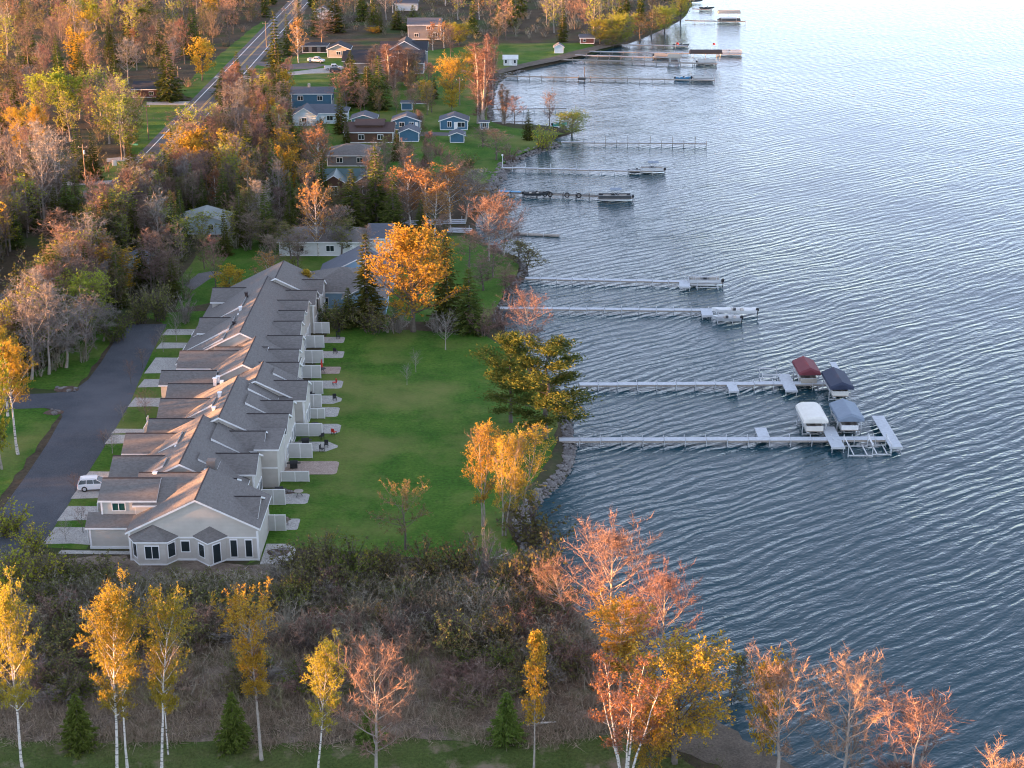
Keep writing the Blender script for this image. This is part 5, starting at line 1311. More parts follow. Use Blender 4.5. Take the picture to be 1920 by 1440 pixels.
# prototypes: name -> (bark mesh, crown mesh, height, width)
PROTO = {}
def proto(key, bc, H, W, bark_m, crown_m):
    V = bc[1].arrays()[0]; rr = np.hypot(V[:, 0], V[:, 1])          # true size of the grown crown
    H = max(float(np.percentile(V[:, 2], 99.7)), float(bc[0].arrays()[0][:, 2].max()) * .97); W = 2 * float(np.percentile(rr, 94))
    PROTO[key] = (bc[0].mesh('trunk', [bark_m]), bc[1].mesh('crown', crown_m), H, W)
def recolour(key, new, bark_m, crown_m):
    a, b, H, W = PROTO[key]; a = a.copy(); b = b.copy()
    a.materials.clear(); a.materials.append(M[bark_m]); mi = [p for p in range(0)]
    idx = np.empty(len(b.polygons), np.int32); b.polygons.foreach_get('material_index', idx)
    b.materials.clear()
    for m_ in crown_m: b.materials.append(M[m_])
    b.polygons.foreach_set('material_index', idx)
    PROTO[new] = (a, b, H, W)
KIN = {}
def fam(fam_name, keys): KIN[fam_name] = keys
# bare trees of the woods
for i in range(4):
    proto('bare%d' % i, decid(100 + i, 15, .22 + .06 * (i % 2), 6.4, ('egg', 'vase', 'round', 'egg')[i], 40 + 8 * (i % 3), 20, 7, 11, 1.0, .075, 0, .3, .17, .3), 15, 6.4, 'bark', ['twig'])
    recolour('bare%d' % i, 'barered%d' % i, 'bark', ['twig_red']); recolour('bare%d' % i, 'baregrey%d' % i, 'bark_pale', ['twig_grey'])
fam('bare', ['bare0', 'bare1', 'bare2', 'bare3']); fam('barered', ['barered0', 'barered1', 'barered2', 'barered3']); fam('baregrey', ['baregrey0', 'baregrey1', 'baregrey2', 'baregrey3'])
for i in range(3):
    proto('bud%d' % i, decid(120 + i, 14, .2, 6.6, ('round', 'egg', 'vase')[i], 40, 20, 7, 9, .9, .06, .9, .36, .16, .3), 14, 6.6, 'bark', ['twig', 'leaf_olive'])
    recolour('bud%d' % i, 'budlime%d' % i, 'bark_pale', ['twig_grey', 'leaf_lime']); recolour('bud%d' % i, 'budrust%d' % i, 'birch', ['twig_red', 'leaf_rust'])
fam('bud', ['bud0', 'bud1', 'bud2']); fam('budlime', ['budlime0', 'budlime1', 'budlime2']); fam('budrust', ['budrust0', 'budrust1', 'budrust2'])
for i in range(3):
    proto('leafy%d' % i, decid(140 + i, 12, .16, 7.2, ('round', 'egg', 'round')[i], 36, 24, 8, 8, .8, .04, 3.2, .34, .17, .3), 12, 7.2, 'bark', ['twig', 'leaf_green'])
    recolour('leafy%d' % i, 'lime%d' % i, 'bark_pale', ['twig', 'leaf_lime']); recolour('leafy%d' % i, 'gold%d' % i, 'bark', ['twig', 'leaf_gold'])
fam('leafy', ['leafy0', 'leafy1', 'leafy2']); fam('lime', ['lime0', 'lime1', 'lime2']); fam('gold', ['gold0', 'gold1', 'gold2'])
for i in range(3): proto('spruce%d' % i, spruce(160 + i, 14, 4.6 + .5 * i, 24, 9, 8), 14, 4.6 + .5 * i, 'bark', ['needle', 'bark'])
fam('spruce', ['spruce0', 'spruce1', 'spruce2'])
proto('cedar', spruce(166, 6, 4.0, 18, 12, 12, .02), 6, 4.0, 'bark', ['needle_young', 'bark']); fam('cedar', ['cedar'])
for i in range(2): proto('pine%d' % i, pine(170 + i, 14, 9.5, 26, .16, 110), 14, 9.5, 'bark', ['needle_pine'])
fam('pine', ['pine0', 'pine1'])
for i in range(2): proto('poplar%d' % i, decid(180 + i, 18, .06, 4.6, 'column', 66, 46, 8, 12, 1.0, .045, 0, .3, .26, .2, 3, 0, .8), 18, 4.6, 'bark_pale', ['twig_red'])
fam('poplar', ['poplar0', 'poplar1'])
proto('maple', decid(190, 18, .16, 13, 'egg', 34, 44, 13, 13, .9, .035, 2.4, .30, .36, .3), 18, 13, 'bark', ['twig', 'leaf_gold'])
fam('maple', ['maple'])
# the tall foreground trees
for i in range(3): proto('aspen%d' % i, decid(200 + i, 20, (.42, .48, .4)[i], 6.2, ('vase', 'egg', 'round')[i], 40, 26, 9, 12, .75, .025, 6.5, .17, .20, .35, 1, 0, 0, .9), 20, 6.2, 'birch', ['twig_grey', 'leaf_aspen'])
fam('aspen', ['aspen0', 'aspen1', 'aspen2'])
for i in range(2): recolour('aspen%d' % i, 'aspengold%d' % i, 'birch', ['twig', 'leaf_gold'])
fam('aspengold', ['aspengold0', 'aspengold1'])
for i in range(2): proto('ashgold%d' % i, decid(206 + i, 15, .24, 6.6, 'round', 44, 30, 9, 12, .75, .03, 3.2, .165, .17, .35, 2, 0, 1.0, .72), 15, 6.6, 'bark_pale', ['twig', 'leaf_gold'])
fam('ashgold', ['ashgold0', 'ashgold1'])
proto('topball', decid(210, 19, .42, 6.0, 'topball', 34, 30, 9, 12, .65, .025, 5.0, .165, .18, .25, 1, 0, 0, .88), 19, 6.0, 'bark_pale', ['twig', 'leaf_gold']); fam('topball', ['topball'])
proto('slim', decid(211, 14, .30, 2.9, 'column', 45, 26, 8, 12, .5, .022, 2.2, .22, .12, .2), 14, 2.9, 'bark_pale', ['twig', 'leaf_gold']); fam('slim', ['slim'])
for i in range(3): proto('fan%d' % i, decid(220 + i, 15, (.25, .16, .3)[i], 9.5, ('round', 'vase', 'egg')[i], (26, 38, 32)[i], 24, 11, 17, .9, .05, 0, .2, .24, .45, (1, 3, 1)[i], 0, 1.8), 15, 9.5, 'bark_pale', ['twig_red'])
fam('fan', ['fan0', 'fan2']); fam('fanmulti', ['fan1'])
proto('birchclump', decid(230, 15, .45, 7.5, 'round', 36, 36, 9, 14, .7, .03, .55, .2, .15, .25, 5, 0, 2.2), 15, 7.5, 'birch', ['twig_red', 'leaf_rust']); fam('birchclump', ['birchclump'])
for i in range(2): proto('willow%d' % i, decid(240 + i, 13, .14, 9.5, 'round', 40, 38, 11, 11, .8, .028, 2.8, .24, .26, .4, 1, .35), 13, 9.5, 'bark', ['twig', 'leaf_gold'])
recolour('willow0', 'willowlime0', 'bark', ['twig', 'leaf_lime']); recolour('willow1', 'willowgreen0', 'bark', ['twig', 'leaf_green'])
fam('willow', ['willow0', 'willow1']); fam('willowlime', ['willowlime0']); fam('willowgreen', ['willowgreen0'])
proto('sapling', decid(250, 6, .30, 4.0, 'round', 42, 18, 6, 9, .4, .02, 0, .2, .07, .1), 6, 4.0, 'bark_pale', ['twig_grey']); fam('sapling', ['sapling'])
recolour('sapling', 'saplingrust', 'bark', ['twig_red']); fam('saplingrust', ['saplingrust'])
proto('flat', decid(251, 9, .28, 8.0, 'round', 12, 16, 9, 10, .6, .03, .9, .26, .18, .3), 9, 8.0, 'bark', ['twig', 'leaf_olive']); fam('flat', ['flat'])
for i in range(2):
    proto('brush%d' % i, shrub(260 + i, 3.2, 4.2, 24, 6, 9), 3.2, 4.2, 'bark_pale', ['twig_grey']); recolour('brush%d' % i, 'brushdark%d' % i, 'bark', ['twig_dark']); recolour('brush%d' % i, 'brushred%d' % i, 'bark', ['twig_red'])
    proto('bush%d' % i, shrub(270 + i, 3.0, 4.2, 22, 6, 8, .028, .85, .20), 3.0, 4.2, 'bark', ['twig_dark', 'leaf_olive']); recolour('bush%d' % i, 'bushlime%d' % i, 'bark', ['twig', 'leaf_lime']); recolour('bush%d' % i, 'bushgreen%d' % i, 'bark', ['twig_dark', 'leaf_green'])
for k_ in ('brush', 'brushdark', 'brushred', 'bush', 'bushlime', 'bushgreen'): fam(k_, [k_ + '0', k_ + '1'])

NAMES = dict(bare='bare_tree', barered='bare_tree', baregrey='bare_tree', bud='budding_tree', budlime='budding_tree', budrust='birch_tree', leafy='leafy_tree', lime='aspen_tree', gold='golden_tree', spruce='spruce_tree', cedar='spruce_tree', pine='pine_tree', poplar='poplar_tree', maple='maple_tree',
             aspen='aspen_tree', aspengold='aspen_tree', ashgold='golden_tree', topball='aspen_tree', slim='aspen_tree', fan='bare_tree', fanmulti='bare_tree', birchclump='birch_tree', willow='willow_tree', willowlime='willow_tree', willowgreen='willow_tree', sapling='young_tree', saplingrust='young_tree', flat='flat_topped_tree',
             brush='shrub', brushdark='shrub', brushred='shrub', bush='shrub', bushlime='shrub', bushgreen='shrub')
TRNG = random.Random(42)
TREES = []
def plant(kind, x, y, h, w, label, group=None, lean=(0, 0), z=None):
    key = TRNG.choice(KIN[kind]); a, b, H, W = PROTO[key]
    if z is None: z = float(ground_z(np.array([[x, y]]))[0]) if -40 < x < 130 else 0.0
    name = NAMES[kind]
    t = thing(name, label, 'shrub' if name == 'shrub' else 'tree', (x, y, z), 0, group)
    t.rotation_euler = (lean[1], lean[0], TRNG.uniform(0, 6.28)) if lean == (0, 0) else (lean[1], lean[0], 0)
    t.scale = (w / W, w / W, h / H)
    link('trunk', a, t); link('crown', b, t)
    TREES.append((x, y, w))
    return t
def tr(kind, bx, by, ty, wpx, label, group=None, lean=0.0):
    """Tree by photo pixels: foot (bx, by), top row ty, crown width wpx; lean in degrees to the right."""
    x, y, _ = P(bx, by); h = XZ(bx, ty, y)[1]; sc = _c * (400 + by) / CAM_H
    return plant(kind, x, y, h, wpx / sc, label, group, (R(lean), 0) if lean else (0, 0))
# ------------------------------------------------------------------ planting plan
FAR_Y = 585.0
FARW = []; AUTO = []
ADJ = dict(barered='bare reddish tree', bare='bare brown tree', baregrey='pale bare tree', spruce='dark spruce', bud='olive budding tree', budlime='pale green budding tree', gold='golden-leaved tree', budrust='rust-tinged birch', bush='olive shrub', bushgreen='green shrub', brush='grey bare shrub', brushred='reddish bare shrub', bushlime='yellow-green shrub', brushdark='dark bare shrub', sapling='thin bare sapling', saplingrust='reddish sapling')
FG = 'tall trees in the foreground meadow'
tr('aspen', 45, 1462, 1078, 95, 'tall leafing aspen at the left edge of the meadow with orange-lit top', FG)
tr('aspen', 222, 1475, 1074, 105, 'tall white-trunked aspen with dense yellow top, left of a close pair', FG, 2.5)
tr('aspen', 240, 1440, 1110, 75, 'white-trunked aspen standing close behind its taller twin', FG, 1)
tr('aspen', 304, 1462, 1082, 80, 'white-trunked birch leaning to the right with a thin ragged yellow crown', FG, 7)
tr('aspengold', 316, 1415, 1200, 40, 'thin dark trunk just behind the leaning birch', FG, 2)
tr('topball', 490, 1425, 1098, 100, 'golden aspen with a ball-shaped top above a narrow column of leaves', FG)
tr('aspen', 596, 1462, 1184, 72, 'slim white-trunked aspen leaning right with a small yellow-green crown', FG, 5)
tr('fan', 705, 1475, 1194, 135, 'bare pinkish tree with pale trunk in the middle of the meadow', FG)
tr('slim', 1000, 1440, 1184, 46, 'narrow golden aspen beside a small spruce', FG)
tr('birchclump', 1172, 1490, 1255, 150, 'clump of white birch stems with rust-red tops', FG)
tr('topball', 1160, 1340, 1128, 112, 'golden tree with ragged crown rising behind the birch clump', FG)
tr('willow', 1264, 1432, 1182, 195, 'broad golden willow beside the birch clump at the shore', FG)
tr('fan', 1462, 1465, 1222, 150, 'bare salmon tree with a yellowish top, leftmost at the water in the bottom corner', FG)
tr('fan', 1582, 1475, 1206, 150, 'bare salmon tree with a straight trunk before the water, second in the bottom corner', FG)
tr('fanmulti', 1700, 1505, 1262, 165, 'wide forking bare tree with thin salmon twigs, third in the bottom corner', FG)
tr('fan', 1862, 1590, 1362, 150, 'bare salmon treetop cut by the bottom right edge of the picture', FG)
tr('gold', 1430, 1440, 1216, 70, 'small yellow-topped tree tucked behind the leftmost corner tree', FG)
tr('fan', 1140, 1222, 958, 170, 'bare reddish tree on the bank in front of the water', 'bare trees on the bank')
tr('fan', 1238, 1270, 1030, 125, 'bare dark-trunked tree with red top standing right on the bank', 'bare trees on the bank')
tr('fan', 1066, 1168, 1040, 90, 'small bare tree leaning left among the thicket by the bank', 'bare trees on the bank', -14)
tr('barered', 1195, 1250, 1090, 90, 'thin bare tree between the two taller bank trees', 'bare trees on the bank')
tr('barered', 1300, 1345, 1200, 80, 'small pink bare tree beyond the golden willow', 'bare trees on the bank')
tr('bud', 1365, 1300, 1190, 60, 'wispy olive branches reaching over the water beyond the willow', 'bare trees on the bank', 12)
tr('willow', 1215, 1460, 1300, 90, 'low golden foliage behind the birch clump', FG)
for bx, by, ty, w, lab in ((150, 1397, 1303, 66, 'small bushy spruce at the meadow edge, first from the left'), (440, 1398, 1300, 64, 'small dark spruce at the meadow edge, second from the left'), (694, 1392, 1325, 52, 'small spruce half hidden behind the bare pinkish tree'), (950, 1388, 1300, 64, 'small spruce at the meadow edge beside the narrow golden aspen')):
    tr('cedar', bx, by, ty, w * 1.05, lab, 'small spruces at the meadow edge')
# lawn, shore and court
tr('flat', 760, 1030, 903, 112, 'olive flat-topped tree at the near edge of the big lawn', None)
tr('ashgold', 905, 985, 784, 66, 'orange-lit tree with several stems at the shore rocks, left of a pair')
tr('ashgold', 945, 1005, 806, 56, 'orange-lit tree right behind its neighbour at the shore rocks', None, 4)
tr('ashgold', 968, 985, 790, 88, 'broad orange-lit tree overhanging the shore rocks, right of a pair', None, 5)
tr('bush', 1002, 1010, 930, 130, 'large olive brown shrub on the shore rocks', None)
tr('pine', 958, 792, 626, 108, 'golden-topped white pine at the shore, left of the pair')
tr('pine', 1022, 822, 638, 165, 'broad layered white pine leaning over the first dock, right of the pair')
tr('fan', 985, 668, 538, 88, 'bare tree with red top standing at the waterline north of the pines')
tr('sapling', 835, 656, 576, 56, 'round-headed bare young tree on the big lawn')
tr('sapling', 763, 722, 678, 22, 'thin staked sapling on the lawn, nearer of two')
tr('sapling', 780, 698, 652, 24, 'thin staked sapling on the lawn, farther of two')
tr('maple', 776, 622, 422, 158, 'large golden-orange maple at the far end of the big lawn')
tr('spruce', 690, 606, 440, 66, 'tall spruce with golden side standing left of the golden maple')
tr('spruce', 838, 606, 445, 74, 'dark spruce behind the right side of the golden maple')
tr('spruce', 880, 622, 506, 74, 'dark broad spruce right of the golden maple')
tr('spruce', 655, 612, 540, 50, 'dark spruce shaded against the hip-roofed house')
for k, (bx, by, ty, w, kd) in enumerate(((640, 615, 560, 70, 'bush'), (700, 622, 570, 80, 'bush'), (740, 622, 575, 70, 'brush'), (905, 628, 575, 60, 'brushred'), (940, 612, 555, 60, 'brushred'), (820, 622, 585, 50, 'brush'), (612, 610, 570, 44, 'bushgreen'))):
    AUTO.append((tr(kd, bx, by, ty, w, 'x', 'hedge shrubs at the far end of the lawn'), ADJ[kd]))
for k, (bx, by, ty, w, kd) in enumerate(((948, 545, 490, 50, 'barered'), (960, 560, 500, 46, 'barered'), (925, 520, 455, 60, 'barered'), (905, 545, 480, 60, 'bare'), (880, 500, 430, 60, 'barered'), (975, 500, 445, 60, 'bud'))):
    AUTO.append((tr(kd, bx, by, ty, w, 'x', 'small bare trees on the shore bank'), ADJ[kd]))
tr('fan', 915, 490, 365, 90, 'dark bare tree with rust top leaning out over the bay')
tr('fan', 945, 480, 375, 80, 'bare dark-stemmed tree right at the bay beside the rust-topped one')
tr('bud', 985, 500, 455, 60, 'wispy olive tree leaning over the water at the small point', None, 18)
tr('saplingrust', 972, 470, 395, 34, 'slender orange sapling standing against the water')
tr('saplingrust', 275, 795, 722, 46, 'young orange-twigged tree between two driveways of the court')
SAP = [(300, 660, 590, 40, 'sapling'), (118, 1015, 960, 44, 'sapling'), (150, 1000, 930, 46, 'saplingrust'), (205, 850, 790, 50, 'sapling'), (240, 720, 660, 36, 'saplingrust'), (262, 690, 640, 34, 'saplingrust'), (285, 660, 615, 28, 'saplingrust'), (325, 640, 575, 40, 'sapling'), (225, 790, 745, 40, 'sapling'), (135, 920, 875, 36, 'saplingrust'), (190, 838, 795, 36, 'saplingrust')]
for k, s in enumerate(SAP): AUTO.append((tr(s[4], s[0] + 6, s[1], s[1] - (s[1] - s[2]) * .8, s[3] * .75, 'x', 'street trees along the court'), ADJ[s[4]]))
tr('aspengold', 32, 852, 640, 84, 'tall aspen with golden top on the left side of the court')
tr('lime', 5, 880, 640, 80, 'leafing aspen cut by the left edge beside the court')
tr('bushlime', 20, 1000, 945, 90, 'yellow-green shrub at the left edge below the court')
tr('bushlime', 60, 1040, 985, 80, 'yellow-green shrub at the near end of the court')
tr('aspen', 15, 780, 600, 70, 'slender leafing tree at the left edge by the court entrance')
for k, (bx, by, ty, w) in enumerate(((60, 712, 545, 90), (92, 702, 530, 90), (125, 690, 540, 90), (160, 672, 545, 80), (70, 660, 500, 80), (40, 690, 520, 80), (195, 640, 560, 60))):
    AUTO.append((tr('baregrey', bx, by, ty, w, 'x', 'grey thicket trees beside the court', 6), 'leaning grey bare tree'))
for k, (bx, by, ty, w, kd, lab) in enumerate(((165, 625, 505, 100, 'willowlime', 'yellow-green willow on the wooded side of the court'), (225, 560, 462, 80, 'gold', 'small golden tree among the pines above the court'), (180, 560, 490, 90, 'lime', 'lime green tree above the grey thicket'), (220, 640, 590, 70, 'bushgreen', 'dark green shrub at the head of the court'),
                                            (265, 605, 545, 60, 'bush', 'olive shrub behind the far end of the court'), (300, 600, 530, 60, 'bush', 'olive shrub below the small drive'), (345, 605, 548, 56, 'brush', 'bare shrub at the far end of the driveways'), (310, 560, 470, 60, 'bare', 'bare tree beside the pale roadside house'), (270, 540, 440, 50, 'spruce', 'dark spruce beside the pale roadside house'))):
    tr(kd, bx, by, ty, w, lab)
tr('budrust', 505, 545, 468, 62, 'russet-leaved tree directly behind the far end of the townhouses')
tr('bushgreen', 545, 545, 480, 44, 'dark green shrub between the russet tree and the blue wall')
tr('gold', 430, 555, 500, 60, 'yellow-tinged shrubby tree left of the townhouse far end')
tr('barered', 405, 545, 440, 46, 'bare pink tree with narrow crown left of the townhouse far end')
tr('slim', 578, 580, 505, 30, 'slim orange sapling in front of the blue wall')
tr('spruce', 318, 520, 455, 40, 'slim gold-green conifer beside the small drive')
# middle distance
MID = [('budlime', 382, 458, 392, 62, 'light green tree veiling the pale garage', 0), ('bud', 545, 486, 420, 60, 'olive tree veiling the left end of the long white house', 0), ('bud', 505, 470, 405, 70, 'olive tree between the pale garage and the long white house', 0), ('bare', 470, 468, 395, 60, 'bare tree just right of the pale garage', 0), ('spruce', 655, 470, 405, 40, 'dark spruce against the long white house roof', 0),
       ('budrust', 596, 480, 328, 62, 'orange birch with white trunk beside the long white house', 0), ('baregrey', 600, 478, 372, 60, 'white leaning bare tree beside the orange birch', 22), ('spruce', 662, 428, 318, 62, 'golden-green spruce right of the log house', 0), ('spruce', 706, 418, 276, 66, 'tall dark spruce in front of the green-roofed log house', 0),
       ('spruce', 738, 440, 340, 56, 'spruce with lit tip behind the stored white docks', 0), ('budrust', 768, 422, 298, 80, 'orange-topped white birch, first of the row at the bay', 0), ('budrust', 800, 425, 308, 70, 'orange-topped white birch, second of the row at the bay', 0), ('budrust', 845, 418, 305, 80, 'pale-crowned birch, third of the row at the bay', 0), ('baregrey', 872, 415, 310, 70, 'bare white-stemmed tree leaning right in the birch row', 10),
       ('budrust', 815, 440, 342, 60, 'low orange birch in front of the birch row', 0), ('budrust', 905, 408, 345, 60, 'orange birch closest to the blue dock ramp', 0), ('budrust', 938, 400, 348, 50, 'orange shrubby birch on the bank at the blue dock ramp', 0), ('barered', 830, 455, 400, 40, 'small pink tree below the stored white docks', 0), ('bare', 890, 400, 330, 60, 'bare brown tree behind the birches near the breakwater', 0),
       ('spruce', 515, 382, 260, 50, 'tall golden-green spruce in the middle of the wooded yards', 0), ('spruce', 465, 300, 225, 50, 'spruce with orange-lit side above the white garage', 0), ('spruce', 512, 275, 200, 50, 'orange-lit spruce left of the pale blue house', 0), ('spruce', 578, 350, 285, 50, 'dark spruce with a yellow top left of the log house', 0), ('spruce', 545, 270, 205, 44, 'dark spruce left of the white gable', 0),
       ('spruce', 520, 165, 22, 46, 'very tall narrow spruce at the right verge of the highway', 0), ('spruce', 447, 178, 98, 36, 'lone lit spruce on the verge beside the road lines', 0), ('spruce', 420, 178, 128, 44, 'rounded dark spruce overlapping the road', 0), ('spruce', 318, 188, 82, 62, 'large dark spruce in front of the low house beyond the highway', 0),
       ('spruce', 690, 195, 125, 56, 'dark spruce above the teal cabin', 0), ('spruce', 712, 205, 105, 50, 'tall dark spruce in front of the big dark-roofed house', 0), ('spruce', 658, 150, 95, 40, 'spruce left of the big dark house front', 0), ('spruce', 990, 262, 206, 26, 'dark narrow spruce on the grassy point', 0),
       ('barered', 345, 275, 196, 75, 'broad salmon-crowned bare tree over the highway, left one', 0), ('barered', 398, 280, 215, 66, 'broad salmon-crowned bare tree over the highway, right one', 0), ('barered', 370, 330, 225, 60, 'bare salmon tree on the near side of the highway', 0),
       ('poplar', 903, 232, 82, 58, 'tall salmon columnar poplar on the lakeshore', 0), ('poplar', 920, 180, 60, 30, 'thin tip of a poplar behind the tall salmon one', 0), ('poplar', 735, 165, 82, 50, 'salmon columnar bare tree in front of the big dark house, middle', 0), ('poplar', 765, 160, 88, 50, 'salmon columnar bare tree in front of the big dark house, right', 0), ('poplar', 700, 140, 84, 30, 'thin salmon bare tree in front of the big dark house, left', 0),
       ('barered', 650, 215, 128, 62, 'salmon bare tree right of the dark blue house', 0), ('poplar', 945, 232, 158, 26, 'slender pink tree standing before the bay, left of two', 0), ('barered', 965, 234, 178, 40, 'thin pale bare tree standing before the bay, right of two', 0), ('poplar', 788, 242, 205, 20, 'slim orange tree beside the middle blue cabin', 0),
       ('willow', 850, 188, 104, 66, 'yellow willow on the cabin lawn left of the poplars', 0), ('willow', 893, 160, 92, 56, 'yellow willow behind the tall salmon poplar', 0), ('gold', 800, 195, 150, 34, 'small golden tree on the cabin lawn', 0), ('gold', 848, 208, 165, 34, 'small golden tree below the yellow willow', 0), ('barered', 770, 200, 165, 34, 'small bare orange tree beside the blue shed', 0),
       ('bare', 1030, 236, 168, 34, 'upright bare tree on the grassy point', 0), ('willowlime', 1072, 248, 198, 62, 'yellow-green willow leaning out over the water at the point', 0), ('bushlime', 1018, 276, 226, 48, 'green bushy tree on the grassy point', 0), ('bare', 930, 300, 238, 60, 'bare brown tree on the lawn by the breakwater, left', 0), ('bare', 905, 275, 235, 54, 'bare brown tree on the lawn by the breakwater, farther one', 0),
       ('bushgreen', 880, 315, 286, 40, 'olive round shrub on the lawn near the birch row', 0), ('brushred', 823, 290, 265, 34, 'dark red round shrub on the cabin lawn', 0), ('brushred', 955, 300, 265, 40, 'dark red shrub at the breakwater lawn', 0), ('spruce', 797, 312, 286, 22, 'small golden spruce on the lawn above the birches', 0),
       ('willowlime', 860, 85, 40, 50, 'pale lime tree at the edge of the far lawn', 0), ('budrust', 832, 90, 36, 26, 'orange-topped birch on the far lawn', 0), ('budrust', 812, 95, 40, 22, 'orange-topped birch beside the dark house on the far lawn', 0), ('bare', 845, 108, 45, 26, 'thin tall bare tree on the far lawn', 0), ('bare', 935, 85, 22, 36, 'tall bare tree at the far lawn edge', 0),
       ('willowlime', 1125, 82, 32, 46, 'lime willow beside the red cabin', 0), ('willowlime', 1165, 80, 18, 60, 'yellow willow with white leaning trunk at the far shore', 0), ('willowgreen', 1150, 84, 48, 50, 'green willow low over the far beach', 0), ('bud', 1200, 72, 20, 50, 'olive bush tree at the far water edge', 0), ('willowlime', 1245, 55, 2, 44, 'yellow willow on the far point', 0), ('willowlime', 1275, 35, -25, 46, 'yellow-green willow at the very tip of the far point', 0), ('bud', 1222, 62, 12, 50, 'olive brown tree on the far point', 0),
       ('spruce', 1055, 78, 0, 22, 'dark narrow spruce behind the grey shed', 0), ('gold', 700, 62, 50, 30, 'small yellow shrub tree behind the dark house', 0),
       ('budrust', 560, 118, 32, 36, 'salmon-white birch right of the very tall spruce', 0), ('barered', 605, 85, 22, 64, 'round salmon-crowned tree above the carport', 0), ('spruce', 628, 60, -10, 50, 'golden-green pine at the top, above the round salmon tree', 0), ('spruce', 712, 60, 8, 20, 'thin salmon-lit spruce behind the dark house', 0), ('spruce', 745, 55, 12, 30, 'dark spruce behind the dark house, left', 0), ('spruce', 775, 58, 10, 40, 'dark spruce behind the dark house, right', 0),
       ('lime', 80, 222, 135, 56, 'yellow-green aspen in the wood, left of a bright clump', 0), ('lime', 115, 225, 130, 60, 'yellow-green aspen in the wood, middle of a bright clump', 0), ('lime', 150, 222, 136, 50, 'yellow-green aspen in the wood, right of a bright clump', 0), ('willowgreen', 235, 285, 165, 80, 'broad pale green tree beside the roadside lawn', 0), ('budlime', 205, 270, 160, 60, 'pale green tree behind the broad roadside one', 0),
       ('aspengold', 45, 330, 190, 40, 'orange-topped aspen in the left wood, left of a pair', 0), ('aspengold', 80, 320, 196, 40, 'orange-topped aspen in the left wood, right of a pair', 0), ('lime', 130, 50, 2, 34, 'bright yellow tree in the far wood, left of the row', 0), ('lime', 155, 52, -4, 36, 'bright yellow tree in the far wood, second of the row', 0), ('lime', 182, 55, 4, 36, 'bright yellow tree in the far wood, third of the row', 0), ('lime', 208, 58, -2, 30, 'bright yellow-green tree in the far wood, fourth of the row', 0), ('leafy', 270, 60, 10, 40, 'green tree in the far wood right of the yellow row', 0),
       ('baregrey', 85, 425, 225, 80, 'tall pale bare birch in the left wood', 0), ('baregrey', 30, 415, 235, 70, 'tall pale bare tree at the left edge of the wood', 0), ('baregrey', 110, 400, 232, 70, 'tall white-stemmed bare tree right of the pale birch', 0), ('bud', 15, 210, 108, 56, 'pale grey-green tree at the left edge', 0),
       ('gold', 235, 440, 350, 56, 'yellow-green tree over the highway bend', 0), ('lime', 215, 455, 360, 50, 'lime tree in front of the highway bend', 0), ('barered', 182, 440, 315, 44, 'bare salmon tree left of the lime one at the highway bend', 0), ('barered', 110, 480, 390, 80, 'orange-tinged bare tree in front of the highway, left', 0), ('barered', 225, 470, 385, 50, 'pink bare tree in front of the highway bend', 0)]
MID += [('spruce', 248, 345, 270, 38, 'conifer right beside the road at its lower end, with golden lit side', 0), ('spruce', 300, 350, 295, 34, 'conifer left of the salmon-crowned trees, with golden lit side', 0), ('spruce', 446, 336, 270, 40, 'conifer left of the tall golden-green spruce, with golden lit side', 0), ('spruce', 480, 345, 295, 32, 'small conifer beside the tall golden-green spruce, with golden lit side', 0), ('spruce', 291, 535, 470, 36, 'conifer below the small drive, left one, with golden lit side', 0), ('spruce', 325, 562, 484, 36, 'conifer below the small drive, right one, with golden lit side', 0), ('spruce', 130, 425, 328, 40, 'dark conifer under the tall pale birch, left, with golden lit side', 0), ('spruce', 152, 430, 338, 40, 'dark conifer under the tall pale birch, right, with golden lit side', 0), ('spruce', 108, 435, 352, 40, 'dark conifer close to the trunk of the tall pale birch', 0), ('spruce', 60, 430, 348, 44, 'dark conifer at the foot of the left wood, with golden lit side', 0), ('spruce', 148, 342, 232, 34, 'slim dark conifer beside the transformer pole, with golden lit side', 0), ('spruce', 178, 338, 250, 34, 'slim gold-edged conifer beside the transformer pole, with golden lit side', 0), ('spruce', 666, 200, 113, 40, 'dark conifer in front of the big dark house, left', 0), ('spruce', 640, 250, 175, 36, 'conifer right of the pale blue house, with golden lit side', 0), ('spruce', 560, 310, 240, 36, 'conifer below the pale blue house, with golden lit side', 0), ('spruce', 425, 300, 232, 36, 'conifer behind the salmon-crowned trees, with golden lit side', 0), ('spruce', 395, 360, 290, 34, 'conifer in the middle of the yards, left, with golden lit side', 0), ('spruce', 545, 440, 370, 36, 'conifer above the long white house, with golden lit side', 0), ('spruce', 745, 300, 245, 36, 'small conifer left of the middle blue garage, with golden lit side', 0), ('spruce', 790, 440, 375, 34, 'conifer beside the stored white docks, with golden lit side', 0), ('spruce', 215, 190, 120, 34, 'conifer in the wood right of the bright aspen clump', 0), ('spruce', 245, 120, 50, 32, 'conifer in the far wood below the yellow row, with golden lit side', 0), ('spruce', 370, 110, 45, 34, 'conifer in the wood near the top of the highway', 0), ('spruce', 60, 120, 40, 36, 'conifer in the far wood at upper left, with golden lit side', 0), ('spruce', 160, 175, 95, 34, 'conifer behind the bright aspen clump, with golden lit side', 0)]
for m_ in MID: tr(m_[0], m_[1], m_[2], m_[3], m_[4], m_[5], None, m_[6])

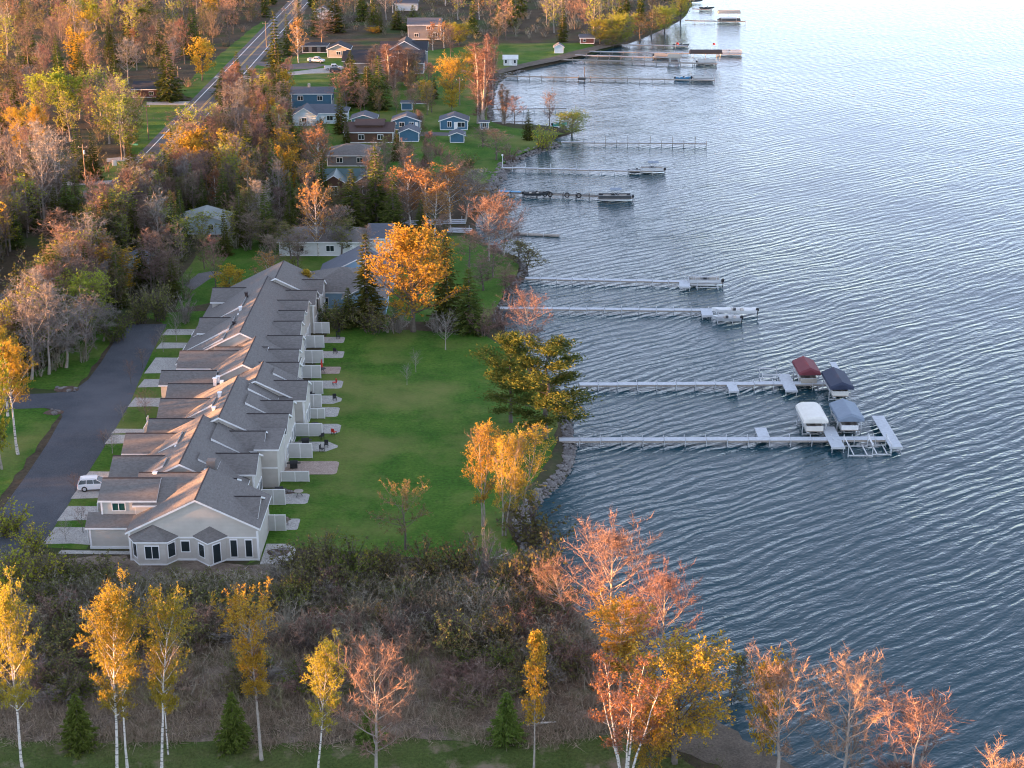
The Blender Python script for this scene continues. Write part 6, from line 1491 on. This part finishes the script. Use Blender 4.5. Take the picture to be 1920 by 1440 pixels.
# keep-clear boxes in the picture: what the photograph shows unobstructed
CLEAR = [(268, 240, 312, 290), (360, 160, 395, 195), (455, 42, 512, 130), (590, 108, 648, 136), (552, 178, 630, 224), (662, 216, 702, 230), (740, 216, 790, 262), (828, 214, 876, 264), (690, 240, 732, 258), (635, 275, 680, 295), (620, 308, 680, 335), (355, 410, 412, 432), (575, 455, 690, 545), (680, 68, 780, 105), (930, 84, 1115, 135), (885, 280, 935, 330), (270, 200, 312, 285), (150, 612, 320, 760), (60, 770, 230, 900), (0, 905, 200, 1035), (785, 40, 808, 55), (215, 305, 232, 345), (245, 495, 265, 515), (350, 510, 415, 560)]
def view(x, y, z):
    d = y * _c - (z - CAM_H) * _s
    return 960 + FPX * x / d, 720 - FPX * (y * _s + (z - CAM_H) * _c) / d
HOUSE_XY = [(o.location.x, o.location.y + 5, 9.5) for o in C.objects if o.get('category') in ('house', 'garage', 'cabin', 'shed', 'carport', 'hut')]
def free(x, y, h, w, sep):
    if abs(x - road_x(y)) < 6.2 + w * .12: return False
    for hx, hy, r in HOUSE_XY:
        if (x - hx) ** 2 + (y - hy) ** 2 < r * r: return False
    for tx, ty, tw in TREES:
        if (x - tx) ** 2 + (y - ty) ** 2 < sep * sep: return False
    u, v0 = view(x, y, 0); _, v1 = view(x, y, h); half = w / 2 * .62 * FPX / (y * _c + CAM_H * _s)
    for a, b, c, d in CLEAR:
        if u + half > a and u - half < c and v0 > b and v1 + (v0 - v1) * .08 < d: return False
    return True
def scatter(poly_px, n, sep, mix, hr, label, group, seed, tries=30000):
    rng = random.Random(seed); poly = np.array([P(*q)[:2] for q in poly_px])
    x0, y0 = poly.min(0); x1, y1 = poly.max(0)
    cand = np.column_stack([[rng.uniform(x0, x1) for _ in range(tries)], [rng.uniform(y0, y1) for _ in range(tries)]])
    ok = inside(cand, poly); cnt = 0
    for (x, y) in cand[ok]:
        if cnt >= n: break
        u, _ = view(x, y, 6)
        if u < -60 or u > 1500: continue
        kind = rng.choices([m[0] for m in mix], [m[1] for m in mix])[0]
        h = rng.uniform(*hr) * (.85 if kind in ('leafy', 'bud') else 1); a, b, H, W = PROTO[KIN[kind][0]]
        w = W * h / H * (rng.uniform(.9, 1.25) if kind == 'spruce' else rng.uniform(1.15, 1.6))
        s_ = sep * (1 + max(0, (y - 380) / 700))
        if not free(x, y, h, w, s_ * rng.uniform(.7, 1.1)): continue
        if y > FAR_Y:
            FARW.append((kind, x, y, h, w)); TREES.append((x, y, w))
        else: AUTO.append((plant(kind, x, y, h, w, label[kind] if isinstance(label, dict) else label, group), ADJ[kind]))
        cnt += 1
    return cnt
WOOD = dict(barered='bare reddish-brown tree in the wood west of the highway', bare='bare brown tree in the wood west of the highway', baregrey='pale bare tree in the wood west of the highway', spruce='dark spruce in the wood west of the highway', budlime='tree coming into pale green leaf in the wood west of the highway',
            bud='olive budding tree in the wood west of the highway', gold='golden-leaved tree in the wood west of the highway', budrust='rust-tinged white birch in the wood west of the highway')
n1_ = scatter([(-60, 600), (60, 500), (130, 430), (200, 345), (262, 285), (255, 190), (355, 186), (425, 95), (500, 35), (525, -20), (525, -60), (-200, -60), (-400, 200), (-300, 600)], 290, 5.6,
        [('barered', 20), ('bare', 16), ('baregrey', 15), ('spruce', 24), ('bud', 14), ('budlime', 9), ('gold', 5), ('budrust', 4)], (10.5, 17), WOOD, 'trees of the wood west of the highway', 11)
YARD = {k: v.replace('in the wood west of the highway', 'among the wooded yards east of the highway') for k, v in WOOD.items()}
n2_ = scatter([(130, 560), (140, 505), (215, 380), (300, 312), (345, 262), (410, 190), (455, 155), (530, 160), (560, 190), (640, 240), (640, 300), (700, 380), (720, 430), (540, 440), (520, 480), (430, 470), (430, 520), (330, 545), (200, 590)], 190, 4.0,
        [('barered', 16), ('bare', 13), ('baregrey', 10), ('spruce', 27), ('bud', 18), ('budlime', 9), ('gold', 6), ('budrust', 5)], (8.5, 13.5), YARD, 'trees of the wooded yards', 12)
TOPW = {k: v.replace('in the wood west of the highway', 'in the far lakeside wood at the top') for k, v in WOOD.items()}
n3_ = scatter([(520, 70), (545, 20), (545, -60), (780, -60), (1000, -48), (1150, -36), (1240, -24), (1285, 0), (1235, 46), (1195, 62), (1100, 72), (930, 76), (820, 82), (800, 30), (650, 58), (600, 110), (540, 110)], 140, 5.4,
        [('barered', 25), ('bare', 22), ('baregrey', 10), ('spruce', 26), ('bud', 12), ('budlime', 5), ('gold', 2), ('budrust', 4)], (11, 17), TOPW, 'trees of the far lakeside wood', 13)
n4_ = scatter([(640, 310), (700, 300), (860, 330), (945, 350), (900, 420), (720, 440)], 24, 4.0, [('bare', 40), ('barered', 35), ('bud', 25)], (7, 11), {k: v.replace('in the wood west of the highway', 'in the grove between the log house and the bay') for k, v in WOOD.items()}, 'trees in the grove by the bay', 14)
n5_ = scatter([(560, 200), (640, 150), (800, 150), (860, 260), (860, 300), (700, 345), (590, 345), (560, 260)], 40, 4.2, [('bare', 30), ('barered', 25), ('bud', 25), ('spruce', 20)], (6, 11), {k: v.replace('in the wood west of the highway', 'around the cabins and the brown house') for k, v in WOOD.items()}, 'trees around the cabins', 15)
def wpx(pts): return [view(x, y, 0) for x, y in pts]
n6_ = scatter(wpx([(-85, 232), (-76, 234), (-74, 250), (-72, 262), (-62, 274), (-60, 300), (-72, 350), (-84, 358)]), 80, 2.8, [('bare', 14), ('barered', 18), ('baregrey', 12), ('bud', 22), ('spruce', 24), ('budlime', 10)], (8.5, 13), {k: v.replace('in the wood west of the highway', 'between the highway and the court') for k, v in WOOD.items()}, 'trees between the highway and the court', 16)
n7_ = scatter(wpx([(-98, 236), (-101, 350), (-128, 350), (-128, 262), (-108, 236)]), 75, 3.0, [('bare', 14), ('barered', 16), ('baregrey', 10), ('bud', 26), ('spruce', 24), ('budlime', 10)], (9, 14), WOOD, 'trees of the wood west of the highway', 17)
n9_ = scatter(wpx([(-86.5, 229), (-76, 229), (-74.5, 245), (-74, 262), (-84.5, 300), (-86.5, 300)]), 30, 2.0, [('baregrey', 22), ('barered', 14), ('bud', 28), ('spruce', 22), ('budlime', 14)], (9, 13), {k: v.replace('in the wood west of the highway', 'along the near side of the highway') for k, v in WOOD.items()}, 'trees along the near side of the highway', 19)
n8_ = scatter(wpx([(-86, 246), (-78, 246), (-77, 352), (-85, 352)]), 60, 1.9, [('bare', 14), ('barered', 18), ('baregrey', 10), ('bud', 26), ('spruce', 22), ('budlime', 10)], (11.5, 15.5), {k: v.replace('in the wood west of the highway', 'along the near side of the highway') for k, v in WOOD.items()}, 'trees along the near side of the highway', 18)
print('scattered', n8_, n6_, n7_, n1_, n2_, n3_, n4_, n5_)

# distinct shrubs before the townhouses and along the thicket
for k, (bx, by, ty, w, kd) in enumerate(((560, 1080, 1018, 90, 'bush'), (610, 1075, 1000, 110, 'bush'), (665, 1085, 1005, 100, 'bushgreen'), (720, 1080, 1020, 90, 'bush'), (800, 1085, 1010, 100, 'bush'), (860, 1085, 1005, 100, 'bush'), (905, 1090, 985, 70, 'brush'), (520, 1090, 1040, 80, 'brush'), (960, 1100, 1030, 100, 'brush'), (1010, 1110, 1010, 110, 'bush'),
                                         (320, 1102, 1068, 60, 'bush'), (380, 1102, 1068, 60, 'bush'), (270, 1102, 1068, 60, 'brush'), (440, 1102, 1068, 60, 'bush'), (200, 1090, 1045, 90, 'bush'), (130, 1095, 1050, 90, 'bushgreen'), (70, 1100, 1035, 100, 'bushlime'), (20, 1110, 1030, 110, 'bushlime'))):
    AUTO.append((tr(kd, bx, by, ty, w, 'x', 'shrubs along the thicket edge'), ADJ[kd]))
SHR = dict(bush='olive', bushgreen='green', brush='grey bare', brushred='reddish bare', bushlime='yellow-green', brushdark='dark bare')
srng = random.Random(77)
for k in range(125):
    x = srng.uniform(-55, 8); y = srng.uniform(138, 165 if x > -26 else 158); kd = srng.choice(['bush', 'bush', 'bush', 'bushgreen', 'brush', 'brush', 'brushred', 'brushdark', 'bushlime' if y > 158 else 'brushred'])
    t_ = plant(kd, x, y, srng.uniform(1.8, 4.2) * (1 if y > 148 else .75), srng.uniform(3, 6), SHR[kd] + ' shrub rising from the thicket between meadow and townhouses', 'shrubs in the thicket'); AUTO.append((t_, ADJ[kd]))
for k in range(4):
    x, y, _ = P((560, 640, 510, 690)[k], (505, 480, 512, 505)[k]); plant(('bare', 'bud', 'bare', 'barered')[k], x, y, (9, 8, 8, 9)[k], (6, 6, 5, 4)[k], ('brown tree close before the long white house wall', 'olive tree at the right end of the long white house', 'bare tree left of the two white-trunked trees', 'pink bare tree beyond the hip-roofed house')[k], 'trees before the long white house')
BL = ['birch log', 'log']
for k, (px, py, L, rz) in enumerate(((955, 1050, 4.5, -.1), (940, 1045, 2.2, .8), (1015, 1360, 3.0, .2), (690, 1215, 4, -.3))):
    x, y, _ = P(px, py); t = thing('fallen_log', ('pale fallen log on the grass near the shore rocks', 'short pale log beside the longer one near the shore rocks', 'grey log lying at the bank edge in the foreground', 'pale dead stem lying in the thicket')[k], 'log', (x, y, .1), rz)
    MB().tube([(-L / 2, 0, .05), (0, .1, .08), (L / 2, 0, .1)], [.14, .12, .06], 7).build('stem', 'birch', t); MB().tube([(0, .1, .08), (.5, .6, .5)], [.05, .015], 5).build('branch_stub', 'birch', t)

# far woods read as one mass
if FARW:
    by = {}
    for kind, x, y, h, w in FARW: by.setdefault(TRNG.choice(KIN[kind]), []).append((x, y, h, w))
    for key, lst in by.items(): pass
    Vs, Ts, Ms, mats, n = [], [], [], [], 0
    for key, lst in sorted(by.items()):
        a_, b_, H, W = PROTO[key]
        for me in (a_, b_):
            V0 = np.empty(len(me.vertices) * 3, np.float32); me.vertices.foreach_get('co', V0); V0 = V0.reshape(-1, 3)
            T0 = np.empty(len(me.polygons) * 3, np.int32); me.loops.foreach_get('vertex_index', T0); T0 = T0.reshape(-1, 3)
            I0 = np.empty(len(me.polygons), np.int32); me.polygons.foreach_get('material_index', I0)
            ids = []
            for m_ in me.materials:
                if m_.name not in mats: mats.append(m_.name)
                ids.append(mats.index(m_.name))
            I0 = np.array(ids)[I0]
            if me is b_:                                             # far off: fewer, larger pieces
                pick = np.random.default_rng(3).random(len(T0)) < .26; T1 = T0[pick]; I0 = I0[pick]
                V1 = V0[T1]; c_ = V1.mean(1, keepdims=True); V0 = (c_ + (V1 - c_) * 1.7).reshape(-1, 3); T0 = np.arange(len(T1) * 3).reshape(-1, 3)
            for k, (x, y, h, w) in enumerate(lst):
                a = (x * 7.3 + y * 3.1) % 6.28; ca, sa = math.cos(a), math.sin(a)
                Vs.append(np.column_stack([(V0[:, 0] * ca - V0[:, 1] * sa) * w / W + x, (V0[:, 0] * sa + V0[:, 1] * ca) * w / W + y, V0[:, 2] * h / H])); Ts.append(T0 + n); Ms.append(I0); n += len(V0)
    prop(link('far_woodland', tri_mesh('far_woodland', np.concatenate(Vs), np.concatenate(Ts), np.concatenate(Ms), mats)), 'far mixed woodland at the top edge of the picture', 'wood', None, 'stuff')

# labels of the many trees and shrubs: by the landmark next to them
MARKS = [(115, 222, 'the bright yellow-green aspen clump'), (235, 285, 'the broad pale green roadside tree'), (318, 188, 'the big dark spruce by the highway'), (275, 180, 'the low house beyond the highway'), (62, 325, 'the two orange-topped aspens'), (85, 425, 'the tall pale birch'), (170, 54, 'the row of bright yellow trees'), (15, 210, 'the pale tree at the left edge'),
         (229, 300, 'the utility pole at the driveway mouth'), (162, 350, 'the pole with the transformer'), (372, 280, 'the salmon-crowned trees over the highway'), (515, 382, 'the tall golden-green spruce'), (380, 440, 'the pale green-white garage'), (596, 480, 'the orange white-trunked birch'), (654, 368, 'the green-roofed log house'), (602, 232, 'the pale blue house'), (692, 268, 'the brown house'),
         (235, 440, 'the yellow-green tree at the highway bend'), (252, 522, 'the small pale roadside house'), (722, 138, 'the big dark-roofed house'), (796, 74, 'the grey gabled house'), (1055, 78, 'the narrow far spruce'), (1101, 82, 'the red cabin'), (957, 123, 'the cream shed'), (1165, 80, 'the far yellow willow'), (605, 85, 'the round salmon tree'), (628, 60, 'the golden-green pine at the top'), (860, 85, 'the pale lime tree'),
         (767, 266, 'the middle blue cabin'), (851, 244, 'the eastmost blue cabin'), (585, 205, 'the dark blue house'), (447, 178, 'the lone verge spruce'), (520, 165, 'the very tall narrow spruce'), (845, 418, 'the birch row at the bay'), (776, 622, 'the golden maple'), (165, 625, 'the yellow-green willow by the court'), (175, 905, 'the white suv'), (275, 795, 'the young orange-twigged court tree'), (300, 610, 'the far end of the court'), (110, 725, 'the court entrance'),
         (45, 1400, 'the leftmost meadow aspen'), (228, 1400, 'the white-trunked aspen pair'), (310, 1400, 'the right-leaning birch'), (490, 1400, 'the ball-topped golden aspen'), (600, 1400, 'the slim leaning aspen'), (705, 1400, 'the bare pinkish meadow tree'), (1000, 1400, 'the narrow golden aspen'), (1160, 1340, 'the birch clump'), (760, 1030, 'the flat-topped tree'), (360, 1052, 'the near townhouse gable'), (940, 990, 'the orange shore trees'), (1140, 1210, 'the reddish bank tree')]
buckets = {}
for o, adj in AUTO:
    u, v = view(o.location.x, o.location.y, 0)
    m_ = min(MARKS, key=lambda q: (q[0] - u) ** 2 + ((q[1] - v) * 1.6) ** 2); dx, dy = u - m_[0], (v - m_[1]) * 1.6
    rel = ('right of' if dx > 0 else 'left of') if abs(dx) > abs(dy) else ('behind' if dy < 0 else 'in front of')
    buckets.setdefault((adj, rel, m_[2]), []).append((math.hypot(dx, dy), o.name, o))
ORD = ['nearest one', 'second nearest', 'third nearest', 'fourth nearest', 'fifth nearest', 'sixth nearest', 'seventh nearest', 'eighth nearest', 'ninth nearest', 'tenth nearest', 'eleventh nearest', 'twelfth nearest', 'one of the farther ones']
for (adj, rel, mk), lst in buckets.items():
    lst.sort(key=lambda q: q[:2])
    for i, (_, _, o) in enumerate(lst): o['label'] = adj + ' ' + rel + ' ' + mk + ((', ' + ORD[min(i, 12)]) if len(lst) > 1 else '')

# ------------------------------------------------------------------ stuff: thicket, forest undergrowth, reeds, shore stones, grass
def join_clumps(name, clumps, spots, mats, label, cat, seed):
    """spots: (x, y, z, height scale, width scale, which clump)."""
    rng = np.random.default_rng(seed); Vs, Ts, Ms = [], [], []; n = 0
    for (x, y, z, sh, sw, k) in spots:
        V, T, mi = clumps[k]; a = rng.uniform(0, 6.28); ca, sa = math.cos(a), math.sin(a)
        W_ = np.column_stack([(V[:, 0] * ca - V[:, 1] * sa) * sw + x, (V[:, 0] * sa + V[:, 1] * ca) * sw + y, V[:, 2] * sh + z])
        Vs.append(W_); Ts.append(T + n); Ms.append(mi); n += len(V)
    o = link(name, tri_mesh(name, np.concatenate(Vs), np.concatenate(Ts), np.concatenate(Ms), mats))
    return prop(o, label, cat, None, 'stuff')
def merged(bc, off=0):
    V1, T1, m1 = bc[0].arrays(); V2, T2, m2 = bc[1].arrays()
    return np.vstack([V1, V2]), np.vstack([T1, T2 + len(V1)]), np.concatenate([m1 * 0 + off, m2 + off])
cl_bare = [merged(shrub(300 + i, 2.4, 2.6, 9, 4, 6, .03)) for i in range(3)]
cl_leaf = [merged(shrub(310 + i, 2.2, 2.6, 8, 4, 5, .03, .7, .2)) for i in range(3)]
def reed_clump(seed):
    global RNG
    RNG = np.random.default_rng(seed); t = TB(); n = 46
    p = np.column_stack([RNG.normal(size=(n, 2)) * .45, np.full(n, -.05)]); d = RNG.normal(size=(n, 3)) * .35 + np.array([0, 0, 1.0])
    t.slivers(p, d, RNG.uniform(.6, 1.5, n), .05, 0)
    p2 = np.column_stack([RNG.normal(size=(12, 2)) * .5, RNG.uniform(.02, .3, 12)]); t.slivers(p2, RNG.normal(size=(12, 3)) * np.array([1, 1, .12]), RNG.uniform(.6, 1.6, 12), .06, 0)
    return t.arrays()
cl_reed = [reed_clump(320 + i) for i in range(4)]
rs = np.random.default_rng(99)
def spots_in(poly, n, hr, wr_, ks, minshore=1.2):
    poly = np.asarray(poly); x0, y0 = poly.min(0); x1, y1 = poly.max(0); out = []
    c = np.column_stack([rs.uniform(x0, x1, n * 4), rs.uniform(y0, y1, n * 4)]); c = c[inside(c, poly)][:n]
    zz = ground_z(c); dd = shore_dist(c)
    for (x, y), z, d in zip(c, zz, dd):
        if d < minshore: continue
        out.append((x, y, z, rs.uniform(*hr), rs.uniform(*wr_), int(rs.integers(0, ks))))
    return out
THICK = [(-75, 137), (-50, 136.5), (-30, 135.5), (-12, 137), (2, 136), (10, 139), (14, 143), (16, 147), (9, 157), (4, 166), (2, 172), (-2, 168), (-12, 166), (-25, 166), (-27, 162), (-50, 162.5), (-53, 167.5), (-62, 168), (-75, 170)]
BACK = [(-75, 152), (-50, 151), (-20, 149), (8, 146), (13, 150), (6, 160), (2, 170), (-4, 167), (-25, 165.5), (-27, 161), (-50, 161.5), (-53, 167), (-62, 167.5), (-75, 170)]
OLIVE = [(-75, 158), (-20, 158), (4, 158), (3, 168), (-12, 166.5), (-25, 166.5), (-27, 162.5), (-50, 163), (-53, 168), (-62, 168), (-75, 170)]
FRONT = [(-75, 130.5), (-50, 131.2), (-40, 130), (-30, 131), (-20, 129.8), (-12, 131.2), (0, 130), (9, 131.4), (14, 137), (10, 147), (-20, 150), (-50, 151), (-75, 151)]
join_clumps('thicket', cl_bare, spots_in(BACK, 620, (.7, 1.45), (.8, 1.5), 3), ['brush_mix'], 'tangled grey-brown bare thicket between townhouses and meadow', 'thicket', 1)
join_clumps('thicket', cl_bare, spots_in(THICK, 420, (.6, 1.35), (.8, 1.5), 3), ['brush_brown'], 'brown bare brush scattered through the thicket', 'thicket', 2)
join_clumps('brushwood', cl_leaf, spots_in(OLIVE, 330, (.7, 1.4), (.8, 1.4), 3), ['brush_mix', 'brush_leaf'], 'olive leafing brush in front of the townhouse row', 'brush', 3)
join_clumps('reeds', cl_reed, spots_in(FRONT, 1700, (.5, 1.0), (.8, 1.5), 4), ['reed'], 'dry mauve-brown reeds and dead grass in front of the thicket', 'reeds', 4)
cl_stem = []
for i in range(3):
    RNG = np.random.default_rng(360 + i); t = TB(); n = 16
    t.slivers(np.column_stack([RNG.normal(size=(n, 2)) * 1.3, RNG.uniform(0, .5, n)]), RNG.normal(size=(n, 3)) * np.array([.6, .6, .4]) + np.array([.1, 0, .9]), RNG.uniform(.8, 2.2, n), .05, 0); cl_stem.append(t.arrays())
join_clumps('dead_stems', cl_stem, spots_in(THICK, 200, (.7, 1.2), (.8, 1.5), 3), ['dead_stem'], 'pale dead stems standing and leaning through the thicket', 'dead stems', 12)
cl_grass = []
for i in range(3):
    RNG = np.random.default_rng(340 + i); t = TB(); n = 34
    t.slivers(np.column_stack([RNG.normal(size=(n, 2)) * .5, np.full(n, -.03)]), RNG.normal(size=(n, 3)) * .4 + np.array([0, 0, 1.]), RNG.uniform(.12, .4, n), .035, 0); cl_grass.append(t.arrays())
join_clumps('meadow_grass', cl_grass, spots_in([(-60, 100), (-60, 135), (-12, 135.5), (12, 136), (24, 124), (30, 112), (30, 100)], 2600, (.6, 1.3), (.8, 1.6), 3), ['grass_blade'], 'rough green grass of the foreground meadow', 'grass', 5)
# forest floor brush
FL1 = np.array([P(*q)[:2] for q in ((-60, 600), (60, 500), (130, 440), (200, 355), (255, 290), (250, 200), (340, 186), (415, 95), (490, 35), (515, -20), (515, -70), (-100, -70), (-200, 200), (-200, 600))])
FL2 = np.array([P(*q)[:2] for q in ((130, 560), (140, 505), (215, 380), (300, 312), (345, 262), (410, 190), (455, 155), (530, 160), (560, 190), (560, 300), (560, 420), (520, 480), (430, 470), (330, 500), (200, 590))])
FL3 = np.array([P(*q)[:2] for q in ((520, 70), (545, 20), (545, -60), (780, -60), (1000, -48), (1240, -22), (1278, 10), (1225, 48), (1180, 62), (1100, 70), (930, 76), (820, 80), (650, 56))])
def off_road(sp): return [s for s in sp if abs(s[0] - road_x(s[1])) > 8.5 and not any((s[0] - hx) ** 2 + (s[1] - hy) ** 2 < 60 for hx, hy, r in HOUSE_XY)]
join_clumps('undergrowth', cl_bare, off_road(spots_in(FL1, 750, (1.0, 2.2), (1.4, 2.8), 3)), ['brush_brown'], 'reddish-brown undergrowth of the wood west of the highway', 'undergrowth', 6)
join_clumps('undergrowth', cl_bare, off_road(spots_in(FL2, 420, (.7, 1.5), (1.0, 1.9), 3)) + off_road(spots_in(FL3, 300, (1.0, 2.2), (1.2, 2.2), 3)), ['brush_mix'], 'brown undergrowth of the yards and the far lakeside wood', 'undergrowth', 7)
join_clumps('undergrowth', cl_leaf, off_road(spots_in(FL1, 200, (1.0, 1.8), (1.2, 2.2), 3)) + off_road(spots_in(FL2, 160, (.7, 1.4), (1.0, 1.8), 3)) + off_road(spots_in(FL3, 160, (1.0, 1.8), (1.2, 2.0), 3)), ['brush_mix', 'brush_leaf'], 'olive leafing undergrowth below the trees', 'undergrowth', 8)
THK2 = [(-69.5, 238), (-76, 231), (-100, 228), (-100, 290), (-64, 292), (-58, 272), (-70, 264)]
join_clumps('thicket', cl_bare, off_road(spots_in(THK2, 260, (1.0, 2.0), (1.0, 1.8), 3)), ['brush_mix'], 'grey bare thicket on the wooded side of the court', 'thicket', 9)
# the wood goes on to the left of the picture
def mass_tree(seed, H, W, cone):
    """A tree of the unseen wood: trunk, and boughs spread through the crown's volume."""
    global RNG
    RNG = np.random.default_rng(seed); t = TB(); t.tube([(0, 0, -.2), (0, 0, H * .95)], [.2, .03], 4)
    n = 120; q = RNG.uniform(0, 1, n) ** .8; r = (W / 2 * (1 - q) + .2 if cone else W / 2 * np.sin(np.pi * (.15 + .8 * q))) * np.sqrt(RNG.uniform(0, 1, n)); az = RNG.uniform(0, 6.28, n)
    z = H * ((.05 if cone else .15) + (.93 if cone else .82) * q)
    t.slivers(np.column_stack([r * np.cos(az), r * np.sin(az), z]), RNG.normal(size=(n, 3)) + np.array([0, 0, .2]), RNG.uniform(1.0, 2.4, n), .55, 0)
    return t.arrays()
far_cl = [mass_tree(400 + i, 15, 7.5, False) for i in range(3)] + [mass_tree(410, 14, 5.5, True)]
ws = np.random.default_rng(5); sp = []
for _ in range(1150):
    y = ws.uniform(-60, 330); x = ws.uniform(-330, -100)
    edge = -(max(y, 60) * _c + CAM_H * _s) * 960 / FPX - 16
    if x > min(edge, -118 if y > 108 else -96) or abs(x - road_x(y)) < 10: continue
    tall = 1.1 if y < 118 else 1.0
    sp.append((x, y, 0, tall * ws.uniform(.8, 1.08), ws.uniform(.9, 1.3), int(ws.choice([0, 1, 2, 3], p=[.24, .24, .24, .28]))))
for _ in range(230):
    y = ws.uniform(10, 122); x = ws.uniform(-140, -97)
    if abs(x - road_x(y)) < 9: continue
    sp.append((x, y, 0, ws.uniform(.85, 1.05), ws.uniform(1.0, 1.4), int(ws.choice([0, 1, 3], p=[.25, .25, .5]))))
join_clumps('woodland', far_cl, sp, ['twig'], 'bare woodland going on to the left beyond the picture', 'wood', 10)

def rubble(name, label, line, n, width, smin, smax, seed, m='rock', up=0.0):
    import bmesh
    rng = random.Random(seed); V, T = [], []; k = 0; base = []
    for _ in range(5):
        bm = rock_verts(rng, 1.0); bm.verts.index_update(); bm.faces.ensure_lookup_table()
        base.append((np.array([v.co[:] for v in bm.verts]), np.array([[v.index for v in f.verts] for f in bm.faces]))); bm.free()
    line = np.array(line); seg = np.r_[0, np.cumsum(np.linalg.norm(np.diff(line, axis=0), axis=1))]
    ps = []
    for _ in range(n):
        u = rng.uniform(0, seg[-1]); p = np.array([np.interp(u, seg, line[:, 0]), np.interp(u, seg, line[:, 1])])
        ps.append((p[0] + rng.uniform(-width, width), p[1] + rng.uniform(-width, width)))
    ps = np.array(ps); zz = ground_z(ps)
    for (x, y), z in zip(ps, zz):
        v, f = base[rng.randrange(5)]; s = rng.uniform(smin, smax); a = rng.uniform(0, 6.28)
        W_ = np.column_stack([(v[:, 0] * math.cos(a) - v[:, 1] * math.sin(a)) * s + x, (v[:, 0] * math.sin(a) + v[:, 1] * math.cos(a)) * s + y, v[:, 2] * s + z + s * .15 + up])
        V.append(W_); T.append(f + k); k += len(v)
    T = np.concatenate(T)
    o = link(name, tri_mesh(name, np.concatenate(V), T, np.zeros(len(T)), [m])); prop(o, label, 'rocks', None, 'stuff')
def shore_part(px0, px1):
    a = np.array(P(*px0, WATER_Z)[:2]); b = np.array(P(*px1, WATER_Z)[:2])
    i0 = np.argmin(((SHORE - a) ** 2).sum(1)); i1 = np.argmin(((SHORE - b) ** 2).sum(1)); i0, i1 = min(i0, i1), max(i0, i1)
    return SHORE[i0:i1 + 1] + np.array([-.7, 0])
rubble('shore_rocks', 'grey riprap stones along the shore below the pines and orange trees', shore_part((985, 980), (1070, 770)), 700, .8, .16, .42, 1)
rubble('shore_rocks', 'stones along the near wooded bank', shore_part((1262, 1335), (985, 985)), 420, 1.2, .15, .45, 2)
rubble('shore_rocks', 'stone breakwater and rocky edge from the bay to the grassy point', shore_part((905, 400), (1052, 274)), 620, 1.5, .25, .65, 3)
rubble('shore_rocks', 'dark stones along the shore of the golden maple', shore_part((938, 610), (905, 452)), 300, .9, .2, .5, 4)
rubble('shore_rocks', 'stones edging the point and far beach', shore_part((1076, 250), (985, 131)), 260, .8, .25, .6, 5)
